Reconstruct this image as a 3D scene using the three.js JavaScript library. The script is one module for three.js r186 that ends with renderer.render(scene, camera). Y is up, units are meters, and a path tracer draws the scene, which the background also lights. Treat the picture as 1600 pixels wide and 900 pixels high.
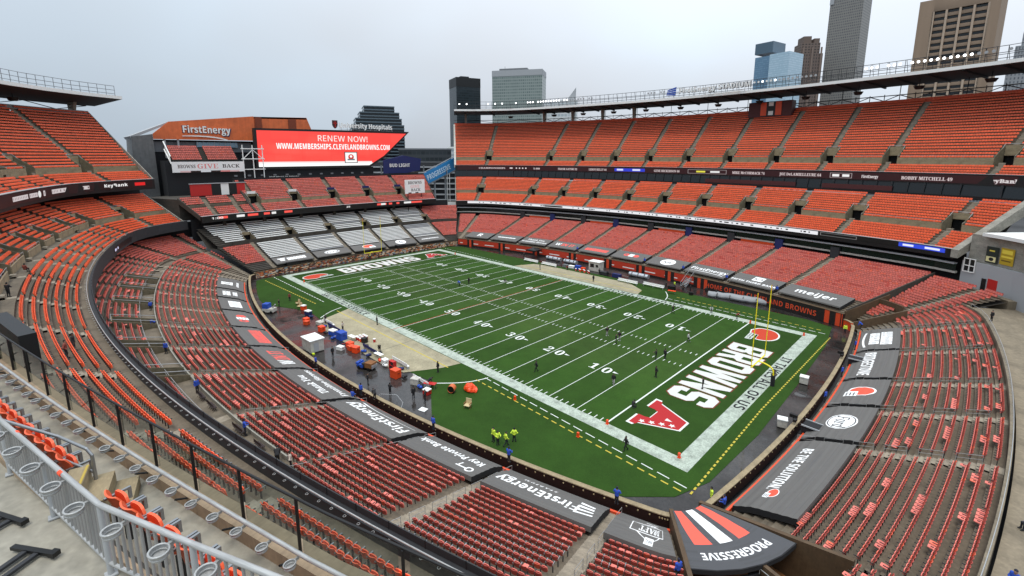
import * as THREE from 'three';
import { mergeGeometries } from 'three/addons/utils/BufferGeometryUtils.js';
import { MarchingCubes } from 'three/addons/objects/MarchingCubes.js';
import { FontLoader } from 'three/addons/loaders/FontLoader.js';

// ---------------------------------------------------------------- camera, sky, sun, exposure
const scene = new THREE.Scene();
const camera = new THREE.PerspectiveCamera(63.16, 1600 / 900, 0.1, 4000);
camera.position.set(74.37, 31.84, 69.19);
{
  const yaw = -2.354, pitch = -0.17824;
  camera.lookAt(74.37 + Math.cos(pitch) * Math.cos(yaw), 31.84 + Math.sin(pitch), 69.19 + Math.cos(pitch) * Math.sin(yaw));
  camera.setViewOffset(1600, 900, -1.8, 73.9, 1600, 900);
}
const renderer = new THREE.WebGLRenderer({ antialias: true });
renderer.toneMapping = THREE.LinearToneMapping;
renderer.toneMappingExposure = 1.22;
renderer.shadowMap.enabled = true;

let seedState = 12345;
function rnd() { seedState = (seedState * 1664525 + 1013904223) >>> 0; return seedState / 4294967296; }
const rr = (a, b) => a + (b - a) * rnd();
function hash2(x, y) { let h = (x * 374761393 + y * 668265263) | 0; h = Math.imul(h ^ (h >>> 13), 1274126177); return ((h ^ (h >>> 16)) >>> 0) / 4294967296; }
function vnoise(x, y, per = 0) {
  const xi = Math.floor(x), yi = Math.floor(y), fx = x - xi, fy = y - yi;
  const w = (a) => per ? ((a % per) + per) % per : a;
  const sx = fx * fx * (3 - 2 * fx), sy = fy * fy * (3 - 2 * fy);
  const a = hash2(w(xi), w(yi)), b = hash2(w(xi + 1), w(yi)), c = hash2(w(xi), w(yi + 1)), d = hash2(w(xi + 1), w(yi + 1));
  return a + (b - a) * sx + (c - a) * sy + (a - b - c + d) * sx * sy;
}
function fbm(x, y, oct = 4, per = 0) { let s = 0, a = 0.5, p = per; for (let i = 0; i < oct; i++) { s += a * vnoise(x, y, p); x *= 2; y *= 2; p *= 2; a *= 0.5; } return s / (1 - Math.pow(0.5, oct)); }

{ // overcast sky, a little brighter towards the zenith and in the south-east, soft cloud structure
  const W = 512, H = 256, data = new Float32Array(W * H * 4);
  for (let j = 0; j < H; j++) for (let i = 0; i < W; i++) {
    const v = (j + 0.5) / H, el = (v - 0.5) * Math.PI, az = ((i + 0.5) / W) * 2 * Math.PI;
    const s = Math.max(0, Math.sin(el));
    let L = 0.47 * (1 + 2 * s);
    const cx = Math.cos(az) / (s + 0.35), cz = Math.sin(az) / (s + 0.35);
    const n = fbm(cx * 1.3 + 9, cz * 1.3 + 4, 5);
    const n2 = fbm(cx * 0.5 + 31, cz * 0.5 + 7, 3);
    L *= 0.80 + 0.3 * n + 0.12 * n2;
    // low cloud thins out towards the south: brighter, more neutral sky there
    const dx = Math.cos(az - Math.PI), dz = Math.sin(az - Math.PI);
    const sun = Math.max(0, dx * 0.05 - dz * 0.95);
    L *= 0.90 + 0.24 * sun;
    const blue = 0.075 * (1 - sun) + 0.1 * (n - 0.5);
    const o = (j * W + i) * 4;
    data[o] = L * (0.93 - blue * 1.2); data[o + 1] = L * (0.995 - blue * 0.15); data[o + 2] = L * (1.085 + blue * 0.6); data[o + 3] = 1;
  }
  const t = new THREE.DataTexture(data, W, H, THREE.RGBAFormat, THREE.FloatType);
  t.mapping = THREE.EquirectangularReflectionMapping; t.magFilter = THREE.LinearFilter; t.wrapS = THREE.RepeatWrapping; t.needsUpdate = true;
  scene.background = t; scene.environment = t;
}
const sun = new THREE.DirectionalLight(new THREE.Color(1, 0.95, 0.87), 1.5);
sun.position.set(30, 190, 55); sun.target.position.set(0, 0, 0);
sun.castShadow = true; sun.shadow.radius = 40;
sun.shadow.camera.left = -160; sun.shadow.camera.right = 160; sun.shadow.camera.top = 160; sun.shadow.camera.bottom = -160; sun.shadow.camera.far = 500;
sun.shadow.mapSize.set(4096, 4096);
scene.add(sun, sun.target);

// ---------------------------------------------------------------- materials
const C3 = (h) => new THREE.Color(h);
function std(color, roughness = 0.8, o = {}) { return new THREE.MeshStandardMaterial(Object.assign({ color: C3(color), roughness }, o)); }
function noiseTex(size, fn, srgb = true) { // fn(u,v) -> [r,g,b] 0..1
  const d = new Uint8Array(size * size * 4);
  for (let j = 0; j < size; j++) for (let i = 0; i < size; i++) { const c = fn(i / size, j / size), o = (j * size + i) * 4; d[o] = c[0] * 255; d[o + 1] = c[1] * 255; d[o + 2] = c[2] * 255; d[o + 3] = 255; }
  const t = new THREE.DataTexture(d, size, size); t.wrapS = t.wrapT = THREE.RepeatWrapping; t.magFilter = THREE.LinearFilter; t.minFilter = THREE.LinearMipmapLinearFilter; t.generateMipmaps = true;
  if (srgb) t.colorSpace = THREE.SRGBColorSpace; t.needsUpdate = true; return t;
}
function rep(t, k) { const c = t.clone(); c.repeat.set(k, k); c.needsUpdate = true; return c; }
const cl = (x) => Math.max(0, Math.min(1, x));
const concT = noiseTex(512, (u, v) => { // concrete with stains and grain
  const a = fbm(u * 6, v * 6, 5, 6), b = fbm(u * 40, v * 40, 3, 40), st = fbm(u * 3 + 5, v * 9, 4, 0);
  const k = 0.88 + 0.24 * (a - 0.5) + 0.16 * (b - 0.5) - 0.14 * Math.max(0, st - 0.55) * 2;
  return [cl(k), cl(k * 0.985), cl(k * 0.96)];
});
const streakT = noiseTex(512, (u, v) => {
  const a = fbm(u * 8, v * 8, 4, 8), b = fbm(u * 60, v * 8, 3, 0), c = fbm(u * 30, v * 30, 3, 30);
  const k = 0.92 + 0.16 * (a - 0.5) + 0.12 * (b - 0.5) + 0.12 * (c - 0.5); return [cl(k), cl(k * 0.99), cl(k * 0.97)];
});
const M = {
  conc: std('#786e60', 0.9, { map: rep(concT, 0.21) }),
  pit: std('#7d745f', 0.9, { map: rep(concT, 0.3) }),
  concFloor: std('#8d8270', 0.85, { map: rep(concT, 0.13) }),
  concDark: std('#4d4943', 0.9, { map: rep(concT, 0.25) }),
  concTan: std('#a5967a', 0.9, { map: rep(concT, 0.3) }),
  concLight: std('#a3a199', 0.85, { map: rep(concT, 0.33) }),
  aisle: std('#a3998a', 0.9, { map: rep(concT, 0.3) }),
  walk: std('#aba79b', 0.55, { map: rep(concT, 0.27), bumpMap: rep(concT, 0.9), bumpScale: 0.002 }),
  kerb: std('#a8927a', 0.85, { map: rep(streakT, 0.4) }),
  steel: std('#9a9c9e', 0.38, { metalness: 0.75 }),
  galv: std('#b6b8ba', 0.42, { metalness: 0.25, map: rep(streakT, 0.7) }),
  steelPaint: std('#a3a5a6', 0.5),
  balu: std('#8f8e8b', 0.5),
  white: std('#e6e6e2', 0.6), offwhite: std('#c8c6c0', 0.65, { map: rep(streakT, 0.2) }),
  black: std('#0c0c0d', 0.5), blackSoft: std('#15161a', 0.8), charcoal: std('#2b2c2f', 0.7),
  dark: std('#060606', 0.9), brown: std('#2a1713', 0.6), brownTan: std('#5d4a35', 0.7, { map: rep(streakT, 0.2) }),
  orange: std('#d94a1c', 0.45), orangeBright: std('#f04a1a', 0.38), orangePanel: std('#e2713c', 0.5, { map: rep(streakT, 0.03) }),
  rust: std('#7a3416', 0.6), maroon: std('#4a1c1c', 0.6), red: std('#b8201c', 0.5), redSeat: std('#c9453c', 0.5),
  blue: std('#1f4aa8', 0.6), blueDark: std('#16245a', 0.6), skyBlue: std('#2b82bd', 0.5),
  yellow: std('#f0e020', 0.4), lime: std('#c9e02a', 0.6), tan: std('#cbb68c', 0.8), wood: std('#8a5a30', 0.75, { map: rep(streakT, 0.6) }),
  glass: new THREE.MeshPhysicalMaterial({ color: C3('#c9d4d2'), roughness: 0.05, transmission: 1, thickness: 0, ior: 1.45 }),
  darkGlass: std('#12171b', 0.12, { metalness: 0.1 }),
  grey: std('#6d6f72', 0.7), greyLight: std('#a2a4a6', 0.6), silver: std('#b9bcc0', 0.35, { metalness: 0.6 }),
  greyPanel: std('#6f7072', 0.6, { map: rep(streakT, 0.05) }),
};

// ---------------------------------------------------------------- helpers
const usedNames = new Map();
function numbered(n) { const k = usedNames.get(n) || 0; usedNames.set(n, k + 1); return k ? n + '_' + String(k).padStart(3, '0') : n; }
function mesh(name, geo, mat, parent, label) {
  const m = new THREE.Mesh(geo, mat); m.name = name; m.castShadow = m.receiveShadow = true;
  if (parent) parent.add(m); if (label) m.userData.label = label; return m;
}
function tag(o, label, category, group, kind) { o.userData.label = label; if (category) o.userData.category = category; if (group) o.userData.group = group; if (kind) o.userData.kind = kind; return o; }
function thing(name, label, category, group, pos, turn) {
  const g = new THREE.Group(); g.name = numbered(name); scene.add(g); tag(g, label, category, group);
  if (pos) g.position.set(pos[0], pos[1], pos[2]); if (turn) g.rotation.y = turn; return g;
}
function single(name, geo, mat, label, category, group, kind) { const m = mesh(numbered(name), geo, mat, scene); return tag(m, label, category, group, kind); }
function fix(g) { // non-indexed, only position normal uv
  if (g.index) g = g.toNonIndexed();
  for (const k of Object.keys(g.attributes)) if (!['position', 'normal', 'uv'].includes(k)) g.deleteAttribute(k);
  if (!g.attributes.normal) g.computeVertexNormals();
  if (!g.attributes.uv) g.setAttribute('uv', new THREE.BufferAttribute(new Float32Array(g.attributes.position.count * 2), 2));
  return g;
}
const merge = (list) => list.length === 1 ? fix(list[0]) : mergeGeometries(list.map(fix), false);
function bx(w, h, d, x = 0, y = 0, z = 0, ry = 0) { const g = new THREE.BoxGeometry(w, h, d); if (ry) g.rotateY(ry); g.translate(x, y, z); return g; }
const _a = new THREE.Vector3(), _b = new THREE.Vector3(), _q = new THREE.Quaternion(), _up = new THREE.Vector3(0, 1, 0);
function cyl(a, b, r, n = 7, r2 = r) {
  _a.set(...a); _b.set(...b); const d = _b.clone().sub(_a), L = d.length();
  const g = new THREE.CylinderGeometry(r2, r, L, n); g.applyQuaternion(_q.setFromUnitVectors(_up, d.normalize()));
  g.translate((a[0] + b[0]) / 2, (a[1] + b[1]) / 2, (a[2] + b[2]) / 2); return g;
}
function bar(a, b, w, h) { // square bar between two points, kept upright
  const A = new THREE.Vector3(...a), B = new THREE.Vector3(...b), d = B.clone().sub(A), L = d.length();
  const g = new THREE.BoxGeometry(w, h, L); const m = new THREE.Matrix4().lookAt(A, B, _up); g.applyMatrix4(m); g.translate((a[0] + b[0]) / 2, (a[1] + b[1]) / 2, (a[2] + b[2]) / 2); return g;
}
function tubePts(pts, r, n = 8) { const l = []; for (let i = 0; i + 1 < pts.length; i++) l.push(cyl(pts[i], pts[i + 1], r, n)); for (let i = 1; i + 1 < pts.length; i++) { const s = new THREE.SphereGeometry(r, n, 5); s.translate(...pts[i]); l.push(s); } return merge(l); }
function quadGeo(p) { // p: four corners counter-clockwise, uv 0..1
  const g = new THREE.BufferGeometry(); const P = [p[0], p[1], p[2], p[0], p[2], p[3]];
  g.setAttribute('position', new THREE.Float32BufferAttribute(P.flat(), 3));
  g.setAttribute('uv', new THREE.Float32BufferAttribute([0, 0, 1, 0, 1, 1, 0, 0, 1, 1, 0, 1], 2)); g.computeVertexNormals(); return g;
}
function extr(shape, depth, bevel = 0) { return new THREE.ExtrudeGeometry(shape, { depth, bevelEnabled: bevel > 0, bevelSize: bevel, bevelThickness: bevel, bevelSegments: 1, curveSegments: 8 }); }
function poly(pts) { const s = new THREE.Shape(); s.moveTo(...pts[0]); for (let i = 1; i < pts.length; i++) s.lineTo(...pts[i]); s.closePath(); return s; }
function canvasTex(w, h, draw) {
  const c = document.createElement('canvas'); c.width = w; c.height = h; const x = c.getContext('2d'); draw(x, w, h);
  const t = new THREE.CanvasTexture(c); t.colorSpace = THREE.SRGBColorSpace; t.magFilter = THREE.LinearFilter; return t;
}
const fontSans = await new FontLoader().loadAsync('fonts/droid/droid_sans_bold.typeface.json');
const fontSerif = await new FontLoader().loadAsync('fonts/droid/droid_serif_bold.typeface.json');
function textShapes(font, str, size) { const sh = font.generateShapes(str, size); let x0 = 1e9, x1 = -1e9, y0 = 1e9, y1 = -1e9; for (const s of sh) for (const p of s.getPoints(6)) { x0 = Math.min(x0, p.x); x1 = Math.max(x1, p.x); y0 = Math.min(y0, p.y); y1 = Math.max(y1, p.y); } return { sh, x0, x1, y0, y1 }; }
function textGeo(font, str, w, h, depth = 0) { // centred lettering w wide, h high
  const t = textShapes(font, str, 1); const g = depth ? extr(t.sh, depth / 1) : new THREE.ShapeGeometry(t.sh, 5);
  g.translate(-(t.x0 + t.x1) / 2, -(t.y0 + t.y1) / 2, 0); g.scale(w / (t.x1 - t.x0), h / (t.y1 - t.y0), 1); return fix(g);
}

// ---------------------------------------------------------------- plan of the bowl
// The front wall of the lower bowl is four shallow arcs joined by tight corners; every tier is an offset of that line.
// g runs along the line (metres at offset REF), r is the distance outwards from it.
const REF = 15, RHO = 3;
const arcDef = { N: [2, -147.3, 190], E: [-187.7, -2, 250], S: [0, 146.5, 190], W: [190, 0, 250] };
function filletCentre(a, b, sx, sz) {
  const r0 = a[2] - RHO, r1 = b[2] - RHO, dx = b[0] - a[0], dz = b[1] - a[1], d = Math.hypot(dx, dz);
  const l = (r0 * r0 - r1 * r1 + d * d) / (2 * d), h = Math.sqrt(r0 * r0 - l * l);
  for (const s of [1, -1]) { const x = a[0] + l * dx / d - s * h * dz / d, z = a[1] + l * dz / d + s * h * dx / d; if (x * sx > 0 && z * sz > 0) return [x, z]; }
}
const cNE = filletCentre(arcDef.N, arcDef.E, 1, 1), cSE = filletCentre(arcDef.E, arcDef.S, 1, -1), cSW = filletCentre(arcDef.S, arcDef.W, -1, -1), cNW = filletCentre(arcDef.W, arcDef.N, -1, 1);
const segs = [];
{
  const dir = (c, a) => Math.atan2(c[1] - a[1], c[0] - a[0]);
  const wrap = (a0, a1) => { while (a1 > a0) a1 -= 2 * Math.PI; while (a1 < a0 - 2 * Math.PI) a1 += 2 * Math.PI; return a1; };
  const seq = [['NW', cNW, RHO, dir(cNW, arcDef.W), dir(cNW, arcDef.N)], ['N', arcDef.N, 190, dir(cNW, arcDef.N), dir(cNE, arcDef.N)], ['NE', cNE, RHO, dir(cNE, arcDef.N), dir(cNE, arcDef.E)],
    ['E', arcDef.E, 250, dir(cNE, arcDef.E), dir(cSE, arcDef.E)], ['SE', cSE, RHO, dir(cSE, arcDef.E), dir(cSE, arcDef.S)], ['S', arcDef.S, 190, dir(cSE, arcDef.S), dir(cSW, arcDef.S)],
    ['SW', cSW, RHO, dir(cSW, arcDef.S), dir(cSW, arcDef.W)], ['W', arcDef.W, 250, dir(cSW, arcDef.W), dir(cNW, arcDef.W)]];
  let g = 0;
  for (const [k, c, R, a0, a1r] of seq) { const a1 = wrap(a0, a1r), len = (a0 - a1) * (R + REF); segs.push({ k, cx: c[0], cz: c[1], R, a0, a1, g0: g, g1: g + len }); g += len; }
}
const GTOT = segs[7].g1, SEG = Object.fromEntries(segs.map((s) => [s.k, s]));
function segAt(g) { for (const s of segs) if (g < s.g1) return s; return segs[7]; }
function segOf(g) { return segAt(((g % GTOT) + GTOT) % GTOT); }
function ang(g) { const m = ((g % GTOT) + GTOT) % GTOT, s = segAt(m); return [s, s.a0 - (m - s.g0) / (s.R + REF)]; }
function P(g, r, y = 0) { const [s, a] = ang(g); return [s.cx + (s.R + r) * Math.cos(a), y, s.cz + (s.R + r) * Math.sin(a)]; }
function nrm(g) { const [, a] = ang(g); return [Math.cos(a), Math.sin(a)]; }        // outwards
function kf(g, r) { const s = segOf(g); return (s.R + REF) / (s.R + r); }            // metres at r -> g
function gOn(k, x, z) { const s = SEG[k]; let a = Math.atan2(z - s.cz, x - s.cx); while (a > s.a0 + Math.PI) a -= 2 * Math.PI; while (a < s.a0 - Math.PI) a += 2 * Math.PI; return s.g0 + (s.a0 - a) * (s.R + REF); }
function cuts(g0, g1, step = 3.2) { // sample positions including the joints between arcs
  const out = [g0]; const js = []; for (const s of segs) for (const w of [-GTOT, 0, GTOT]) { const j = s.g0 + w; if (j > g0 + 1e-6 && j < g1 - 1e-6) js.push(j); }
  js.sort((a, b) => a - b); js.push(g1); let p = g0; for (const j of js) { const n = Math.max(1, Math.ceil((j - p) / step)); for (let i = 1; i <= n; i++) out.push(p + (j - p) * i / n); p = j; } return out;
}
const asF = (v) => typeof v === 'function' ? v : () => v;
// sweep an (r, y) profile along the line; gL and gR may depend on r (aisle edges that stay parallel)
function sweep(gL, gR, prof, o = {}) {
  const fL = asF(gL), fR = asF(gR), L0 = fL(prof[0][0]), R0 = fR(prof[0][0]);
  const T = cuts(L0, R0, o.step || 3.2).map((g) => (g - L0) / (R0 - L0 || 1));
  const n = prof.length, m = o.closed ? n : n - 1, pos = [], uv = [];
  const len = [0]; for (let i = 1; i <= n; i++) { const a = prof[i - 1], b = prof[i % n]; len.push(len[i - 1] + Math.hypot(b[0] - a[0], b[1] - a[1])); }
  const at = (t, i) => { const [r, y] = prof[i % n]; const a = fL(r), b = fR(r); return P(a + (b - a) * t, r, y); };
  const push = (p, u, v) => { pos.push(p[0], p[1], p[2]); uv.push(u, v); };
  for (let j = 0; j + 1 < T.length; j++) for (let i = 0; i < m; i++) {
    const a = at(T[j], i), b = at(T[j + 1], i), c = at(T[j + 1], i + 1), d = at(T[j], i + 1);
    let u0, u1, v0, v1;
    if (o.unit) { u0 = 1 - T[j]; u1 = 1 - T[j + 1]; v0 = len[i] / len[m]; v1 = len[i + 1] / len[m]; }
    else { u0 = L0 + T[j] * (R0 - L0); u1 = L0 + T[j + 1] * (R0 - L0); v0 = len[i]; v1 = len[i + 1]; }
    push(a, u0, v0); push(b, u1, v0); push(c, u1, v1); push(a, u0, v0); push(c, u1, v1); push(d, u0, v1);
  }
  if (o.caps) {
    const tri = THREE.ShapeUtils.triangulateShape(prof.map((p) => new THREE.Vector2(p[0], p[1])), []);
    for (const t of [0, 1]) for (const f of tri) for (const i of f) { const p = at(t, i); push(p, prof[i][0], prof[i][1]); }
  }
  const g = new THREE.BufferGeometry(); g.setAttribute('position', new THREE.Float32BufferAttribute(pos, 3)); g.setAttribute('uv', new THREE.Float32BufferAttribute(uv, 2)); g.computeVertexNormals(); return g;
}
const boxProf = (r0, r1, y0, y1) => [[r0, y0], [r0, y1], [r1, y1], [r1, y0]];
function sweepBox(g0, g1, r0, r1, y0, y1, o = {}) { return sweep(g0, g1, boxProf(r0, r1, y0, y1), { closed: true, caps: true, ...o }); }
function sweepTube(g0, g1, r, y, rad, n = 6, step = 2.4) { const T = cuts(g0, g1, step), pts = T.map((g) => P(g, r, y)); return tubePts(pts, rad, n); }
// radial wall: a polygon in (r, y), thick along the line
function radial(g, prof, w = 0.16) { return sweep((r) => g - w / 2 * kf(g, r), (r) => g + w / 2 * kf(g, r), prof, { closed: true, caps: true }); }

// ---------------------------------------------------------------- ground, field and its paint
function flat(pts, y, uvk = 1) { // horizontal polygon, uv in metres
  const g = new THREE.ShapeGeometry(poly(pts.map(([x, z]) => [x, -z]))); g.rotateX(-Math.PI / 2); g.translate(0, y, 0);
  const p = g.attributes.position, uv = g.attributes.uv; for (let i = 0; i < p.count; i++) uv.setXY(i, p.getX(i) * uvk, p.getZ(i) * uvk); return g;
}
const rect = (x0, x1, z0, z1, y) => flat([[x0, z0], [x1, z0], [x1, z1], [x0, z1]], y);
{
  const cityT = noiseTex(256, (u, v) => { const k = 0.5 + 0.4 * (fbm(u * 8, v * 8, 4, 8) - 0.5); return [k, k, k]; });
  const g = tag(mesh('ground', rect(-2500, 2500, -2500, 2500, -0.6), std('#77777a', 0.95, { map: rep(cityT, 0.01) }), scene), 'grey city ground spreading around the stadium', 'ground', null, 'structure');
  const asph = noiseTex(512, (u, v) => { const a = fbm(u * 5, v * 5, 5, 5), b = fbm(u * 90, v * 90, 2, 90); const k = 0.5 + 0.5 * (a - 0.5) + 0.22 * (b - 0.5); return [k, k * 0.985, k * 0.98]; });
  const asphR = noiseTex(512, (u, v) => { const a = fbm(u * 7 + 2, v * 7, 5, 7); const k = cl(0.2 + 1.1 * (a - 0.32)); return [k, k, k]; }, false);
  const track = tag(mesh('track', flat(cuts(0, GTOT, 3).slice(0, -1).map((q) => { const p = P(q, 0.6); return [p[0], p[2]]; }), 0), std('#66625f', 0.9, { map: rep(asph, 0.06), roughnessMap: rep(asphR, 0.045) }), scene), 'wet dark grey perimeter track around the grass', 'track', null, 'structure');
  track.material.roughness = 0.75;
}
const field = new THREE.Group(); field.name = 'playing_field'; scene.add(field); tag(field, 'green grass football field with white lines and painted end zones', 'field', null, 'structure');
{
  const W = 2048, H = 1024; // 125 m x 84 m of turf
  const d = new Uint8Array(W * H * 4);
  for (let j = 0; j < H; j++) for (let i = 0; i < W; i++) {
    const x = -62.5 + 125 * (i + 0.5) / W, z = -42 + 84 * (j + 0.5) / H;
    const a = fbm(x * 0.11 + 40, z * 0.11 + 9, 4), b = fbm(x * 0.7 + 3, z * 0.7 + 8, 3), c = hash2(i, j), w = fbm(x * 0.03 + 3, z * 0.05 + 70, 3);
    const inside = Math.abs(x) < 54.86 && Math.abs(z) < 24.38;
    const band = Math.floor((x + 54.864 + 1000 * 4.572) / 4.572) % 2;
    let k = 1 + 0.34 * (a - 0.5) + 0.3 * (b - 0.5) + 0.3 * (c - 0.5);
    let R = 0.024, Gc = 0.066, B = 0.0075;
    if (inside && Math.abs(x) < 45.72) { k *= band ? 1.06 : 0.9; const wear = cl(2.2 * (w - 0.42)) * cl(1.6 - Math.abs(z) / 11); R += 0.014 * wear; Gc += 0.009 * wear; B += 0.006 * wear; }
    else k *= inside ? 0.8 : 0.88;
    const q = (v) => 255 * Math.pow(cl(v), 1 / 2.2), o = (j * W + i) * 4; d[o] = q(R * k); d[o + 1] = q(Gc * k); d[o + 2] = q(B * k); d[o + 3] = 255;
  }
  const t = new THREE.DataTexture(d, W, H); t.colorSpace = THREE.SRGBColorSpace; t.magFilter = THREE.LinearFilter; t.minFilter = THREE.LinearMipmapLinearFilter; t.generateMipmaps = true; t.needsUpdate = true;
  // outline of the turf: straight along the ends, bowed towards the stands
  const pts = [];
  for (let i = 0; i <= 24; i++) { const x = -56 + 110 * i / 24; pts.push([x, Math.min(41.5, -147.3 + Math.sqrt(190 * 190 - (x - 2) ** 2) - (x < 30 ? 0.9 + 7.6 * cl((31 - x) / 9) * cl((x + 34) / 12) : 0.9)) - (x > 46 ? (x - 46) * 0.1 : 0)]); }
  pts.push([57.4, 30.4], [58.9, 26], [59.6, 14], [59.4, -4], [58.9, -22], [57.6, -33.2]);
  for (let i = 0; i <= 24; i++) { const x = 53 - 108 * i / 24; pts.push([x, -34.8 - 0.6 * Math.cos(x / 30)]); }
  pts.push([-58.2, -31], [-58.6, -10], [-57.6, 15], [-56.9, 31]);
  const g = flat(pts, 0.03), p = g.attributes.position, uv = g.attributes.uv;
  for (let i = 0; i < p.count; i++) uv.setXY(i, (p.getX(i) + 62.5) / 125, (p.getZ(i) + 42) / 84);
  mesh('turf', g, new THREE.MeshPhysicalMaterial({ map: t, roughness: 1, specularIntensity: 0.25 }), field);
}
const wornT = noiseTex(512, (u, v) => { const a = fbm(u * 10, v * 10, 4, 10), b = fbm(u * 70, v * 70, 2, 70); const k = cl(1.02 - 0.34 * Math.max(0, a - 0.42) - 0.26 * b); return [k * 0.97, k, k * 0.95]; });
const letterPaint = std('#c9c9c4', 0.9);
const paintW = std('#c2c7c2', 0.9, { map: rep(wornT, 0.12) }), paintWhite = std('#d6d9d4', 0.9), paintOr = std('#b8381c', 0.9), paintRed = std('#a81e22', 0.9), paintBrown = std('#6a3018', 0.9), paintYel = std('#b8a53a', 0.9), paintBlk = std('#191a1c', 0.9);
{
  const YD = 0.9144, Y1 = 0.036, Y2 = 0.041, Y3 = 0.046;
  // border six feet wide
  mesh('sideline_band', rect(-54.86, 54.86, 24.38, 26.21, Y1), paintW, field); mesh('sideline_band', rect(-54.86, 54.86, -26.21, -24.38, Y1), paintW, field);
  mesh('end_band', rect(54.86, 56.69, -26.21, 26.21, Y1), paintW, field); mesh('end_band', rect(-56.69, -54.86, -26.21, 26.21, Y1), paintW, field);
  for (let k = -10; k <= 10; k++) { const x = k * 5 * YD, w = Math.abs(k) === 10 ? 0.1 : 0.05; mesh(Math.abs(k) === 10 ? 'goal_line' : 'yard_line', rect(x - w, x + w, -24.38, 24.38, Y1), paintWhite, field); }
  mesh('midfield_stripe', rect(-0.34, -0.22, -24.3, 36, Y1 + 0.012), paintOr, field);
  { // hash marks each yard
    const l = []; for (let y = -49; y <= 49; y++) { if (y % 5 === 0) continue; const x = y * YD; for (const z of [-24.0, -2.82, 2.82, 24.0]) l.push(rect(x - 0.06, x + 0.06, z - 0.36, z + 0.36, Y1)); }
    const m = mesh('hash_marks', merge(l), paintWhite, field); m.userData.kind = 'stuff';
  }
  function ground(geo, x, z, rot, y) { geo.rotateX(-Math.PI / 2); geo.rotateY(rot); geo.translate(x, y, z); return geo; }
  // yard numbers: tops towards the sidelines' far side of the reader
  for (let k = -4; k <= 4; k++) {
    const n = 50 - Math.abs(k) * 10;
    for (const sd of [1, -1]) {
      const g = textGeo(fontSerif, String(n / 10), 1.25, 1.9), h = textGeo(fontSerif, '0', 1.35, 1.9);
      g.translate(-1.15, 0, 0); h.translate(1.15, 0, 0); const l = [g, h];
      if (k) { const s = (k > 0 ? 1 : -1) * sd; l.push(fix(new THREE.ShapeGeometry(poly([[s * 2.15, -0.1], [s * 2.15, 0.4], [s * 3.1, 0.15]])))); }
      mesh('yard_number', ground(merge(l), k * 10 * YD, sd * 12.3, sd > 0 ? 0 : Math.PI, Y2), paintWhite, field);
    }
  }
  // block capitals for the end zones, on a 4 x 6 grid
  const B = {
    B: [[[0, 0], [3.2, 0], [4, 0.8], [4, 2.5], [3.5, 3], [4, 3.5], [4, 5.2], [3.2, 6], [0, 6]], [[1.3, 1.2], [2.7, 1.2], [2.7, 2.5], [1.3, 2.5]], [[1.3, 3.5], [2.7, 3.5], [2.7, 4.8], [1.3, 4.8]]],
    R: [[[0, 0], [1.3, 0], [1.3, 2.1], [1.9, 2.1], [2.7, 0], [4.1, 0], [3.2, 2.4], [4, 3.1], [4, 5.2], [3.2, 6], [0, 6]], [[1.3, 3.3], [2.7, 3.3], [2.7, 4.8], [1.3, 4.8]]],
    O: [[[0.8, 0], [3.2, 0], [4, 0.8], [4, 5.2], [3.2, 6], [0.8, 6], [0, 5.2], [0, 0.8]], [[1.3, 1.2], [2.7, 1.2], [2.7, 4.8], [1.3, 4.8]]],
    W: [[[0.9, 0], [2.1, 0], [2.75, 3], [3.4, 0], [4.6, 0], [5.5, 6], [4.2, 6], [3.85, 2.9], [3.25, 6], [2.25, 6], [1.65, 2.9], [1.3, 6], [0, 6]]],
    N: [[[0, 0], [1.25, 0], [1.25, 3.3], [2.8, 0], [4, 0], [4, 6], [2.75, 6], [2.75, 2.7], [1.2, 6], [0, 6]]],
    S: [[[0.8, 0], [3.2, 0], [4, 0.8], [4, 2.9], [3.2, 3.6], [1.3, 3.6], [1.3, 4.8], [2.7, 4.8], [2.7, 4.2], [4, 4.2], [4, 5.2], [3.2, 6], [0.8, 6], [0, 5.2], [0, 3.1], [0.8, 2.4], [2.7, 2.4], [2.7, 1.2], [1.3, 1.2], [1.3, 1.9], [0, 1.9], [0, 0.8]]],
  };
  for (const sd of [1, -1]) {
    let x = 0; const word = 'BROWNS', adv = { W: 5.5 }, tot = 25.5 + 0.62 * 5;
    for (const ch of word) {
      const w = adv[ch] || 4;
      const mk = (grow) => { const mp = B[ch].map((ring, i) => ring.map(([a, b]) => { const q = i ? -grow : grow, c = w / 2; return [c + (a - c) * (1 + q / 2), 3 + (b - 3) * (1 + q / 3)]; })); const s = poly(mp[0]); for (let i = 1; i < mp.length; i++) s.holes.push(new THREE.Path(mp[i].map((p) => new THREE.Vector2(...p)))); const g = new THREE.ShapeGeometry(s); g.translate(x - tot / 2, -3, 0); g.scale(25 / tot, 1.04, 1); return g; };
      // letter tops point to the end line
      const rot = sd > 0 ? -Math.PI / 2 : Math.PI / 2, cx = sd * 50.3;
      mesh('letter_outline', ground(mk(0.17), cx, 0, rot, Y2), paintBrown, field); mesh('letter', ground(mk(0), cx, 0, rot, Y3), letterPaint, field, 'white block letter in the end zone');
      x += w + 0.62;
    }
    // conference emblem: red slab letter with four stars
    const rot = sd > 0 ? -Math.PI / 2 : Math.PI / 2, ez = sd * 18.6, ex = sd * 50;
    const A = poly([[-3.5, -2.6], [-1.2, -2.6], [-1.2, -1.7], [-0.9, -1.1], [1.0, -1.1], [1.2, -1.7], [1.2, -2.6], [3.5, -2.6], [3.5, -1.8], [2.9, -1.6], [1.1, 2.6], [-1.1, 2.6], [-2.9, -1.6], [-3.5, -1.8]]);
    const gA = new THREE.ShapeGeometry(A); const gO = gA.clone().scale(1.09, 1.1, 1);
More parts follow.
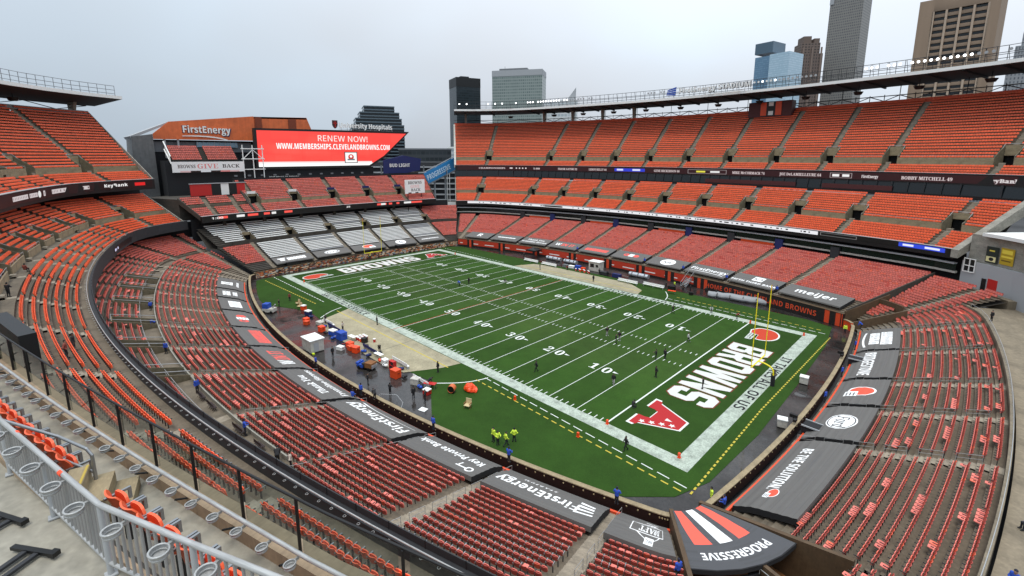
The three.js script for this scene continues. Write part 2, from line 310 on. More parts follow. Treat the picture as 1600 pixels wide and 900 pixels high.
    mesh('emblem_outline', ground(gO, ex, ez, rot, Y2), paintWhite, field); mesh('emblem', ground(gA, ex, ez, rot, Y3), paintRed, field, 'red slab letter emblem with four white stars');
    for (let i = 0; i < 4; i++) { const st = []; for (let k = 0; k < 10; k++) { const q = k * Math.PI / 5 + Math.PI / 2, rad = k % 2 ? 0.22 : 0.52; st.push([Math.cos(q) * rad * 0.85 + 2.35 - i * 0.52, Math.sin(q) * rad * 0.85 - 1.5 + i * 1.05]); } mesh('star', ground(new THREE.ShapeGeometry(poly(st)), ex, ez, rot, 0.051), paintWhite, field); }
    mesh('emblem_notch', ground(new THREE.ShapeGeometry(poly([[-0.32, 0.45], [0.32, 0.45], [0, 1.3]])), ex, ez, rot, 0.051), paintWhite, field);
    // orange helmet
    const hz = -sd * 20, hx = sd * 49.6;
    const dome = new THREE.Shape(); dome.moveTo(-2.6, -1.5); dome.bezierCurveTo(-4, 0.6, -2.2, 2.5, 0.5, 2.4); dome.bezierCurveTo(2.6, 2.3, 3.4, 0.6, 3.1, -0.3); dome.lineTo(0.9, -0.5); dome.lineTo(0.5, -1.9); dome.lineTo(-1, -2.2); dome.closePath();
    const gd = new THREE.ShapeGeometry(dome, 10), go = gd.clone().scale(1.09, 1.11, 1);
    mesh('helmet_outline', ground(go, hx, hz, rot, Y2), paintWhite, field); mesh('helmet', ground(gd, hx, hz, rot, Y3), paintOr, field, 'orange helmet emblem painted on the grass');
    const fm = []; for (const [a, b] of [[[0.8, -1.0], [4.0, -0.9]], [[0.6, -1.9], [4.0, -1.7]], [[4.0, -0.9], [4.1, -1.8]], [[2.6, -1.0], [2.6, -1.8]], [[0.7, -1.5], [4.0, -1.35]]]) { const dx = b[0] - a[0], dy = b[1] - a[1], L = Math.hypot(dx, dy), nx = -dy / L * 0.14, ny = dx / L * 0.14; fm.push(fix(new THREE.ShapeGeometry(poly([[a[0] - nx, a[1] - ny], [b[0] - nx, b[1] - ny], [b[0] + nx, b[1] + ny], [a[0] + nx, a[1] + ny]])))); }
    mesh('face_mask', ground(merge(fm), hx, hz, rot, 0.051), std('#b9bdb8', 0.9), field);
  }
  mesh('band_lettering', ground(textGeo(fontSans, 'IT TAKES ALL OF US', 21.5, 1.4), 55.78, -1, -Math.PI / 2, Y2), paintBlk, field);
  mesh('band_lettering', ground(textGeo(fontSans, 'SALUTE TO SERVICE', 20.5, 1.45), -21.8, 25.3, 0, Y2), paintBlk, field);
  mesh('band_lettering', ground(textGeo(fontSans, 'SALUTE TO SERVICE', 20.5, 1.15), 21.8, -25.3, Math.PI, Y2), paintBlk, field);
  // broken limit lines outside the border
  const dash = (l, a, b, n, w, fill) => { for (let i = 0; i < n; i++) { const t0 = i / n, t1 = (i + fill) / n, p = [a[0] + (b[0] - a[0]) * t0, a[1] + (b[1] - a[1]) * t0], q = [a[0] + (b[0] - a[0]) * t1, a[1] + (b[1] - a[1]) * t1], dx = q[0] - p[0], dz = q[1] - p[1], L = Math.hypot(dx, dz), nx = -dz / L * w, nz = dx / L * w; l.push(flat([[p[0] - nx, p[1] - nz], [q[0] - nx, q[1] - nz], [q[0] + nx, q[1] + nz], [p[0] + nx, p[1] + nz]], Y1)); } };
  const wl = []; dash(wl, [26.5, 26.9], [58.2, 28.5], 17, 0.06, 0.72); dash(wl, [-26, -27.4], [-57, -28.3], 22, 0.07, 0.7); dash(wl, [27, -28.2], [58, -28.2], 20, 0.07, 0.7); dash(wl, [-26, 28], [-57, 28.2], 22, 0.08, 0.7);
  mesh('limit_dashes', merge(wl), paintWhite, field, 'broken white line outside the sideline');
  const yl = []; dash(yl, [26, 28.2], [58, 29.3], 24, 0.085, 0.6); dash(yl, [58.3, 29], [58.0, 8], 26, 0.1, 0.6); dash(yl, [58, 8], [58.6, -27], 44, 0.1, 0.6); dash(yl, [-26, 29.8], [-55, 31], 26, 0.12, 0.6); dash(yl, [28, -30.5], [57, -29.8], 24, 0.09, 0.6);
  mesh('limit_dashes', merge(yl), paintYel, field, 'broken yellow line along the edge of the grass');
  const arcl = []; for (const [x0, z0, x1, z1, bow] of [[22.5, 33.2, 26.8, 26.6, 1.6], [-16, 33, -19.5, 27, -1.2], [24, -33, 27, -27, 1]]) for (let i = 0; i < 8; i++) { const f = (t) => [x0 + (x1 - x0) * t + bow * Math.sin(t * Math.PI) * 0.5, z0 + (z1 - z0) * t]; const a = f(i / 8), b = f((i + 1) / 8); const dx = b[0] - a[0], dz = b[1] - a[1], L = Math.hypot(dx, dz), nx = -dz / L * 0.09, nz = dx / L * 0.09; arcl.push(flat([[a[0] - nx, a[1] - nz], [b[0] - nx, b[1] - nz], [b[0] + nx, b[1] + nz], [a[0] + nx, a[1] + nz]], Y1)); }
  mesh('bench_arc', merge(arcl), paintWhite, field);
  // bench mats
  const matT = noiseTex(256, (u, v) => { const a = fbm(u * 6, v * 6, 4, 6), b = fbm(u * 60, v * 60, 2, 60); const k = 0.86 + 0.2 * (a - 0.5) + 0.14 * (b - 0.5); return [k, k * 0.985, k * 0.95]; });
  const mm = std('#b3ac94', 0.95, { map: rep(matT, 0.11) });
  const nmat = single('bench_mat', flat([[-14.6, 33.8], [-16.6, 28.6], [-17.6, 26.35], [20.2, 26.35], [19.4, 29.4], [16.6, 34.4], [13, 35.2], [-11, 35.4]], 0.052), mm, 'large tan mat under the team benches beside the dark track', 'mat', 'sideline bench mats');
  mesh('yellow_line', rect(-18.0, 20.0, 28.6, 28.78, 0.058), paintYel, nmat); mesh('seam', rect(6.9, 7.02, 26.4, 35, 0.058), std('#6d6a5c', 0.95), nmat);
  const smat = single('bench_mat', flat([[-20.6, -26.4], [20.4, -26.4], [19.4, -30], [14, -33.5], [-14, -33.5], [-18, -32.4]], 0.052), mm, 'long tan mat on the opposite sideline below the orange striped wall', 'mat', 'sideline bench mats');
  mesh('yellow_line', rect(-20.0, 20.0, -28.9, -28.74, 0.058), paintYel, smat);
}

// ---------------------------------------------------------------- seating tiers
const seatSpots = { upper: [], lower: [] };      // [x, y, z, facing angle, shade]
function rowsOf(r, y, list) { const rows = []; for (const [n, d, h, seat] of list) for (let i = 0; i < n; i++) { const hh = typeof h === 'function' ? h(i) : h; rows.push({ r, y, d, seat: seat !== 0 }); r += d; y += hh; } rows.end = { r, y }; return rows; }
function lenMap(gA, gB, r) { const out = []; let c = 0; const T = cuts(gA, gB, 1e9); for (let i = 0; i + 1 < T.length; i++) { const k = 1 / kf((T[i] + T[i + 1]) / 2, r); out.push([T[i], T[i + 1], c, c += (T[i + 1] - T[i]) * k]); } return { out, L: c }; }
function atLen(m, s) { for (const [a, b, c0, c1] of m.out) if (s <= c1 + 1e-9) return a + (b - a) * (s - c0) / (c1 - c0 || 1); return m.out[m.out.length - 1][1]; }
function seatRow(kind, gA, gB, r, y, pitch = 0.52, skip = null, row = 0, sec = 0) {
  const m = lenMap(gA, gB, r), n = Math.floor((m.L - 0.06) / pitch); if (n < 1) return; const off = (m.L - n * pitch) / 2; const rowShade = rr(-0.05, 0.05);
  for (let i = 0; i < n; i++) { const g = atLen(m, off + (i + 0.5) * pitch); if (skip && skip(g, r)) continue; const p = P(g, r, y), nn = nrm(g); seatSpots[kind].push([p[0], y, p[2], Math.atan2(-nn[0], -nn[1]), rowShade + rr(-0.06, 0.06), { row, i, sec }]); }
}
const sawProf = (rows, i0, i1, endY) => { const pr = []; if (i0 > 0) pr.push([rows[i0].r, rows[i0 - 1].y]); for (let i = i0; i <= i1; i++) { pr.push([rows[i].r, rows[i].y], [rows[i].r + rows[i].d, rows[i].y]); } return pr; };
function aisleProf(rows, i0, i1) { const pr = []; for (let i = i0; i <= i1; i++) { const a = rows[i], nx = rows[i + 1], h = nx ? nx.y - a.y : 0; pr.push([a.r, a.y + 0.012], [a.r + a.d * 0.58, a.y + 0.012]); if (h > 0.2) { pr.push([a.r + a.d * 0.58, a.y + h / 2], [a.r + a.d, a.y + h / 2]); } else pr.push([a.r + a.d, a.y + 0.012]); } return pr; }
/* one tier of seating: sections of steps between aisles, seats on the steps, optional entrance pits in the aisles */
function tier(parent, o) {
  const { g0, g1, rows, kind } = o, aw = o.aisleW || 1.15, n = rows.length, A = o.aisles.filter((a) => a > g0 + 0.8 && a < g1 - 0.8).sort((a, b) => a - b);
  const vom = o.vom; const edges = [g0, ...A, g1];
  for (let k = 0; k + 1 < edges.length; k++) {
    const a = edges[k], b = edges[k + 1], first = k === 0, last = k === edges.length - 2, parts = [];
    const gapAt = (e, isEnd, i) => isEnd ? 0 : ((vom && i >= vom.i0 && i <= vom.i1 && vom.at(e)) ? vom.w / 2 : aw / 2);
    const groups = vom ? [[0, vom.i0 - 1], [vom.i0, vom.i1], [vom.i1 + 1, n - 1]] : [[0, n - 1]];
    for (const [i0, i1] of groups) { if (i1 < i0) continue; const ga = gapAt(a, first, i0), gb = gapAt(b, last, i0); parts.push(sweep((r) => a + ga * kf(a, r), (r) => b - gb * kf(b, r), sawProf(rows, i0, i1))); }
    mesh('stepped_section', merge(parts), o.mat || M.conc, parent);
    rows.forEach((w, i) => {
      if (!w.seat) return; const r = w.r + w.d * 0.42; const ga = gapAt(a, first, i) + 0.12, gb = gapAt(b, last, i) + 0.12;
      if (o.noSeats && o.noSeats(i, (a + b) / 2, k)) return;
      seatRow(kind, a + ga * kf(a, r), b - gb * kf(b, r), r, w.y, o.pitch || 0.52, o.skip, i, (a + b) / 2);
    });
  }
  A.forEach((a) => {
    const strip = (i0, i1) => { if (i1 >= i0) mesh('aisle_steps', sweep((r) => a - aw / 2 * kf(a, r), (r) => a + aw / 2 * kf(a, r), aisleProf(rows, i0, i1)), o.aisleMat || M.aisle, parent); };
    if (vom && vom.at(a)) { strip(0, vom.i0 - 1); strip(vom.i1 + 1, n - 1); pit(parent, a, rows, vom); } else strip(0, n - 1);
  });
  // underside and back
  const f = rows[0], e = rows[n - 1];
  const dip = []; if (vom) { const q = rows[vom.i0 - 1].seat ? rows[vom.i0].y : rows[vom.i0 - 1].y; dip.push([rows[vom.i0].r - 0.3, q - 0.4], [rows[vom.i1].r + rows[vom.i1].d + 0.8, q - 0.4]); }
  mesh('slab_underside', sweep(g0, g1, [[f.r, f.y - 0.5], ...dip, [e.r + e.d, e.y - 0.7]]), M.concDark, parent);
  if (o.ends !== false) for (const g of [g0, g1]) mesh('end_wall', radial(g, [[f.r, f.y - 0.6], [f.r, f.y + 0.75], [e.r + e.d, e.y + 0.75], [e.r + e.d, e.y - 0.8]], o.endW || 0.22), o.endMat || M.concLight, parent);
}
function pit(parent, a, rows, v) {
  const w = v.w, r0 = rows[v.i0].r, y0 = rows[v.i0 - 1].seat ? rows[v.i0].y : rows[v.i0 - 1].y, rB = rows[v.i1].r + rows[v.i1].d, yB = rows[v.i1].y + 0.9, th = 0.14;
  const box = new THREE.Group(); box.name = 'entrance_pit'; parent.add(box);
  const F = (q) => (r) => a + q * kf(a, r);
  mesh('pit_floor', sweep(F(-w / 2), F(w / 2), [[r0, y0 - 0.02], [rB, y0 - 0.02]]), M.concDark, box);
  for (const s of [-1, 1]) mesh('pit_wall', sweep(F(s * w / 2 - th / 2), F(s * w / 2 + th / 2), [[r0, y0 - 0.05], [r0, rows[v.i0].y + 0.6], [rB, yB], [rB, y0 - 0.05]], { closed: true, caps: true }), M.pit, box);
  mesh('pit_back', sweep(F(-w / 2 + th), F(w / 2 - th), boxProf(rB - 0.16, rB, Math.min(y0 + 2.3, yB - 0.35), yB), { closed: true, caps: true }), M.concTan, box);
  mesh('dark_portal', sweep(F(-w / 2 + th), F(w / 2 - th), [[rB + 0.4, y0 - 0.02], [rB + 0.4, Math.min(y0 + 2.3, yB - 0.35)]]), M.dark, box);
  const rl = []; for (const s of [-1, 1]) { const A0 = P(a + s * w / 2 * kf(a, r0), r0, y0 + 1.1), B0 = P(a + s * w / 2 * kf(a, rB), rB, yB + 0.3); rl.push(cyl(A0, B0, 0.045, 5)); }
  rl.push(cyl(P(a - w / 2 * kf(a, rB), rB, yB + 0.3), P(a + w / 2 * kf(a, rB), rB, yB + 0.3), 0.045, 5));
  mesh('pit_rail', merge(rl), M.steelPaint, box);
}
// ---- aisle lines (foot of each aisle, found at the front wall)
const aisN = [-52, -41.8, -34.0, -24.4, -13.2, -2.2, 8.7, 21.4, 33.8, 43.8].map((x) => gOn('N', x, -147.3 + Math.sqrt(190 * 190 - (x - 2) ** 2)));
const aisDraft = gOn('N', 54.6, 35.4);
const aisE = [13.6, 3.4, -6.2, -18.8, -30.6].map((z) => gOn('E', -187.7 + Math.sqrt(62500 - (z + 2) ** 2), z));
const gTun0 = SEG.NE.g0 + 5.2, gTun1 = SEG.E.g0 + 0.6;            // walls of the corner tunnel
const aisS = []; for (let k = -5; k <= 5; k++) { const x = 0.3 + 11.35 * k; if (Math.abs(x) < 56) aisS.push(gOn('S', x, 146.5 - Math.sqrt(36100 - x * x))); }
const gSE = SEG.SE.g0, gSWm = SEG.SW.g0;
const aisSE = [SEG.SE.g0 + 0.55 * (SEG.SE.g1 - SEG.SE.g0)];
const aisSW = [SEG.SW.g0 + 5, SEG.SW.g0 + 12];
const aisW = [-31, -20, -8.6, 3.2, 15.0, 26.5].map((z) => gOn('W', -60 + 0.002 * z * z, z));
const aisNW = [SEG.NW.g0 + 6, SEG.NW.g0 + 13.5, SEG.NW.g0 + 20.5];

// ---- lower bowl, all the way round
const bowl = thing('seating_bowl', 'lower bowl of red seats on concrete steps all around the field', 'grandstand');
const rowsN = rowsOf(1.2, 0.5, [[19, 0.83, 0.28], [1, 2.0, 0.45, 0], [12, 0.83, 0.3]]);
const rowsNlong = rowsOf(1.2, 0.5, [[27, 0.83, (i) => 0.272 + i * 0.001]]);
const rowsE = rowsOf(1.2, 0.5, [[19, 0.83, 0.28]]);
const rowsS = rowsOf(0.9, 2.75, [[28, 0.85, (i) => 0.165 + i * 0.0022]]);
const rowsW = rowsOf(1.2, 1.95, [[15, 0.85, (i) => 0.28 + i * 0.006], [1, 1.3, 0.9, 0], [10, 0.85, 0.44]]);
const coverRows = { N: 6, E: 6, S: 6, W: 4 };
const gSplit = aisN[8] + 0.0;   // east of here the long sections have no cross aisle
{
  const noFront = (n) => (i) => i < n;
  const vN = { i0: 19, i1: 23, w: 3.0, at: (a) => a > aisN[0] && a < aisN[7] };
  tier(bowl, { g0: SEG.NW.g0 + 4.3, g1: gSplit - 0.6, rows: rowsN, aisles: [...aisNW.map((g) => g), ...aisN], kind: 'lower', noSeats: noFront(7), vom: vN, ends: false });
  tier(bowl, { g0: gSplit - 0.6, g1: gTun0, rows: rowsNlong, aisles: [gSplit + 0.0, aisN[9], aisDraft], kind: 'lower', noSeats: noFront(7), ends: false, aisleW: 1.3 });
  tier(bowl, { g0: gTun1, g1: SEG.SE.g0 + 8, rows: rowsE, aisles: [...aisE], kind: 'lower', noSeats: noFront(7), ends: false, aisleW: 1.2 });
  tier(bowl, { g0: SEG.SE.g0 + 8, g1: SEG.SE.g1 - 3, rows: rowsOf(3.5, 1.5, [[24, 0.83, 0.27]]), aisles: aisSE, kind: 'lower', noSeats: (i) => i < 2, ends: false });
  tier(bowl, { g0: SEG.SE.g1 - 2.6, g1: SEG.SW.g0 + 10, rows: rowsS, aisles: [...aisS, ...aisSW], kind: 'lower', noSeats: noFront(6), endMat: M.concDark });
  const whiteW = (i, g, k) => i < 4 || (g > aisW[0] && g < aisW[5]) || (g > aisW[5] && i > 15);
  tier(bowl, { g0: SEG.W.g0 - 10, g1: SEG.W.g1 + 4, rows: rowsW, aisles: aisW, kind: 'lower', noSeats: (i, g) => whiteW(i, g), ends: false, mat: M.concDark,
    vom: { i0: 16, i1: 19, w: 2.6, at: () => true } });
  // corner tunnel: walls, platform and the rows above it
  const rowsT = rowsOf(11.5, 4.1, [[7, 0.84, 0.3]]);
  tier(bowl, { g0: gTun0 + 0.4, g1: gTun1 - 0.4, rows: rowsT, aisles: [], kind: 'lower', ends: false });
  for (const g of [gTun0, gTun1]) mesh('tunnel_wall', radial(g, [[0, 0], [0, 1.6], [11.4, 4.4], [11.4, 0]], 0.35), M.brownTan, bowl);
  mesh('tunnel_back_wall', sweep(gTun0 + 1, gTun1 - 7, boxProf(7.7, 7.9, 0, 2.6), { closed: true, caps: true }), M.blackSoft, bowl);
  mesh('tunnel_platform', sweep(gTun0 + 0.6, gTun1 - 6.5, boxProf(8.0, 11.6, 0, 1.9), { closed: true, caps: true }), M.concLight, bowl);
  mesh('tunnel_side_wall', radial(gTun1 - 6.5, [[6.8, 0], [6.8, 3.1], [11.6, 3.9], [11.6, 0]], 0.3), M.brownTan, bowl);
  mesh('tunnel_floor', sweep(gTun0, gTun1, [[0, 0.02], [12, 0.02]]), M.wood, bowl);
  [9.0, 10.3].forEach((r, i) => seatRow('lower', gTun0 + 1.2, gTun1 - 9, r, 1.9, 0.52, null, i, -1));
  mesh('platform_rail', merge([sweepTube(gTun0 + 1, gTun1 - 7, 7.85, 3.0, 0.035, 6), cyl(P(gTun1 - 7, 7.85, 1.9), P(gTun1 - 7, 7.85, 3), 0.035, 6), cyl(P(gTun1 - 7, 7.85, 3), P(gTun1 - 7, 11, 3.6), 0.035, 6)]), M.galv, bowl);
  // front walls
  const wallFace = (g0, g1, top, mat, name = 'front_wall') => { mesh(name, sweepBox(g0, g1, 0.3, 0.62, 0, top), mat, bowl); mesh('wall_coping', sweepBox(g0, g1, 0.22, 0.72, top, top + 0.09), M.concTan, bowl); };
  wallFace(SEG.NW.g0 + 4.3, gTun0 - 0.2, 1.3, M.brown); wallFace(gTun1 + 0.2, SEG.SE.g0 + 6, 1.3, M.brown);
  mesh('bowl_rear_wall', sweep(SEG.NW.g0 - 2, gSplit, [[rowsN.end.r, rowsN.end.y - 1], [rowsN.end.r, 13.4]]), M.blackSoft, bowl);
  wallFace(SEG.SE.g0 + 6.2, SEG.SE.g1 - 3, 1.6, M.orange);
  mesh('front_wall', sweepBox(SEG.SE.g1 - 3, SEG.SW.g1 - 12, 0.2, 0.85, 0, 2.62), M.brown, bowl);
  wallFace(SEG.SW.g1 - 11.8, SEG.W.g1 + 6, 1.7, M.brown);
  // cushion of orange trim in front of the covers
  mesh('orange_trim', sweepBox(SEG.N.g0 + 4, gTun0 - 1, 1.5, 1.72, 0.5, 0.86), M.orange, bowl); mesh('orange_trim', sweepBox(gTun1 + 1, SEG.SE.g0, 1.5, 1.72, 0.5, 0.86), M.orange, bowl);
  // screens let into the corner wall
  for (const [g, w] of [[aisDraft + 1.6, 1.6], [gTun0 - 2.4, 0.9]]) mesh('wall_screen', sweepBox(g - w, g + w, 0.2, 0.3, 0.25, 1.25), M.black, bowl);
  // studs on the front wall
  const studs = []; for (let g = aisN[5]; g < gTun0 - 1; g += 1.1) { const p = P(g, 0.63, 0.98); studs.push(bx(0.12, 0.12, 0.05, p[0], p[1], p[2])); }
  for (let g = gTun1 + 1; g < aisE[1]; g += 1.1) { const p = P(g, 0.63, 0.98); studs.push(bx(0.12, 0.12, 0.05, p[0], p[1], p[2])); }
  mesh('wall_studs', merge(studs), M.tan, bowl).userData.kind = 'stuff';
  // concourse behind the end rows and behind the long sections
  const eE = rowsE.end;
  mesh('concourse_floor', sweepBox(gTun1 - 26, SEG.SE.g0 + 8, eE.r + 0.5, 27, 5.0, eE.y + 0.05), M.concFloor, bowl);
  mesh('concourse_floor', sweepBox(SEG.SE.g0 + 8, SEG.SE.g1 + 3, 23.7, 42, 5.0, 7.3), M.concFloor, bowl);
  mesh('concourse_wall', sweepBox(gTun1 - 4, SEG.SE.g0 + 7, eE.r + 0.02, eE.r + 0.3, 4.6, eE.y + 0.7), M.concFloor, bowl);
  mesh('concourse_floor', sweepBox(SEG.N.g0, gSplit, rowsN.end.r, rowsN.end.r + 9, rowsN.end.y - 0.5, rowsN.end.y), M.conc, bowl);
  // section walls along the cross aisle
  mesh('cross_aisle_wall', sweepBox(aisN[0], gSplit - 2, rowsN[19].r - 0.12, rowsN[19].r + 0.02, rowsN[19].y - 0.4, rowsN[19].y + 0.45), M.concLight, bowl);
  mesh('cross_aisle_wall', sweepBox(SEG.W.g0 - 8, SEG.W.g1, rowsW[16].r - 0.14, rowsW[16].r, rowsW[15].y, rowsW[16].y + 0.5), M.concDark, bowl);
  // zigzag wall in the far corner between end and side
  mesh('corner_wall', radial(SEG.SE.g0 + 8, [[0.6, 0], [0.6, 1.7], [9, 4.6], [9, 0]], 0.3), M.brownTan, bowl);
  mesh('corner_wall', radial(SEG.SE.g1 - 2.8, [[0.6, 0], [0.6, 3.2], [12, 5.4], [12, 0]], 0.35), M.brownTan, bowl);
  mesh('corner_wall', sweepBox(SEG.SE.g1 - 10, SEG.SE.g1 - 2.8, 9.2, 9.5, 0, 4.8), M.brownTan, bowl);
}

// ---- deck furniture
const ledRows = [];
function ribbonTex(w, h, draw, bg) { return canvasTex(w, h, (x) => { x.fillStyle = bg; x.fillRect(0, 0, w, h); draw(x, w, h); }); }
function emis(t, k = 0.75) { return new THREE.MeshStandardMaterial({ color: 0x050505, roughness: 0.4, emissive: 0xffffff, emissiveMap: t, emissiveIntensity: k }); }
const serifF = (px) => 'bold ' + px + 'px serif', sansF = (px) => 'bold ' + px + 'px sans-serif';

// south stand: club deck, upper deck, suites, roof
const south = thing('grandstand', 'long roofed grandstand with two orange seated decks opposite the camera', 'grandstand');
const gS0 = SEG.SE.g0 + 0.77 * (SEG.SE.g1 - SEG.SE.g0), gS1 = SEG.SW.g0 + 0.53 * (SEG.SW.g1 - SEG.SW.g0);
const aisSup = [...aisS, SEG.S.g0 - 1.6, SEG.S.g1 + 5.5];
const rowsS2 = rowsOf(24.2, 13.55, [[7, 0.85, 0.42], [1, 1.25, 1.2, 0], [10, 0.83, 0.505]]);
const rowsS3 = rowsOf(42.2, 27.5, [[4, 0.85, 0.55], [1, 1.3, 1.5, 0], [22, 0.86, 0.713]]);
const vomAll = (i0, i1, w) => ({ i0, i1, w, at: () => true });
tier(south, { g0: gS0, g1: gS1, rows: rowsS2, aisles: aisSup, kind: 'upper', vom: vomAll(8, 11, 3.3), endMat: M.concLight });
tier(south, { g0: gS0 - 9, g1: gS1, rows: rowsS3, aisles: [...aisSup, SEG.S.g0 - 9], kind: 'upper', vom: vomAll(5, 8, 3.2), endMat: M.offwhite, endW: 0.8 });
function deckTrim(parent, g0, g1, rows, crossI, o) {
  const f = rows[0], c = rows[crossI];
  mesh('deck_fascia', sweepBox(g0, g1, f.r - 0.45, f.r + 0.02, f.y - o.fh, f.y + 0.55), o.fmat, parent);
  mesh('fascia_cap', sweepBox(g0, g1, f.r - 0.5, f.r + 0.06, f.y + 0.55, f.y + 0.63), M.steelPaint, parent);
  mesh('cross_wall', sweepBox(g0, g1, c.r + c.d - 0.14, c.r + c.d + 0.0, c.y, c.y + 0.95 + 0.42), M.concTan, parent);
  mesh('cross_rail', merge([sweepTube(g0, g1, c.r + 0.05, c.y + 0.5, 0.03, 4, 6), sweepTube(g0, g1, c.r + 0.05, c.y + 0.95, 0.03, 4, 6)]), M.steelPaint, parent);
}
// the cross wall must not close the entrance pits: built between them
function crossWalls(parent, g0, g1, rows, i, aisles, w) { const c = rows[i], up = rows[i + 1].y, A = aisles.filter((a) => a > g0 + 1 && a < g1 - 1).sort((a, b) => a - b), e = [g0, ...A, g1]; for (let k = 0; k + 1 < e.length; k++) { const a = e[k] + (k ? w / 2 * kf(e[k], c.r) : 0), b = e[k + 1] - (k < e.length - 2 ? w / 2 * kf(e[k + 1], c.r) : 0); mesh('cross_wall', sweepBox(a, b, c.r + c.d - 0.12, c.r + c.d + 0.03, c.y, up + 0.35), M.concTan, parent); mesh('cross_rail', merge([sweepTube(a, b, c.r + c.d - 0.05, up + 0.85, 0.03, 4, 6), ...cuts(a, b, 2.4).map((g) => cyl(P(g, c.r + c.d - 0.05, up + 0.3), P(g, c.r + c.d - 0.05, up + 0.85), 0.022, 4))]), M.steelPaint, parent); } }
crossWalls(south, gS0, gS1, rowsS2, 7, aisSup, 3.3); crossWalls(south, gS0 - 9, gS1, rowsS3, 4, [...aisSup, SEG.S.g0 - 9], 3.2);
{
  const g0 = gS0, g1 = gS1;
  // ribbon boards: one strip of screen modules per deck with the texts that run along them
  const t3 = ribbonTex(2048, 32, (x, W, H) => {
    // image left = start of g (east end); viewed from the field the text runs against g
    x.fillStyle = '#2c1115'; x.fillRect(0, 0, W, H); x.textBaseline = 'middle'; x.fillStyle = '#e8dcdc';
    const put = (u, s, f = 15, c = '#e8dcdc') => { x.font = serifF(f); x.fillStyle = c; x.fillText(s, u * W, H * 0.52); };
    const fit = (u0, u1, str, f, c = '#ece2e2') => { x.font = serifF(f); x.fillStyle = c; x.save(); x.translate(u0 * W, H * 0.54); x.scale((u1 - u0) * W / x.measureText(str).width, 1); x.fillText(str, 0, 0); x.restore(); };
    fit(0.027, 0.062, 'CHAMPIONSHIPS', 16); for (let k = 0; k < 5; k++) { x.beginPath(); x.arc((0.07 + k * 0.0095) * W, H * 0.5, 5, 0, 7); x.fill(); } fit(0.13, 0.15, '1:00', 18); fit(0.203, 0.258, 'FRANK GATSKI 52', 19); fit(0.29, 0.338, 'LEROY KELLY 44', 19); fit(0.458, 0.518, 'GENE HICKERSON 66', 19); fit(0.63, 0.692, 'MIKE McCORMACK 74', 19); fit(0.719, 0.788, 'JOE DeLAMIELLEURE 64', 19); fit(0.901, 0.962, 'BOBBY MITCHELL 49', 20); fit(0.848, 0.871, 'FirstEnergy', 18, '#ffffff'); fit(0.984, 1, 'KeyBank', 20, '#ffffff');
    x.fillStyle = '#2d3fd0'; x.fillRect(0.359 * W, 6, 0.077 * W, 20); x.fillStyle = '#dfe4ff'; x.fillRect(0.365 * W, 9, 34, 12); x.fillRect(0.405 * W, 9, 40, 12);
    x.strokeStyle = '#cfcfcf'; x.lineWidth = 1.5; x.strokeRect(0.537 * W, 5, 0.081 * W, 22); x.fillStyle = '#e6e04a'; x.fillRect(0.555 * W, 11, 40, 10); x.fillStyle = '#f0f0f0'; x.fillRect(0.585 * W, 11, 40, 10);
    x.strokeRect(0.802 * W, 5, 0.032 * W, 22); x.fillStyle = '#f4f4f4'; x.fillRect(0.805 * W, 10, 22, 12); x.fillRect(0.82 * W, 10, 22, 12);
  }, '#2c1115');
  const m3 = mesh('ribbon_board', sweep(gS0 + 1, g1 - 0.4, [[41.66, 26.0], [41.62, 27.75]], { unit: true }), emis(t3, 0.8), south, 'dark maroon ribbon screen with white names along the upper deck');
  mesh('deck_fascia', sweepBox(g0 - 9, g1, 41.72, 42.22, 25.7, 28.05), M.black, south); mesh('fascia_cap', sweepBox(g0 - 9, g1, 41.6, 42.3, 28.05, 28.13), M.steelPaint, south);
  const t2 = ribbonTex(2048, 16, (x, W, H) => {
    x.fillStyle = '#0c0c0e'; x.fillRect(0, 0, W, H); x.fillStyle = '#e9e9ee'; x.fillRect(0.02 * W, 0, 0.822 * W, H); x.fillStyle = '#15151a';
    for (let i = 0; i < 90; i++) { const u = 0.03 + 0.8 * hash2(i, 3); x.fillRect(u * W, 5, 3 + 6 * hash2(i, 4), 6); }
    x.fillStyle = '#0c0c0e'; x.fillRect(0.23 * W, 3, 0.05 * W, 10); x.strokeStyle = '#dddddd'; x.strokeRect(0.846 * W, 2, 0.052 * W, 12);
    x.fillStyle = '#2f49d8'; x.fillRect(0.953 * W, 0, 0.044 * W, H); x.fillStyle = '#e8ecff'; x.fillRect(0.958 * W, 4, 26, 8); x.fillRect(0.98 * W, 4, 26, 8);
  }, '#0c0c0e');
  mesh('ribbon_board', sweep(g0 + 0.5, g1 - 0.4, [[23.66, 13.15], [23.62, 14.0]], { unit: true }), emis(t2, 0.85), south, 'narrow white ribbon screen along the club deck');
  mesh('deck_fascia', sweepBox(g0, g1, 23.72, 24.22, 12.3, 14.15), M.black, south); mesh('fascia_cap', sweepBox(g0, g1, 23.6, 24.3, 14.15, 14.23), M.steelPaint, south);
  // suites between the decks: dark glazed wall with mullions, red panels in the openings
  mesh('suite_glass', sweep(g0, g1, [[41.4, 22.6], [41.9, 26.0]]), M.darkGlass, south); mesh('suite_sill', sweepBox(g0, g1, 40.9, 41.5, 22.55, 23.35), M.black, south);
  const mul = []; for (let g = g0 + 2; g < g1; g += 2.85) mul.push(sweepBox(g - 0.06, g + 0.06, 41.3, 41.42, 23.3, 25.9)); mesh('mullions', merge(mul), M.charcoal, south).userData.kind = 'stuff';
  for (const [ga, gb] of [[gS0 + 16, gS0 + 30], [gS0 + 36, gS0 + 60]]) mesh('red_suite_panel', sweepBox(ga, gb, 41.2, 41.3, 23.5, 24.7), M.maroon, south);
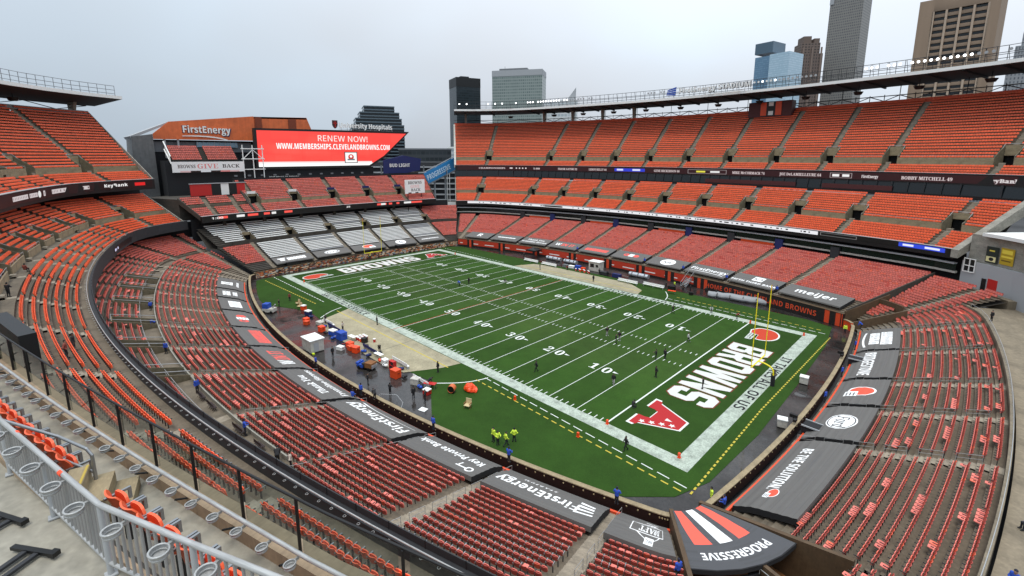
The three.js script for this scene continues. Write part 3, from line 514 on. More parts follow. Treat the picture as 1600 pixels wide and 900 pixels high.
  // lower press and loge level under the club deck
  mesh('loge_back_wall', sweep(g0, g1, [[27.2, 7.6], [27.2, 13.2]]), M.blackSoft, south);
  mesh('loge_ledge', sweepBox(g0, g1, 24.9, 25.5, 9.35, 9.75), M.offwhite, south); mesh('loge_ledge', sweepBox(g0, g1, 24.3, 25.2, 11.2, 11.5), M.greyLight, south);
  mesh('loge_glass', sweep(g0, g1, [[25.0, 9.75], [25.0, 11.2]]), M.darkGlass, south);
  for (let k = 0; k < aisS.length; k++) { const g = aisS[k]; if (g > g0 + 2 && g < g1 - 2) mesh('booth', merge([sweepBox(g - 0.9, g + 0.9, 24.4, 26.6, 7.9, 10.7)]), k % 2 ? M.blueDark : M.charcoal, south); if (k % 2) { const b = g + 5.6; if (b < g1 - 2) mesh('orange_back_panel', sweepBox(b - 4.2, b + 4.2, 24.9, 25.0, 8.0, 9.3), M.orange, south); } }
}
{ // roof: canopy on tapered columns, with the lamp racks on its front edge
  const g0 = gS0 - 9, g1 = gS1, rb = rowsS3.end.r, yb = rowsS3.end.y;
  mesh('roof_canopy', sweep(g0, g1, [[53, 51.95], [53, 52.75], [69, 52.5], [69, 51.5]], { closed: true, caps: true }), M.charcoal, south);
  mesh('roof_edge', sweepBox(g0, g1, 52.7, 53.0, 51.95, 52.75), M.white, south);
  mesh('roof_top', sweep(g0, g1, [[52.9, 52.8], [69.1, 52.55]]), M.greyLight, south);
  for (let g = g0 + 3; g < g1 - 1; g += 5.675) mesh('roof_beam', radial(g, [[53.4, 51.6], [53.4, 52.1], [68.6, 51.7], [68.6, 51.0]], 0.4), M.charcoal, south);
  // back wall band of open truss behind the last row
  mesh('back_parapet', sweepBox(g0, g1, rb + 0.05, rb + 0.4, yb - 1, yb + 0.55), M.orange, south);
  for (let g = aisS[0] - 24; g < g1 - 0.5; g += 11.35) { if (g < g0) continue; mesh('roof_column', merge([radial(g, [[rb + 0.6, yb - 2], [rb - 0.6, 51.8], [rb + 1.8, 51.8], [rb + 1.5, yb - 2]], 0.9)]), M.concLight, south); }
  const tr = []; const ts = cuts(g0, g1, 2.85); tr.push(sweepTube(g0, g1, rb + 0.7, yb + 1.9, 0.13, 4, 5.7)); for (let i = 0; i + 1 < ts.length; i++) { tr.push(cyl(P(ts[i], rb + 0.7, i % 2 ? yb + 0.5 : yb + 1.9), P(ts[i + 1], rb + 0.7, i % 2 ? yb + 1.9 : yb + 0.5), 0.12, 4)); tr.push(cyl(P(ts[i], rb + 0.7, yb + 0.4), P(ts[i], rb + 0.7, i % 4 ? yb + 2.3 : 51.8), 0.1, 4)); }
  mesh('rear_truss', merge(tr), M.charcoal, south);
  for (let g = g0 + 6; g < g1 - 2; g += 11.35) { const p = P(g, 60.5, 49.6); const c = new THREE.CylinderGeometry(1.25, 0.8, 0.8, 12); c.translate(...p); mesh('speaker_pod', merge([c, cyl(P(g, 60.5, 49.9), P(g, 60.5, 51.8), 0.08, 4)]), M.black, south); }
  // press box with striped panel
  const gp = gOn('S', 16, 146.5 - Math.sqrt(36100 - 256)); mesh('camera_box', sweepBox(gp - 5.5, gp + 5.5, 62.2, 65.2, 44.8, 49.7), M.maroon, south);
  for (const q of [-1.9, 1.9]) mesh('box_stripe', sweepBox(gp - 0.4 + q - 0.75, gp - 0.4 + q + 0.75, 62.0, 62.18, 45.2, 49.5), M.orange, south); for (const y of [45.3, 48.2]) mesh('box_stripe', sweepBox(gp - 1.0, gp + 0.2, 62.0, 62.16, y, y + 1.3), M.white, south); mesh('box_front', sweepBox(gp - 3.0, gp + 2.2, 62.05, 62.12, 45.1, 49.6), M.black, south);
  // lamp rack: rails and posts, lamps in clusters
  const rk = []; for (const y of [53.3, 54.5, 55.9]) rk.push(sweepTube(g0, g1, 53.1, y, 0.075, 4, 5.7)); for (const g of cuts(g0, g1, 1.6)) rk.push(cyl(P(g, 53.1, 52.7), P(g, 53.1, 55.9), 0.06, 4)); rk.push(sweepTube(g0, g1, 54.4, 54.3, 0.07, 4, 5.7)); for (const g of cuts(g0, g1, 3.2)) rk.push(cyl(P(g, 53.1, 55.9), P(g, 54.6, 52.6), 0.06, 4));
  const rack = mesh('lamp_rack', merge(rk), M.charcoal, south);
  const glow = new THREE.MeshStandardMaterial({ color: 0xeeeeee, emissive: 0xffffff, emissiveIntensity: 3.2 });
  const clusters = [[1.0, 0.8], [0.9, 1], [0.985, 0], [0.77, 1], [0.65, 0.9], [0.5, 0], [0.37, 0.5], [0.26, 1], [0.12, 1], [0.04, 1]];
  let n = 0;
  for (let g = g0 + 2; g < g1 - 0.5; g += 1.05) {
    const u = (g - g0) / (g1 - g0); const zone = Math.floor(u * 16); const kind = [1, 2, 1, 1, 0, 2, 1, 1, 1, 2, 0, 0, 2, 1, 1, 1][zone]; if (kind === 0) continue; { const q = P(g, 52.9, 55); if (q[0] > -11.5 && q[0] < 18.5) continue; } if (hash2(Math.round(g * 10), 7) < 0.12) continue;
    const p = P(g, 52.95, 55.0), nn = nrm(g); const body = new THREE.CylinderGeometry(0.36, 0.2, 0.5, 7); body.rotateZ(Math.PI / 2); body.rotateY(-Math.atan2(-nn[1], -nn[0]) + Math.PI); body.rotateX(0); body.translate(p[0], p[1], p[2]);
    const lamp = mesh('floodlight', body, M.greyLight, rack);
    if (kind === 1) { const f = new THREE.CircleGeometry(0.31, 8); f.rotateY(Math.atan2(-nn[0], -nn[1])); f.translate(p[0] - nn[0] * 0.27, p[1], p[2] - nn[1] * 0.27); const b = f.clone(); const lit = n % 3 === 0 || zone > 12 || zone < 4; mesh('floodlight', f, lit ? glow : M.white, rack); }
    n++;
  }
  // roof sign
  const sg = thing('roof_sign', 'white raised letters and blue fan mark on the roof edge', 'sign');
  const gA = gOn('S', 4.5, 146.5 - Math.sqrt(36100 - 20)); const pA = P(gA, 52.3, 54.55), nn = nrm(gA);
  sg.position.set(...pA); sg.rotation.y = Math.atan2(-nn[0], -nn[1]);
  const tg = textGeo(fontSans, 'FirstEnergy STADIUM', 24, 2.1, 0.2); mesh('lettering', tg, M.white, sg); mesh('letter_backing', textGeo(fontSans, 'FirstEnergy STADIUM', 24.4, 2.5, 0.1).translate(0.1, -0.08, -0.15), M.grey, sg);
  mesh('fan_mark', (() => { const l = []; for (let i = 0; i < 4; i++) l.push(fix(extr(poly([[-17.1 + i * 0.1, -0.9 + i * 0.48], [-13.5 + i * 0.05, -1.2 + i * 0.75], [-13.4 + i * 0.05, -0.62 + i * 0.78], [-16.8 + i * 0.1, -0.6 + i * 0.5]]), 0.2))); return merge(l); })(), M.blue, sg);
  mesh('swoosh', extr(poly([[-4, -1.5], [8, -1.9], [11, -1.3], [8, -1.6]]), 0.15), M.white, sg);
}
// north stand: club deck under the camera's deck, upper deck in the far corner with its own roof
const north = thing('grandstand', 'curved grandstand sweeping from the camera deck to the scoreboard corner', 'grandstand');
const gN0 = SEG.NW.g0 + (SEG.NW.g1 - SEG.NW.g0) * 0.27;
const rowsN2 = rowsOf(24.8, 13.35, [[6, 0.88, 0.42], [1, 1.5, 0.9, 0], [10, 0.86, 0.44]]);
const rowsN3 = rowsOf(35.3, 25.1, [[5, 0.85, 0.48], [1, 1.3, 1.4, 0], [21, 0.86, 0.737]]);
const aisNup = [...aisN, gN0 + 5.5, gN0 + 12.5, gN0 + 19.5].filter((g) => g > gN0 + 2);
const gN2end = SEG.NE.g0 + 1, gN3end = gOn('N', 4, 42.7);
const aisN2 = [...aisNup, aisDraft];
tier(north, { g0: gN0, g1: gN2end, rows: rowsN2, aisles: aisN2, kind: 'upper', vom: { i0: 7, i1: 10, w: 3.1, at: (a) => a < aisN[8] }, endMat: M.concLight });
tier(north, { g0: gN0, g1: gN3end, rows: rowsN3, aisles: aisNup, kind: 'upper', vom: vomAll(6, 9, 3.2), endMat: M.concLight });
crossWalls(north, gN0, aisN[8], rowsN2, 6, aisN2, 3.1); crossWalls(north, gN0, gN3end, rowsN3, 5, aisNup, 3.2);
{
  mesh('front_walkway', sweepBox(gN0, gN2end, 24.0, 24.8, 12.9, 13.34), M.conc, north);
  mesh('deck_fascia', sweepBox(gN0, gN2end, 23.55, 24.0, 12.0, 14.05), M.charcoal, north);
  const gl = []; for (const g of cuts(gN0, gN2end, 2.2)) gl.push(cyl(P(g, 23.62, 13.9), P(g, 23.62, 14.5), 0.03, 4)); mesh('guard_posts', merge(gl), M.blackSoft, north).userData.kind = 'stuff';
  mesh('guard_screen', sweepBox(gN0, gN2end, 23.56, 23.62, 13.95, 14.45), M.charcoal, north);
  mesh('guard_rail', sweepTube(gN0, gN2end, 24.12, 14.38, 0.042, 6, 2.4), M.galv, north);
  const cups = []; for (let g = aisN[2]; g < gN2end - 1; g += 0.95) { const t = new THREE.TorusGeometry(0.075, 0.014, 4, 8); t.rotateX(Math.PI / 2); t.translate(...P(g, 24.28, 14.25)); cups.push(t); } mesh('cup_holders', merge(cups), M.galv, north).userData.kind = 'stuff';
  const tt = ribbonTex(1024, 32, (x, W, H) => { x.fillStyle = '#0d0d0f'; x.fillRect(0, 0, W, H); x.fillStyle = '#d8dcff'; x.fillRect(40, 8, 60, 16); x.fillRect(120, 10, 26, 14); x.fillRect(200, 8, 50, 14); }, '#0d0d0f');
  mesh('ribbon_board', sweep(gN0 + 14, gN0 + 30, [[23.52, 12.5], [23.5, 13.6]], { unit: true }), emis(tt, 0.8), north, 'short ribbon screen where the club deck turns the corner');
  const t3 = ribbonTex(1024, 48, (x, W, H) => { x.fillStyle = '#231012'; x.fillRect(0, 0, W, H); x.textBaseline = 'middle'; x.fillStyle = '#d9d0d2'; for (const [u, w, h] of [[0.02, 0.03, 20], [0.1, 0.11, 22], [0.28, 0.02, 26], [0.36, 0.085, 20], [0.46, 0.16, 20], [0.86, 0.06, 16]]) { x.fillStyle = '#d9d0d2'; x.fillRect((1 - u - w) * W, 24 - h / 2, w * W, h); x.fillStyle = '#6a5558'; for (let k = 0; k < w * 60; k++) x.fillRect((1 - u - w) * W + k * 17 + 8, 24 - h / 4, 4, h / 2); } x.fillStyle = '#f4f4f4'; x.beginPath(); x.arc(0.66 * W, 24, 16, 0, 7); x.fill(); }, '#231012');
  mesh('ribbon_board', sweep(gN0 + 8, gN0 + 55, [[34.7, 23.5], [34.66, 25.5]], { unit: true }), emis(t3, 0.7), north, 'dark ribbon screen with white lettering under the upper deck');
  const tk = ribbonTex(256, 48, (x, W, H) => { x.fillStyle = '#16090b'; x.fillRect(0, 0, W, H); x.textBaseline = 'middle'; x.font = sansF(26); x.fillStyle = '#ffffff'; x.fillText('KeyBank', 40, 24); x.fillStyle = '#e02020'; x.fillRect(180, 14, 44, 20); }, '#16090b');
  mesh('ribbon_board', sweep(gN0 + 0.3, gN0 + 8, [[34.7, 23.5], [34.66, 25.5]], { unit: true }), emis(tk, 0.8), north);
  mesh('deck_fascia', sweepBox(gN0, gN3end, 34.75, 35.3, 22.9, 25.65), M.black, north); mesh('fascia_cap', sweepBox(gN0, gN3end, 34.6, 35.4, 25.65, 25.75), M.steelPaint, north);
  mesh('suite_wall', sweep(gN0, gN3end, [[41.5, 19.5], [41.5, 25]]), M.blackSoft, north);
  // roof over the far end
  const rb = rowsN3.end.r, yb = rowsN3.end.y, gr1 = gOn('N', -10, 42);
  mesh('roof_canopy', sweep(gN0 - 1, gr1, [[48.5, 47.8], [48.5, 48.7], [62.5, 47.7], [62.5, 46.5]], { closed: true, caps: true }), M.charcoal, north);
  mesh('roof_edge', sweepBox(gN0 - 1, gr1, 48.15, 48.5, 47.85, 48.7), M.white, north);
  mesh('back_parapet', sweepBox(gN0, gr1, rb + 0.05, rb + 0.4, yb - 1, yb + 0.35), M.steelPaint, north);
  for (let g = gN0 + 1; g < gr1; g += 11) { mesh('roof_column', radial(g, [[rb + 0.6, yb - 2], [rb - 0.9, 47.0], [rb + 2.0, 47.0], [rb + 1.5, yb - 2]], 0.8), M.concLight, north); const c = new THREE.CylinderGeometry(1.2, 0.8, 0.8, 12); c.translate(...P(g + 5, 55.5, 45.7)); mesh('speaker_pod', merge([c, cyl(P(g + 5, 55.5, 46), P(g + 5, 55.5, 47.6), 0.07, 4)]), M.black, north); }
  const tr = []; const ts = cuts(gN0, gr1, 2.2); tr.push(sweepTube(gN0, gr1, rb + 0.7, yb + 1.8, 0.12, 4, 4)); for (let i = 0; i + 1 < ts.length; i++) { tr.push(cyl(P(ts[i], rb + 0.7, i % 2 ? yb + 0.3 : yb + 1.8), P(ts[i + 1], rb + 0.7, i % 2 ? yb + 1.8 : yb + 0.3), 0.11, 4)); } mesh('rear_truss', merge(tr), M.charcoal, north);
  const rk = []; for (const y of [49.2, 50.2, 51.3]) rk.push(sweepTube(gN0 - 0.5, gr1, 48.6, y, 0.07, 4, 4)); for (const g of cuts(gN0 - 0.5, gr1, 0.75)) rk.push(cyl(P(g, 48.6, 48.6), P(g, 48.6, 51.3), 0.055, 4)); const rack = mesh('lamp_rack', merge(rk), M.grey, north);
  for (let g = gN0 + 20; g < gr1; g += 1.2) { if (hash2(Math.round(g * 7), 2) < 0.3) continue; const b = new THREE.CylinderGeometry(0.38, 0.2, 0.55, 7); b.rotateX(Math.PI / 2); b.translate(...P(g, 48.5, 50.6)); mesh('floodlight', b, M.charcoal, rack); }
  mesh('weather_mast', merge([cyl(P(gN0 + 27, 50, 49), P(gN0 + 27, 50, 53.5), 0.05, 5), bx(0.5, 0.2, 0.3, ...P(gN0 + 27, 50, 53.2))]), M.grey, north);
}

// ---------------------------------------------------------------- west end: deck, club building, scoreboard and signs
const west = thing('grandstand', 'end zone grandstand with a red seated deck below the big scoreboard', 'grandstand');
{
  const g0 = SEG.W.g0 - 3.5, g1 = SEG.W.g1 + 4.5, A = [-26, -14.5, -2.8, 9, 20.5, 30].map((z) => gOn('W', -60 + 0.002 * z * z, z));
  const rows = rowsOf(20.2, 15.0, [[5, 0.85, 0.44], [1, 1.2, 0.9, 0], [12, 0.85, 0.49]]);
  const gc = gOn('W', -60, 22.6), rowsL = rows.slice(0, 10), AL = [26, 32].map((z) => gOn('W', -60 + 0.002 * z * z, z));
  tier(west, { g0, g1: gc, rows, aisles: A, kind: 'lower', vom: vomAll(6, 9, 3.2), endMat: M.concDark });
  tier(west, { g0: gc + 0.3, g1, rows: rowsL, aisles: AL, kind: 'lower', endMat: M.concDark });
  crossWalls(west, g0, gc, rows, 5, A, 3.2); mesh('concourse_slab', sweepBox(gc, g1, 28.8, 46, 14, rows[9].y + 0.3), M.concDark, west);
  mesh('deck_fascia', sweepBox(g0, g1, 19.6, 20.2, 13.7, 15.5), M.black, west); mesh('fascia_cap', sweepBox(g0, g1, 19.5, 20.3, 15.5, 15.58), M.steelPaint, west);
  const t = ribbonTex(1024, 24, (x, W, H) => { const seq = [[0.1, '#f2f2f2', 30], [0.14, '#ff5a50', 40], [0.2, '#ff5a50', 24], [0.23, '#f2f2f2', 18], [0.28, '#ff5a50', 34], [0.70, '#ff5a50', 50], [0.72, '#f2f2f2', 24], [0.76, '#ff5a50', 18], [0.8, '#ff5a50', 16], [0.84, '#f2f2f2', 40], [0.88, '#ff5a50', 60], [0.04, '#ff5a50', 30]]; for (const [u, c, w] of seq) { x.fillStyle = c; x.fillRect(u * W, 4, w, 15); } x.font = sansF(18); x.fillStyle = '#f5f5f5'; x.fillText('25', 0.55 * W, 19); x.fillText('1:00', 0.02 * W, 19); }, '#0c0c0d');
  mesh('ribbon_board', sweep(g0 + 0.5, g1 - 0.5, [[19.56, 14.2], [19.52, 15.3]], { unit: true }), emis(t, 0.8), west, 'ribbon screen with red and white blocks under the end deck');
  for (const a of A.filter((q) => q < gc)) mesh('entrance_sign', sweepBox(a - 1.2, a + 1.2, 28.5, 28.7, rows[9].y + 0.7, rows[9].y + 1.5), a < A[3] ? M.blueDark : M.white, west);
  mesh('rear_wall', sweepBox(g0, gc, 36, 36.4, 15, 24.9), M.blackSoft, west);
  mesh('lower_back_wall', sweep(g0 - 4, g1, [[24.6, 8], [24.6, 14.5]]), M.blackSoft, west);
  const col = []; for (let g = g0 + 4; g < g1; g += 11) col.push(sweepBox(g - 0.4, g + 0.4, 22.5, 23.3, 5, 14.2)); mesh('deck_columns', merge(col), M.concDark, west);
  const dots = []; for (let z = -20; z < 28; z += 4) dots.push(bx(0.3, 0.5, 0.9, -97.6, 25.6, z)); mesh('concourse_heaters', merge(dots), M.grey, west);
}
// west facing group frame: local x runs to the viewer's right (-z), local z towards the field (+x)
function westThing(name, label, cat, x) { const g = thing(name, label, cat); g.position.set(x, 0, 0); g.rotation.y = Math.PI / 2; return g; }
function uvBox(g, x0, x1, y0, y1) { const p = g.attributes.position, uv = g.attributes.uv; for (let i = 0; i < p.count; i++) uv.setXY(i, (p.getX(i) - x0) / (x1 - x0), (p.getY(i) - y0) / (y1 - y0)); return g; }
const zs = (pts) => pts.map(([z, y]) => [-z, y]);
{
  const sb = westThing('scoreboard', 'huge video scoreboard showing white lettering on bright red', 'scoreboard', -99);
  const out = zs([[17.2, 27.4], [17.0, 41.1], [-43, 41.9], [-31.3, 31.6], [-24.1, 27.5]]), scr = zs([[16.4, 28.3], [16.2, 40.4], [-41.4, 41.1], [-30.7, 32.1], [-24, 28.4]]);
  mesh('cabinet', fix(extr(poly(out), 1.6)).translate(0, 0, -1.6), M.black, sb);
  const t = canvasTex(1024, 256, (x, W, H) => {
    x.fillStyle = '#f4463f'; x.fillRect(0, 0, W, H); const a = x.createRadialGradient ? null : null;
    for (let i = 0; i < 60; i++) { x.fillStyle = 'rgba(255,120,110,0.06)'; x.fillRect(hash2(i, 1) * W, hash2(i, 2) * H, 160, 60); }
    x.textAlign = 'center'; x.fillStyle = '#ffe9e6'; x.font = '58px sans-serif'; x.fillText('RENEW NOW!', W * 0.525, 76); x.font = 'bold 54px sans-serif'; x.fillStyle = '#ffffff';
    x.save(); x.translate(W * 0.485, 134); x.scale(0.76 * W / x.measureText('WWW.MEMBERSHIPS.CLEVELANDBROWNS.COM').width, 1); x.fillText('WWW.MEMBERSHIPS.CLEVELANDBROWNS.COM', 0, 0); x.restore();
    x.fillStyle = '#f3dedd'; x.fillRect(0, H - 34, W * 0.72, 14); x.fillStyle = '#ffffff'; x.fillRect(0, H - 22, W * 0.74, 22);
    x.fillStyle = '#2a2a2e'; x.fillRect(W * 0.525, 152, 92, 84); x.fillStyle = '#f6f4f2'; x.fillRect(W * 0.525 + 5, 157, 82, 74); x.fillStyle = '#c4382f'; x.beginPath(); x.arc(W * 0.525 + 46, 190, 20, 0, 7); x.fill(); x.fillStyle = '#6c6c74'; x.fillRect(W * 0.525 + 20, 204, 52, 11); x.fillStyle = '#ffffff'; x.beginPath(); x.arc(W * 0.525 + 46, 186, 9, 0, 7); x.fill();
  });
  const g = uvBox(fix(new THREE.ShapeGeometry(poly(scr))), -16.4, 41.4, 28.3, 41.1); g.translate(0, 0, 0.05); mesh('screen', g, emis(t, 0.92), sb, 'bright red screen with white membership lettering');
  const leg = []; for (const z of [14, 4, -8, -20]) leg.push(bx(1.2, 16, 1.0, -z, 20, -1.2)); mesh('support_columns', merge(leg), M.blackSoft, sb);
  mesh('lower_panel', bx(46, 3.2, 0.6, 3, 26.2, -0.9), M.blackSoft, sb);
  mesh('small_lettering', textGeo(fontSans, 'TEXT ISSUES TO BROWNS', 10, 0.7).translate(-8.5, 24.7, 0.1), M.white, sb);
  mesh('text_panel', bx(13, 1.4, 0.3, -8.5, 24.7, -0.15), M.black, sb);

  const uh = westThing('roof_sign', 'white lettering with a red shield standing on top of the scoreboard', 'sign', -99.2);
  mesh('lettering', textGeo(fontSans, 'University Hospitals', 22.3, 2.5, 0.3).translate(23.8, 43.1, 0), M.white, uh);
  const sh = new THREE.Shape(); sh.moveTo(-1, 1.4); sh.lineTo(1, 1.4); sh.lineTo(1, -0.2); sh.quadraticCurveTo(0.8, -1.2, 0, -1.6); sh.quadraticCurveTo(-0.8, -1.2, -1, -0.2); sh.closePath();
  mesh('shield', fix(extr(sh, 0.3)).translate(11, 43.6, 0), M.maroon, uh); mesh('shield_cross', merge([bx(0.3, 2.2, 0.1, 11, 43.6, 0.4), bx(1.4, 0.3, 0.1, 11, 43.9, 0.4)]), M.red, uh);
  const fr = []; for (let i = 0; i < 10; i++) fr.push(bx(0.1, 1.2, 0.1, 13.5 + i * 2.4, 41.8, -0.2)); fr.push(bx(23, 0.1, 0.1, 24, 41.9, -0.2)); mesh('frame', merge(fr), M.greyLight, uh);

  // orange clad club building left of the screen
  const cb = westThing('club_building', 'orange clad building with white sign beside the scoreboard', 'building', -108);
  mesh('front_cladding', fix(extr(poly(zs([[42.8, 37.1], [42.8, 38.7], [38.5, 42.5], [13.9, 45.5], [14.1, 37.2]])), 0.6)).translate(0, 0, -0.6), M.orangePanel, cb);
  mesh('front_cladding', fix(extr(poly(zs([[13.9, 45.4], [-4.6, 46.1], [-7.5, 38], [13.9, 37]])), 0.6)).translate(0, 0, -1.4), M.orangePanel, cb);
  for (const [a, b] of [[13.4, 11.2], [2.2, -0.6]]) mesh('brown_panel', fix(extr(poly(zs([[a, 40], [a, 45.3], [b, 45.4], [b, 40]])), 0.12)).translate(0, 0, -0.75), M.rust, cb);
  mesh('roof', fix(extr(poly(zs([[48.4, 37.8], [38.5, 42.45], [13.9, 45.45], [-4.6, 46.0], [-4.6, 45.4], [14, 44.8], [38.5, 41.8], [48, 37.1]])), 14)).translate(0, 0, -14.8), M.greyLight, cb);
  mesh('side_wall', fix(extr(poly(zs([[48.0, 37.7], [42.85, 38.6], [42.85, 12], [49.6, 12]])), 12)).translate(0, 0, -12.4), M.greyPanel, cb);
  mesh('body', bx(50, 26, 10, -20, 24, -7.2), M.blackSoft, cb);
  mesh('glazing', bx(12, 1.6, 0.3, -25.5, 35.6, -1.2), std('#7f97a5', 0.15), cb); mesh('interior_wall', bx(28, 3.2, 0.3, -29, 34.8, -2.0), M.grey, cb);
  const mu = []; for (let i = 0; i < 8; i++) mu.push(bx(0.15, 1.8, 0.15, -31.2 + i * 1.6, 35.6, -0.95)); for (const x of [-40, -36.5]) mu.push(bx(0.5, 6, 0.5, x, 34.3, -0.6)); mesh('columns', merge(mu), M.greyLight, cb);
  const sg = westThing('wall_sign', 'white lettering sign with an underline sweep on the orange building', 'sign', -107.8);
  mesh('lettering', textGeo(fontSans, 'FirstEnergy', 13.4, 3.0, 0.25).translate(-28.3, 40.1, 0), M.white, sg); mesh('backing', textGeo(fontSans, 'FirstEnergy', 13.9, 3.4, 0.1).translate(-28.2, 40.0, -0.15), M.blueDark, sg);
  const sw = new THREE.Shape(); sw.moveTo(-35.4, 38.3); sw.quadraticCurveTo(-27, 38.9, -22.6, 37.3); sw.lineTo(-22.9, 37.0); sw.quadraticCurveTo(-27, 38.4, -35.4, 38.1); sw.closePath(); mesh('underline', fix(extr(sw, 0.2)), M.white, sg);
  // small stand under the orange building
  const box = thing('terrace_stand', 'small terrace of red seats between the orange building and a white banner', 'grandstand');
  const l = []; for (let i = 0; i < 8; i++) l.push(bx(0.8, 1, 18.5, -100.6 - i * 0.8, 30.0 + i * 0.55, 31.2)); mesh('stepped_section', merge(l), M.concDark, box);
  for (let i = 0; i < 8; i++) for (let z = 22.6; z < 40; z += 0.52) { if (Math.abs(z - 31.5) < 0.7) continue; seatSpots.lower.push([-100.6 - i * 0.8, 30.5 + i * 0.55, z, Math.PI / 2, rr(-0.1, 0.1)]); }
  mesh('stair_frame', merge([bar([-99, 31.8, 40.6], [-105, 36.3, 41], 0.25, 0.25), bar([-99, 29.6, 40.6], [-105, 34, 41], 0.25, 0.25), ...[0, 1, 2, 3, 4, 5].map((i) => cyl([-99 - i * 1.2, 29.6 + i * 0.9, 40.7], [-100 - i * 1.0, 32.4 + i * 0.8, 40.7], 0.1, 5))]), M.white, box);
  mesh('balcony_frame', merge([bx(0.3, 0.3, 7, -98.8, 31.0, 18), bx(0.3, 0.3, 7, -98.8, 34.3, 18), bx(0.3, 0.3, 7, -98.8, 27.6, 18), ...[15, 18, 21].map((z) => bx(0.25, 12, 0.25, -98.9, 29.5, z)), bar([-98.8, 31, 15], [-98.8, 34, 18], 0.2, 0.2), bar([-98.8, 34, 18], [-98.8, 31, 21], 0.2, 0.2)]), M.white, box);
  mesh('under_structure', bx(8, 11, 24, -104, 25, 30), M.blackSoft, box);
  const bn = westThing('banner', 'white banner with brown and red lettering under the terrace seats', 'banner', -98);
  const bt = canvasTex(512, 96, (x, W, H) => { x.fillStyle = '#eceae8'; x.fillRect(0, 0, W, H); x.textBaseline = 'middle'; x.font = 'bold 44px serif'; x.fillStyle = '#3a2620'; x.save(); x.translate(36, 42); x.scale(0.6, 1); x.fillText('BROWNS', 0, 0); x.restore(); x.font = 'bold 60px serif'; x.fillStyle = '#e48a86'; x.fillText('GIVE', 166, 42); x.font = 'bold 46px serif'; x.fillStyle = '#2f211d'; x.fillText('BACK', 345, 42); const c = ['#ecc3c0', '#2f1d1a', '#f4f4f4', '#2f1d1a', '#e48a86', '#ecc3c0']; c.forEach((q, i) => { x.fillStyle = q; x.fillRect(50 + i * 70, 82, 70, 14); }); });
  mesh('sheet', fix(new THREE.BoxGeometry(19.6, 3.2, 0.1)).translate(-30.9, 28.6, 0), new THREE.MeshStandardMaterial({ map: bt, roughness: 0.7 }), bn);
  const st = westThing('striped_panel', 'panel of red, brown and white stripes beside the end deck seats', 'panel', -89.6);
  [[-38.4, -33, M.red], [-33, -30.5, M.black], [-30.5, -28.4, M.white], [-28.4, -26.2, M.black], [-26.2, -23.9, M.red]].forEach(([a, b, m]) => mesh('stripe', bx(b - a, 3.4, 0.2, (a + b) / 2, 22.0, 0), m, st));
  mesh('frame', bx(15, 0.2, 0.5, -31.1, 23.85, 0), M.greyLight, st); mesh('backing', bx(14.6, 5.8, 0.4, -31.1, 20.8, -0.5), M.maroon, st);
  const gb = westThing('banner', 'small white square banner with dark and pink lettering at the deck end', 'banner', -79.5);
  const gt = canvasTex(256, 160, (x, W, H) => { x.fillStyle = '#eeece9'; x.fillRect(0, 0, W, H); x.textAlign = 'center'; x.font = 'bold 46px serif'; x.fillStyle = '#2b201c'; x.save(); x.translate(128, 52); x.scale(0.85, 1); x.fillText('BROWNS', 0, 0); x.restore(); x.fillStyle = '#eeb0ac'; x.font = 'bold 48px serif'; x.fillText('GIVE', 128, 96); x.fillStyle = '#2b201c'; x.font = 'bold 44px serif'; x.fillText('BACK', 136, 136); x.fillRect(40, 148, 40, 12); x.fillRect(130, 148, 40, 12); });
  mesh('sheet', fix(new THREE.BoxGeometry(8.8, 5.2, 0.25)).translate(32, 20.5, 0), new THREE.MeshStandardMaterial({ map: gt, roughness: 0.7 }), gb); mesh('posts', merge([bx(0.2, 12, 0.2, 29, 13, -0.3), bx(0.2, 12, 0.2, 35, 13, -0.3)]), M.blackSoft, gb);
  const bl = westThing('concession_sign', 'dark navy gabled panel with white lettering beside the scoreboard', 'sign', -97);
  mesh('panel', fix(extr(poly(zs([[-29.2, 25], [-29.2, 30.3], [-38.4, 32.2], [-47.1, 30.8], [-46.4, 26.0], [-40, 25]])), 0.6)).translate(0, 0, -0.6), M.blueDark, bl); mesh('lettering', textGeo(fontSans, 'BUD LIGHT', 9.5, 1.4, 0.1).translate(36.6, 28.2, 0.05), M.white, bl);
  mesh('lower_shed', bx(14, 4, 3, 39, 23.2, -2.2), M.concDark, bl);
  // blue banner on the corner ramp
  const pg = westThing('banner', 'long blue sloping banner with pale lettering along a ramp', 'banner', -98);
  const bp = [[48.5, 19.1], [68.5, 26.8], [69, 32.6], [48.4, 24.3]]; mesh('sheet', fix(extr(poly(bp), 0.3)), M.skyBlue, pg);
  const pt = textGeo(fontSans, 'PROGRESSIVE', 13.5, 2.4); pt.applyMatrix4(new THREE.Matrix4().makeShear(0, 0, 0, 0, 0, 0)); pt.rotateZ(0.375); pt.translate(56.8, 24.95, 0.36); mesh('lettering', pt, std('#cfe2ee', 0.5), pg);
  mesh('ramp_rail', merge([bar([48.4, 24.6, -0.4], [69, 33.0, -0.4], 0.25, 0.3), bar([48.4, 18.6, -3], [69, 26.4, -3], 5.5, 0.6)]), M.greyLight, pg);
  const pl = []; for (const [x, y] of [[50, 19], [56, 21], [62, 23.5], [68, 26]]) pl.push(bx(0.6, y, 0.6, x, y / 2, -2)); mesh('ramp_posts', merge(pl), M.greyLight, pg);
}
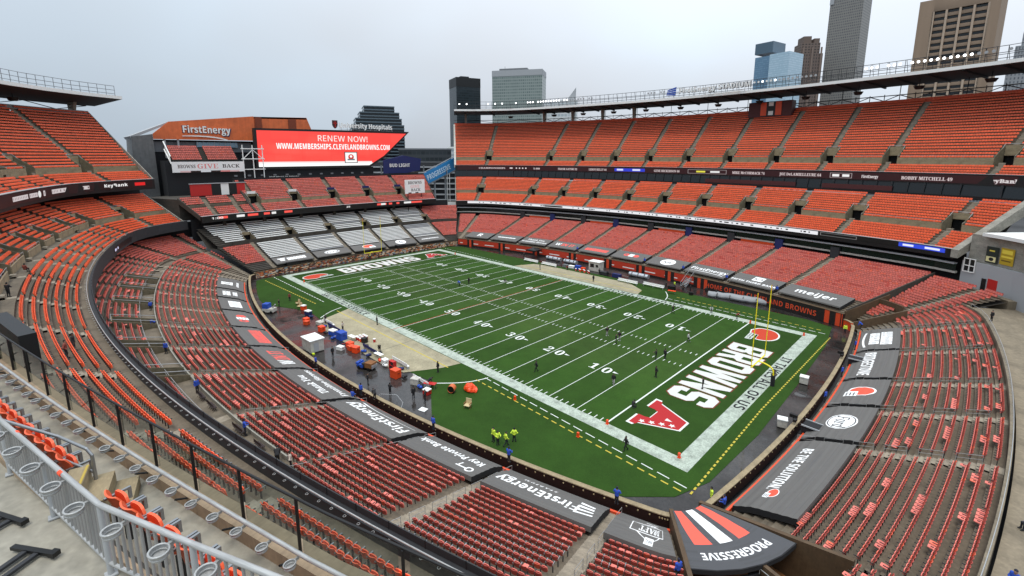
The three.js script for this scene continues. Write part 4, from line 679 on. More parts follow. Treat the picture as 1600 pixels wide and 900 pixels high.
{ // corner gap: plaza wall, flag poles, parking deck behind
  const gar = thing('parking_deck', 'grey open parking structure seen through the stadium corner gap', 'building', null, [-150, 0, -92], 0.7);
  for (let i = 0; i < 9; i++) mesh('floor_slab', bx(70, 0.7, 24, 0, 2 + i * 3.0, 0), M.greyLight, gar);
  for (let i = 0; i < 9; i++) mesh('dark_bay', bx(69, 2.2, 22, 0, 3.5 + i * 3.0, -0.6), M.charcoal, gar);
  const cm = []; for (let x = -33; x <= 33; x += 6) cm.push(bx(0.7, 27, 0.6, x, 13.5, 11.8)); mesh('columns', merge(cm), M.grey, gar);
  const pw = thing('plaza_wall', 'pale plaza wall and walkway closing the stadium corner gap', 'wall', null, [-86, 0, -50], Math.PI / 4);
  mesh('wall', bx(30, 4.6, 0.6, 0, 10.7, 0), M.concLight, pw); mesh('white_band', bx(30, 1.4, 0.3, 0, 12.2, 0.6), M.white, pw); mesh('base', bx(30, 8.4, 6, 0, 4.2, -3.5), M.concDark, pw); mesh('railing', bx(30, 0.1, 0.1, 0, 13.9, 0), M.steelPaint, pw);
  for (const [x, z, h, lab] of [[-96, -60, 27, 'thin flag pole with a small limp flag in the corner gap'], [-91, -57.5, 24.5, 'plain thin pole standing beside the flag pole']]) { const f = thing('flag_pole', lab, 'pole', null, [x, 0, z]); mesh('pole', cyl([0, 8, 0], [0, h, 0], 0.12, 6), M.white, f); if (h > 25) mesh('flag', quadGeo([[0, h - 3, 0], [0.8, h - 3.6, 1.0], [0.8, h - 1.8, 1.0], [0, h - 0.3, 0]]), M.maroon, f); }
}
{ // stair block closing the far right end of the roofed stand
  const b = thing('corner_building', 'pale grey stair building with advertising panels at the end of the roofed stand', 'building');
  const ga = gS0 - 0.6, q = (r, y) => P(ga, r, y);
  mesh('wall', sweep(ga - 12, ga, boxProf(25, 36, 4.5, 12.2), { closed: true, caps: true }), M.greyLight, b);
  mesh('upper_wall', sweep(ga - 12, ga - 0.3, boxProf(25.6, 36, 12.2, 17.4), { closed: true, caps: true }), M.concLight, b);
  mesh('sloped_slab', radial(gS0 - 0.3, [[23.4, 12.6], [23.4, 14.2], [41, 24.2], [41, 21.8]], 1.3), M.concLight, b);
  mesh('white_roof', sweep(ga - 12, ga - 2, boxProf(24.4, 37, 17.4, 18.0), { closed: true, caps: true }), M.white, b);
  const adA = canvasTex(128, 128, (x) => { x.fillStyle = '#1f2a22'; x.fillRect(0, 0, 128, 128); x.fillStyle = '#e3d9a0'; x.fillRect(6, 78, 100, 40); x.fillStyle = '#1c1c1c'; x.beginPath(); x.ellipse(60, 98, 24, 14, 0, 0, 7); x.fill(); x.fillStyle = '#d8c24a'; x.font = 'bold 16px sans-serif'; x.fillRect(30, 26, 56, 12); });
  const adB = canvasTex(128, 128, (x) => { x.fillStyle = '#b89a20'; x.fillRect(0, 0, 128, 128); x.fillStyle = '#efd94a'; x.fillRect(10, 14, 100, 30); x.fillRect(10, 60, 108, 14); x.fillStyle = '#6a5510'; x.fillRect(14, 92, 90, 10); });
  mesh('advertising_panel', sweep(ga - 3.6, ga - 2.2, [[25.4, 12.6], [25.4, 15.6]], { unit: true }), new THREE.MeshStandardMaterial({ map: adA, roughness: 0.6 }), b); mesh('advertising_panel', sweep(ga - 5.4, ga - 3.8, [[25.4, 12.8], [25.4, 15.8]], { unit: true }), new THREE.MeshStandardMaterial({ map: adB, roughness: 0.6 }), b);
  mesh('window', sweepBox(ga - 1.5, ga - 0.35, 24.85, 24.95, 10.4, 12.6), M.darkGlass, b); const wf = []; for (const g of [ga - 1.55, ga - 0.93, ga - 0.3]) wf.push(sweepBox(g - 0.04, g + 0.04, 24.7, 24.84, 10.2, 12.8)); for (const y of [10.2, 11.4, 12.7]) wf.push(sweepBox(ga - 1.55, ga - 0.3, 24.72, 24.83, y - 0.07, y + 0.07)); mesh('window_frame', merge(wf), M.white, b);
  mesh('red_poster', sweepBox(ga - 4.4, ga - 3.2, 24.9, 24.98, 7.4, 9.8), M.red, b); mesh('doorway', sweepBox(ga - 3.0, ga - 2.5, 24.88, 24.97, 7, 9.6), M.black, b);
}
// ---------------------------------------------------------------- skyline
function tower(label, x, z, yaw, build) { const g = thing('office_tower', label, 'tower', null, [x, 0, z], yaw); build(g); return g; }
function facadeTex(cols, rowsN, wall, glassA, glassB, ww = 0.6, wh = 0.55) { const W = 512, H = 512; return canvasTex(W, H, (x) => { x.fillStyle = wall; x.fillRect(0, 0, W, H); for (let j = 0; j < rowsN; j++) for (let i = 0; i < cols; i++) { x.fillStyle = hash2(i * 7 + 1, j * 3 + 5) < 0.5 ? glassA : glassB; x.fillRect((i + (1 - ww) / 2) * W / cols, (j + (1 - wh) / 2) * H / rowsN, ww * W / cols, wh * H / rowsN); } }); }
const fmat = (t, rough = 0.35) => new THREE.MeshStandardMaterial({ map: t, roughness: rough });
{
  // local +z faces the stadium; yaw turns it to the viewer
  tower('black glass office tower with a darker crown, standing alone', -620.2, -502.4, 0.882 + 0.35, (g) => { const t = facadeTex(14, 36, '#2b3338', '#1a2327', '#222c31', 0.8, 0.62); mesh('shaft', bx(46, 154, 40, 0, 77, 0), fmat(t, 0.25), g); mesh('dark_crown', bx(46.4, 16, 40.4, 0, 162.2, 0), M.black, g); mesh('roof_plant', bx(16, 4, 14, -2, 172.3, 0), M.charcoal, g); mesh('shaft_base', bx(46.6, 30, 40.6, 0, 15, 0), M.charcoal, g); });
  tower('grey green glass slab tower with a pale top floor', -482, -503.9, 0.77 - 0.22, (g) => { const t = facadeTex(26, 34, '#8c948f', '#5a6a68', '#6b7a76', 0.62, 0.55); mesh('shaft', bx(82, 158, 36, 0, 79, 0), fmat(t, 0.3), g); mesh('pale_top', bx(82.6, 9, 36.6, 0, 162.6, 0), M.greyLight, g); mesh('roof_plant', bx(46, 4, 20, -8, 169.2, 0), M.grey, g); mesh('mast', cyl([-24, 170, 0], [-24, 176, 0], 0.3, 5), M.grey, g); });
  tower('dark stepped glass building rising behind the scoreboard', -292.1, -136, 1.06 + 0.1, (g) => { const steps = [[41, 56], [36, 61], [31, 66], [24, 71]]; steps.forEach(([w, h], i) => { const cx = i === 3 ? 2 : i, d = 34 - i * 4; mesh('step_block', bx(w, h, d, cx, h / 2, 0), M.darkGlass, g); const y0 = i ? steps[i - 1][1] - 4 : 26; for (let y = y0; y < h; y += 2.6) mesh('floor_band', bx(w + 0.3, 0.9, d + 0.3, cx, y + 1.9, 0), std('#56636b', 0.4), g); }); });
  tower('low white building with a pointed glass fin on the roof', -303.7, -396.7, 0.68, (g) => { mesh('block', bx(40, 98, 30, -2, 49, 0), fmat(facadeTex(10, 14, '#cfd0cf', '#a8b0b4', '#b8bec0', 0.8, 0.4)), g); mesh('fin', fix(extr(poly([[4, 98], [16, 98], [16, 114]]), 4)), M.greyLight, g); });
  tower('blue mirror glass hotel tower with a stepped top', -110.4, -553.6, 0.288 - 0.5, (g) => { const t = facadeTex(14, 60, '#5d7d96', '#6d8fa8', '#64869f', 0.86, 0.7), t2 = facadeTex(14, 60, '#9db8c8', '#b4cbd9', '#a9c3d2', 0.86, 0.7); mesh('dark_wing', bx(20, 146, 26, -11.5, 73, 0), fmat(t, 0.12), g); mesh('notched_cap', bx(21, 12, 26.5, -11.5, 155.2, 0.5), std('#4c6272', 0.3), g); mesh('pale_wing', bx(22, 146, 30, 9.6, 73, 3), fmat(t2, 0.12), g); });
  tower('brown stone tower with a notched stepped crown', -119.9, -706.7, 0.245 + 0.4, (g) => { const t = facadeTex(9, 40, '#6a5a52', '#3c3430', '#463d39', 0.45, 0.6); mesh('shaft', bx(28, 170, 24, 0, 85, 0), fmat(t, 0.7), g); mesh('crown_block', bx(24, 14, 22, -2, 177, 0), fmat(facadeTex(6, 4, '#6f5f56', '#3c3430', '#443a36', 0.6, 0.5), 0.7), g); mesh('crown_block', bx(10, 9, 18, -6, 188.6, 0), std('#6a5b52', 0.8), g); mesh('crown_block', bx(7, 6, 18, 6, 187.1, 0), std('#6a5b52', 0.8), g); for (const x of [-11.5, 0, 11.5]) mesh('pier', bx(1.8, 178, 1.2, x, 89, 12.4), std('#7d6c62', 0.8), g); });
  tower('tallest grey stone skyscraper with a fine window grid, cut by the top of view', -87.6, -764.9, 0.19 - 0.3, (g) => { const t = facadeTex(18, 70, '#86827c', '#4f5153', '#5d5f60', 0.55, 0.55); mesh('shaft', bx(40, 246, 34, 0, 123, 0), fmat(t, 0.5), g); mesh('upper_shaft', bx(37, 60, 31, 0, 276.2, 0), fmat(facadeTex(16, 18, '#86827c', '#4f5153', '#5d5f60', 0.55, 0.55), 0.5), g); for (const x of [-18, 18]) mesh('corner_cap', bx(5, 8, 3, x, 245.8, 16.2), M.greyLight, g); mesh('dark_slot', bx(2, 40, 1, 6, 270, 15.4), M.charcoal, g); });
  tower('pale terraced deco tower at the frame edge behind the roof lamps', 95, -829.9, 0, (g) => { const t = facadeTex(10, 30, '#8f9194', '#5c6066', '#6b7076', 0.4, 0.6); [[34, 140], [26, 168], [17, 185], [9, 199]].forEach(([w, h], i) => mesh('tier_block', bx(w, h, w, i * 0.5, h / 2, 0), fmat(t, 0.7), g)); });
  // slab with a window grid built floor by floor
  tower('broad brown concrete slab tower with rows of dark window strips', 46.5, -449.5, 0.054 - 0.16, (g) => {
    const cm = std('#a28c79', 0.85, { map: rep(streakT, 0.05) }), W = 46, H = 151, w0 = -14, w1 = 17, y0 = 62, y1 = 142;
    mesh('left_pier', bx(w0 + W / 2, H, 30, (-W / 2 + w0) / 2, H / 2, 0), cm, g); mesh('right_pier', bx(W / 2 - w1, H, 30, (W / 2 + w1) / 2, H / 2, 0), cm, g); mesh('top_band', bx(w1 - w0, H - y1, 30, (w0 + w1) / 2, (H + y1) / 2, 0), cm, g); mesh('lower_body', bx(w1 - w0, y0, 29.6, (w0 + w1) / 2, y0 / 2, 0), cm, g); mesh('core', bx(w1 - w0, y1 - y0, 25, (w0 + w1) / 2, (y0 + y1) / 2, -0.5), cm, g);
    mesh('roof_plant', bx(24, 5, 16, -4, H + 2.5, 0), cm, g);
    const nR = 17, nC = 4, ch = (y1 - y0) / nR, cw = (w1 - w0) / nC;
    for (let i = 0; i <= nC; i++) mesh('mullion_pier', bx(1.3, y1 - y0, 2.4, w0 + i * cw, (y0 + y1) / 2, 13.8), std('#b5a08c', 0.85), g);
    for (let j = 0; j < nR; j++) { mesh('floor_band', bx(w1 - w0, ch * 0.52, 1.6, (w0 + w1) / 2, y0 + (j + 0.26) * ch, 13.3), cm, g); for (let i = 0; i < nC; i++) mesh('window', bx(cw - 1.5, ch * 0.46, 0.3, w0 + (i + 0.5) * cw, y0 + (j + 0.76) * ch, 12.8), M.darkGlass, g); }
  });
  const low = thing('office_block', 'low dark glass office block behind the corner gap', 'building', null, [-196, 0, -118], 0.95); mesh('block', bx(34, 36, 20, 0, 18, 0), fmat(facadeTex(12, 9, '#3c4043', '#23282b', '#2d3336', 0.85, 0.5), 0.3), low); mesh('roof_edge', bx(34.6, 1, 20.6, 0, 36.5, 0), M.grey, low);
  const low2 = thing('office_block', 'pale flat roofed block beside the dark tower base', 'building', null, [-215, 0, -190], 0.85); mesh('block', bx(60, 38, 20, 0, 19, 0), fmat(facadeTex(1, 11, '#b9bcbe', '#8c949a', '#959ca1', 1, 0.4), 0.6), low2); mesh('roof_edge', bx(60.6, 1.2, 20.6, 0, 38.6, 0), M.white, low2);
  for (let i = 0; i < 5; i++) { const b = thing('office_block', ['distant grey block low on the skyline behind the gap', 'distant brown block seen between the roof columns', 'distant pale block seen between the roof columns', 'distant wide grey block behind the rear truss', 'distant blue grey block behind the rear truss'][i], 'building', null, [[-420, -230], [-190, -420], [-30, -380], [90, -360], [20, -520]][i].flatMap((v, k) => k ? [0, v] : [v]), 0.3 * i); mesh('block', bx(70, [38, 66, 58, 62, 76][i], 30, 0, [19, 33, 29, 31, 38][i], 0), fmat(facadeTex(16, 16, ['#8f9295', '#85776a', '#a9aaa8', '#8a8d90', '#7c8a94'][i], '#565d62', '#646b70', 0.6, 0.5), 0.5), b); mesh('roof_edge', bx(70.8, 1.2, 30.8, 0, [38.6, 66.6, 58.6, 62.6, 76.6][i], 0), M.grey, b); }
}
// ---------------------------------------------------------------- the deck in the foreground
const fgSeatSpots = [];
{
  const g0 = gOn('N', 40, 38.5), g1 = SEG.NE.g0 + 10;
  mesh('deck_walkway', sweepBox(g0, g1, 34.1, 35.62, 24.6, 25.15), M.walk, north, 'pale concrete walkway behind the guard rail');
  mesh('deck_kerb', sweepBox(g0, g1, 33.72, 34.1, 24.2, 25.42), M.kerb, north); mesh('deck_kerb', sweepBox(g0, g1, 33.5, 33.72, 23.8, 25.1), M.concDark, north);
  mesh('rear_platform', sweepBox(g0, g1, 35.7, 46, 25.4, 26.22), M.walk, north, 'concrete platform below the camera'); mesh('platform_riser', sweepBox(g0, g1, 35.6, 35.7, 25.0, 26.2), M.concDark, north);
  mesh('platform_kerb', sweepBox(g0, g1, 35.72, 35.8, 26.22, 26.36), M.kerb, north);
  // joints in the platform
  // outer guard: black posts, glass panes, thin black top rail; grey pipe with cup holders inside
  const gd = thing('guard_rail', 'black framed glass guard with a grey pipe rail and cup holders', 'railing');
  const gx = (x) => gOn('N', x, -147.3 + Math.sqrt((190 + 34) ** 2 - (x - 2) ** 2));
  const posts = []; for (let x = 44; x < 57; x += 1.45) posts.push(gx(x)); for (let x = 57.05; x < 72; x += 1.45) posts.push(gx(x));
  posts.forEach((g, i) => { mesh('post', merge([cyl(P(g, 33.92, 24.9), P(g, 33.92, 26.42), 0.028, 6), cyl(P(g, 33.92, 25.3), P(g, 34.3, 25.5), 0.02, 5)]), M.black, gd); if (i + 1 < posts.length) mesh('glass_pane', sweep(g + 0.05, posts[i + 1] - 0.05, [[33.9, 25.3], [33.9, 26.38]]), M.glass, gd); });
  mesh('top_rail', sweepTube(posts[0], posts[posts.length - 1], 33.92, 26.43, 0.024, 6, 1.4), M.black, gd);
  mesh('pipe_rail', sweepTube(posts[0], posts[posts.length - 1], 34.33, 26.0, 0.034, 8, 1.4), M.galv, gd);
  mesh('base_plate_strip', sweepBox(posts[0], posts[posts.length - 1], 33.86, 33.98, 25.1, 25.3), M.greyLight, gd);
  const cupG = (rad) => { const l = []; const a = new THREE.CylinderGeometry(rad, rad * 0.9, 0.02, 14, 1, true); const t1 = new THREE.TorusGeometry(rad, rad * 0.13, 6, 16); t1.rotateX(Math.PI / 2); const t2 = new THREE.TorusGeometry(rad * 0.92, rad * 0.1, 5, 16); t2.rotateX(Math.PI / 2); t2.translate(0, -rad * 0.55, 0); const w = new THREE.CylinderGeometry(rad * 1.0, rad * 0.92, rad * 0.55, 16, 1, true); w.translate(0, -rad * 0.28, 0); const fl = new THREE.CircleGeometry(rad * 0.9, 14); fl.rotateX(-Math.PI / 2); fl.translate(0, -rad * 0.8, 0); const w2 = new THREE.CylinderGeometry(rad, rad * 0.9, rad * 0.8, 16, 1, true); w2.translate(0, -rad * 0.4, 0); l.push(t1, t2, w2, fl, bx(rad * 0.35, rad * 0.5, rad * 0.9, 0, -rad * 0.15, rad * 1.35)); return merge(l); };
  const cupS = cupG(0.085), cupL = cupG(0.105);
  let i = 0; for (let x = 46; x < 71.5; x += 0.62) { const g = gx(x), p = P(g, 34.47, 25.93), n = nrm(g); const c = mesh('cup_holder', cupS, M.galv, gd); c.position.set(...p); c.rotation.y = Math.atan2(-n[0], -n[1]); c.rotation.z = (hash2(i++, 5) - 0.5) * 0.25; }
  // inner guard: heavy tube, round balusters, bottom rail, cup holders
  const ig = thing('guard_rail', 'thick aluminium baluster railing nearest the camera with large cup holders', 'railing');
  const pts = [[56.2, 71.35], [62.67, 70.21], [66.62, 69.17], [68.24, 68.45], [70.2, 67.55], [73.5, 65.9]];
  const yT = 27.3, yB = 26.42, tub = (y, rad) => tubePts(pts.map(([x, z]) => [x, y, z]), rad, 12);
  mesh('top_rail', tub(yT, 0.036), M.galv, ig); mesh('bottom_rail', tub(yB, 0.025), M.galv, ig);
  for (let s = 0; s + 1 < pts.length; s++) {
    const a = pts[s], b = pts[s + 1], L = Math.hypot(b[0] - a[0], b[1] - a[1]), n = Math.round(L / 0.135);
    const dx = (b[0] - a[0]) / L, dz = (b[1] - a[1]) / L, ry = Math.atan2(-dz, dx);
    const balG = cyl([0, yB, 0], [0, yT - 0.03, 0], 0.019, 6);
    for (let k = 1; k < n; k++) { const c = mesh('baluster', balG, M.balu, ig); c.position.set(a[0] + dx * L * k / n, 0, a[1] + dz * L * k / n); }
    const np = Math.max(1, Math.round(L / 1.9)); for (let k = 0; k < np; k++) { const c = mesh('post', merge([cyl([0, 26.2, 0], [0, yT, 0], 0.036, 8), bx(0.14, 0.02, 0.14, 0, 26.24, 0)]), M.steelPaint, ig); c.position.set(a[0] + dx * L * k / np, 0, a[1] + dz * L * k / np); }
    if (s === 0) continue;
    const nc = Math.max(1, Math.round(L / 0.85)); for (let k = 0; k < nc; k++) { const c = mesh('cup_holder', cupL, M.galv, ig); const t = (k + 0.62) / nc; c.position.set(a[0] + dx * L * t + (-dz) * 0.17 * 1, yT - 0.06, a[1] + dz * L * t + dx * 0.17); c.rotation.y = ry + Math.PI; c.rotation.z = (hash2(k, s) - 0.5) * 0.2; }
  }
  for (const [x, z] of [[63.5, 69.98], [65.4, 69.5]]) mesh('orange_band', cyl([x - 0.05, yT, z + 0.013], [x + 0.05, yT, z - 0.013], 0.038, 10), M.orangeBright, ig);
  // steps and a bent hand rail down to the walkway
  const stp = thing('handrail', 'bent grey steel handrail beside the orange seats and small steps', 'railing');
  mesh('rail', tubePts([[61.75, 26.95, 70.3], [62.0, 26.35, 69.55], [62.75, 26.28, 69.2], [62.82, 26.15, 69.14], [62.82, 25.15, 69.14]], 0.03, 8), M.steel, stp); mesh('lower_rail', tubePts([[62.0, 25.85, 69.55], [62.82, 25.78, 69.14]], 0.026, 8), M.steel, stp);
  const sb = thing('concrete_steps', 'tan concrete steps leading down to the walkway between the orange seats', 'steps', null, [63.2, 25.15, 68.98], Math.atan2(0.95, 0.25) - Math.PI / 2 + 0.02);
  mesh('step', bx(0.95, 0.24, 0.36, 0, 0.12, -0.2), M.concTan, sb); mesh('step', bx(0.95, 0.48, 0.36, 0.0, 0.24, 0.16), M.concTan, sb); mesh('step', bx(0.95, 0.74, 0.3, 0, 0.37, 0.48), M.concTan, sb);
  mesh('yellow_edge', bx(0.95, 0.012, 0.04, 0, 0.746, 0.36), std('#b39a45', 0.8), sb);
  for (let x = 50; x < 62.3; x += 0.55) fgSeatSpots.push(x); for (let x = 64.15; x < 70; x += 0.55) fgSeatSpots.push(x);
  // black cabinet hung on the guard, folding frames on the platform
  const gb = gx(52.4), cb = thing('display_cabinet', 'black display cabinet mounted outside the guard rail', 'cabinet', null, P(gb, 33.45, 25.2), -0.02 + Math.atan2(nrm(gb)[0], nrm(gb)[1]));
  mesh('case', bx(3.6, 1.35, 0.42, 0, 0.55, 0), M.black, cb); mesh('bracket', bx(3.2, 0.12, 0.5, 0, -0.1, 0.2), M.charcoal, cb);
  for (const [x, z, r, lab] of [[64.35, 70.42, 0.5, 'upper of two black folding frames lying on the platform'], [65.55, 70.12, 0.62, 'lower of two black folding frames lying on the platform']]) { const f = thing('folding_stand', lab, 'stand', 'black frames on the platform', [x, 26.25, z], r); const w = 0.5; for (const s of [-1, 1]) mesh('side_bar', merge([bx(0.72, 0.05, 0.07, 0, 0.04, s * w / 2), bx(0.1, 0.07, 0.1, 0.36, 0.05, s * w / 2)]), M.black, f); for (const s of [-0.1, 0.1]) mesh('cross_bar', bx(0.07, 0.04, w, s, 0.03, 0), M.charcoal, f); }
}

// ---------------------------------------------------------------- printed covers over the front rows
function coverTex(draw, W = 512, H = 256) {
  return canvasTex(W, H, (x) => {
    x.fillStyle = '#615f5c'; x.fillRect(0, 0, W, H);
    for (let i = 0; i < 90; i++) { const a = hash2(i, W + draw.length); x.fillStyle = a < 0.5 ? 'rgba(120,120,122,0.03)' : 'rgba(20,20,22,0.03)'; x.fillRect(hash2(i, 11) * W - 40, hash2(i, 12) * H, 40 + 180 * hash2(i, 13), 2 + 16 * hash2(i, 14)); }
    for (let j = 1; j < 7; j++) { x.fillStyle = 'rgba(30,30,32,0.14)'; x.fillRect(0, j * H / 7, W, 2); }
    x.textAlign = 'center'; x.textBaseline = 'middle'; draw(x, W, H);
  });
}
const WHT = '#f0f0ee', RDO = '#f0584c';
function words(x, s, cx, cy, px, col, sx = 1, font = 'sans-serif') { x.save(); x.translate(cx, cy); x.scale(sx, 1); x.fillStyle = col; x.font = 'bold ' + px + 'px ' + font; x.fillText(s, 0, 0); x.restore(); }
function helmetArt(x, cx, cy, s, flip) { x.save(); x.translate(cx, cy); x.scale(flip ? -s : s, s); x.fillStyle = WHT; x.beginPath(); x.ellipse(0, -4, 66, 46, 0, 0, 7); x.fill(); x.fillStyle = '#e8563f'; x.beginPath(); x.ellipse(0, -4, 59, 39, 0, 0, 7); x.fill(); x.fillStyle = WHT; x.fillRect(8, 6, 70, 44); x.fillStyle = '#57585b'; for (let i = 0; i < 3; i++) x.fillRect(26, 14 + i * 12, 44, 5); x.restore(); }
const art = {
  plain: () => { },
  draft: (x, W, H) => { words(x, 'CLEVELAND', W / 2, H * 0.87, 22, WHT); x.strokeStyle = WHT; x.lineWidth = 6; x.strokeRect(W * 0.22, H * 0.45, W * 0.56, H * 0.26); words(x, 'DRAFT', W / 2, H * 0.585, 54, WHT, 1.0, 'serif'); x.beginPath(); x.moveTo(W * 0.27, H * 0.72); x.lineTo(W * 0.5, H * 0.8); x.lineTo(W * 0.73, H * 0.72); x.stroke(); x.beginPath(); x.moveTo(W * 0.3, H * 0.45); x.lineTo(W * 0.42, H * 0.32); x.lineTo(W * 0.58, H * 0.32); x.lineTo(W * 0.7, H * 0.45); x.stroke(); x.fillStyle = WHT; x.fillRect(W * 0.43, H * 0.17, W * 0.14, H * 0.2); words(x, 'NFL', W / 2, H * 0.27, 28, '#57585b'); bars(x, W / 2, H * 0.775, 50, 12, WHT, 4, 3); },
  festadium: (x, W, H) => { words(x, 'FirstEnergy', W * 0.57, H * 0.45, 76, WHT, 0.98); words(x, 'S T A D I U M', W * 0.6, H * 0.72, 28, WHT); x.fillStyle = WHT; for (let i = 0; i < 4; i++) { x.beginPath(); x.moveTo(W * 0.05 + i * 4, H * (0.36 + i * 0.085)); x.lineTo(W * 0.2, H * (0.3 + i * 0.11)); x.lineTo(W * 0.2, H * (0.355 + i * 0.11)); x.lineTo(W * 0.05 + i * 4, H * (0.4 + i * 0.085)); x.fill(); } },
  key: (x, W, H) => { words(x, 'Key Private Bank', W * 0.52, H * 0.58, 58, WHT, 0.95); x.strokeStyle = WHT; x.lineWidth = 9; x.beginPath(); x.arc(W * 0.12, H * 0.26, 18, 0, 7); x.stroke(); x.beginPath(); x.moveTo(W * 0.155, H * 0.26); x.lineTo(W * 0.29, H * 0.26); x.stroke(); x.beginPath(); x.moveTo(W * 0.26, H * 0.26); x.lineTo(W * 0.26, H * 0.4); x.stroke(); },
  fe: (x, W, H) => { words(x, 'FirstEnergy', W / 2, H * 0.5, 84, WHT, 1); x.fillStyle = WHT; x.beginPath(); x.moveTo(W * 0.07, H * 0.74); x.quadraticCurveTo(W * 0.6, H * 0.66, W * 0.93, H * 0.8); x.lineTo(W * 0.9, H * 0.83); x.quadraticCurveTo(W * 0.6, H * 0.7, W * 0.07, H * 0.76); x.fill(); },
  thanks: (x, W, H) => { words(x, 'Thank You', W * 0.48, H * 0.36, 58, WHT, 1, 'serif'); words(x, 'Frontline Heroes', W * 0.5, H * 0.66, 58, WHT, 0.95, 'serif'); },
  mutual: (x, W, H) => { words(x, 'W', W * 0.24, H * 0.5, 120, WHT, 0.85); words(x, 'IN IT', W * 0.58, H * 0.5, 120, RDO, 0.8); },
  homestead: (x, W, H) => { bars(x, W / 2, H * 0.55, W * 0.74, 80, RDO, 9, 2); },
  crest: (x, W, H) => { x.fillStyle = RDO; x.beginPath(); x.ellipse(W * 0.36, H * 0.5, 40, 34, 0, 0, 7); x.fill(); x.beginPath(); x.ellipse(W * 0.66, H * 0.5, 40, 34, 0, 0, 7); x.fill(); x.fillStyle = WHT; x.fillRect(W * 0.44, H * 0.34, W * 0.14, H * 0.32); x.fillStyle = '#8a8a8a'; for (let i = 0; i < 3; i++) x.fillRect(W * 0.455, H * (0.4 + i * 0.08), W * 0.11, 6); x.fillStyle = '#57585b'; x.fillRect(W * 0.32, H * 0.44, 34, 26); },
  plate: (x, W, H) => { x.fillStyle = WHT; x.fillRect(W * 0.24, H * 0.34, W * 0.52, H * 0.36); x.fillStyle = '#a9a9a8'; for (let i = 0; i < 6; i++) x.fillRect(W * (0.3 + i * 0.07), H * 0.45, W * 0.035, H * 0.14); },
  stack: (x, W, H) => { bars(x, W * 0.5, H * 0.36, W * 0.5, 60, WHT, 6, 5); bars(x, W * 0.5, H * 0.62, W * 0.44, 36, WHT, 8, 6); },
  mark: (x, W, H) => { x.fillStyle = WHT; for (const u of [0.38, 0.52]) { x.fillRect(W * u, H * 0.2, 44, 96); x.fillRect(W * u - 14, H * 0.2, 30, 24); x.fillRect(W * u - 14, H * 0.5, 72, 20); } bars(x, W * 0.5, H * 0.74, W * 0.46, 22, WHT, 10, 7); },
  solution: (x, W, H) => { words(x, 'BE THE SOLUTION.', W * 0.45, H * 0.66, 60, WHT, 0.6); helmetArt(x, W * 0.8, H * 0.6, 0.42, false); },
  oval: (x, W, H) => { x.fillStyle = WHT; x.beginPath(); x.ellipse(W / 2, H / 2, 112, 62, 0, 0, 7); x.fill(); x.strokeStyle = '#4a4b4d'; x.lineWidth = 5; x.beginPath(); x.ellipse(W / 2, H / 2, 102, 53, 0, 0, 7); x.stroke(); x.save(); x.translate(W / 2, H / 2); x.fillStyle = '#3f4042'; x.font = 'italic bold 72px serif'; x.fillText('Ford', 0, 2); x.restore(); },
  helmet: (x, W, H) => { helmetArt(x, W / 2, H / 2, 1.35, false); },
  tyre: (x, W, H) => { words(x, 'BRIDGESTONE', W / 2, H * 0.62, 84, WHT, 0.78); },
  sugar: (x, W, H) => { bars(x, W / 2, H * 0.36, W * 0.62, 62, WHT, 9, 8); bars(x, W / 2, H * 0.62, W * 0.56, 56, WHT, 5, 9); x.fillStyle = WHT; x.beginPath(); x.moveTo(W * 0.14, H * 0.8); x.quadraticCurveTo(W * 0.5, H * 0.9, W * 0.86, H * 0.78); x.lineTo(W * 0.86, H * 0.83); x.quadraticCurveTo(W * 0.5, H * 0.96, W * 0.14, H * 0.85); x.fill(); },
  grocer: (x, W, H) => { words(x, 'meijer', W / 2, H * 0.5, 110, WHT, 0.95); },
  bank: (x, W, H) => { words(x, 'FIFTH THIRD BANK', W / 2, H * 0.74, 48, WHT, 1.15); x.fillStyle = WHT; x.fillRect(W * 0.4, H * 0.16, W * 0.22, H * 0.38); words(x, '5/3', W * 0.51, H * 0.36, 66, '#4a4b4d'); },
  disc: (x, W, H) => { x.fillStyle = WHT; x.beginPath(); x.ellipse(W / 2, H / 2, 100, 84, 0, 0, 7); x.fill(); words(x, 'NW', W / 2, H * 0.54, 70, '#4a4b4d'); },
  rlogo: (x, W, H) => { words(x, 'R', W / 2, H / 2, 150, WHT, 1.2); },
  univ: (x, W, H) => { bars(x, W / 2, H / 2, W * 0.66, 34, WHT, 14, 3); },
  deacon: (x, W, H) => { x.fillStyle = WHT; x.fillRect(W * 0.16, H * 0.34, 60, 84); x.fillRect(W * 0.12, H * 0.3, 100, 26); bars(x, W * 0.6, H * 0.52, W * 0.5, 88, WHT, 6, 4); },
  gcirc: (x, W, H) => { x.fillStyle = WHT; x.beginPath(); x.arc(W / 2, H / 2, 90, 0, 7); x.fill(); words(x, 'G', W / 2, H / 2, 110, '#4a4b4d'); },
};
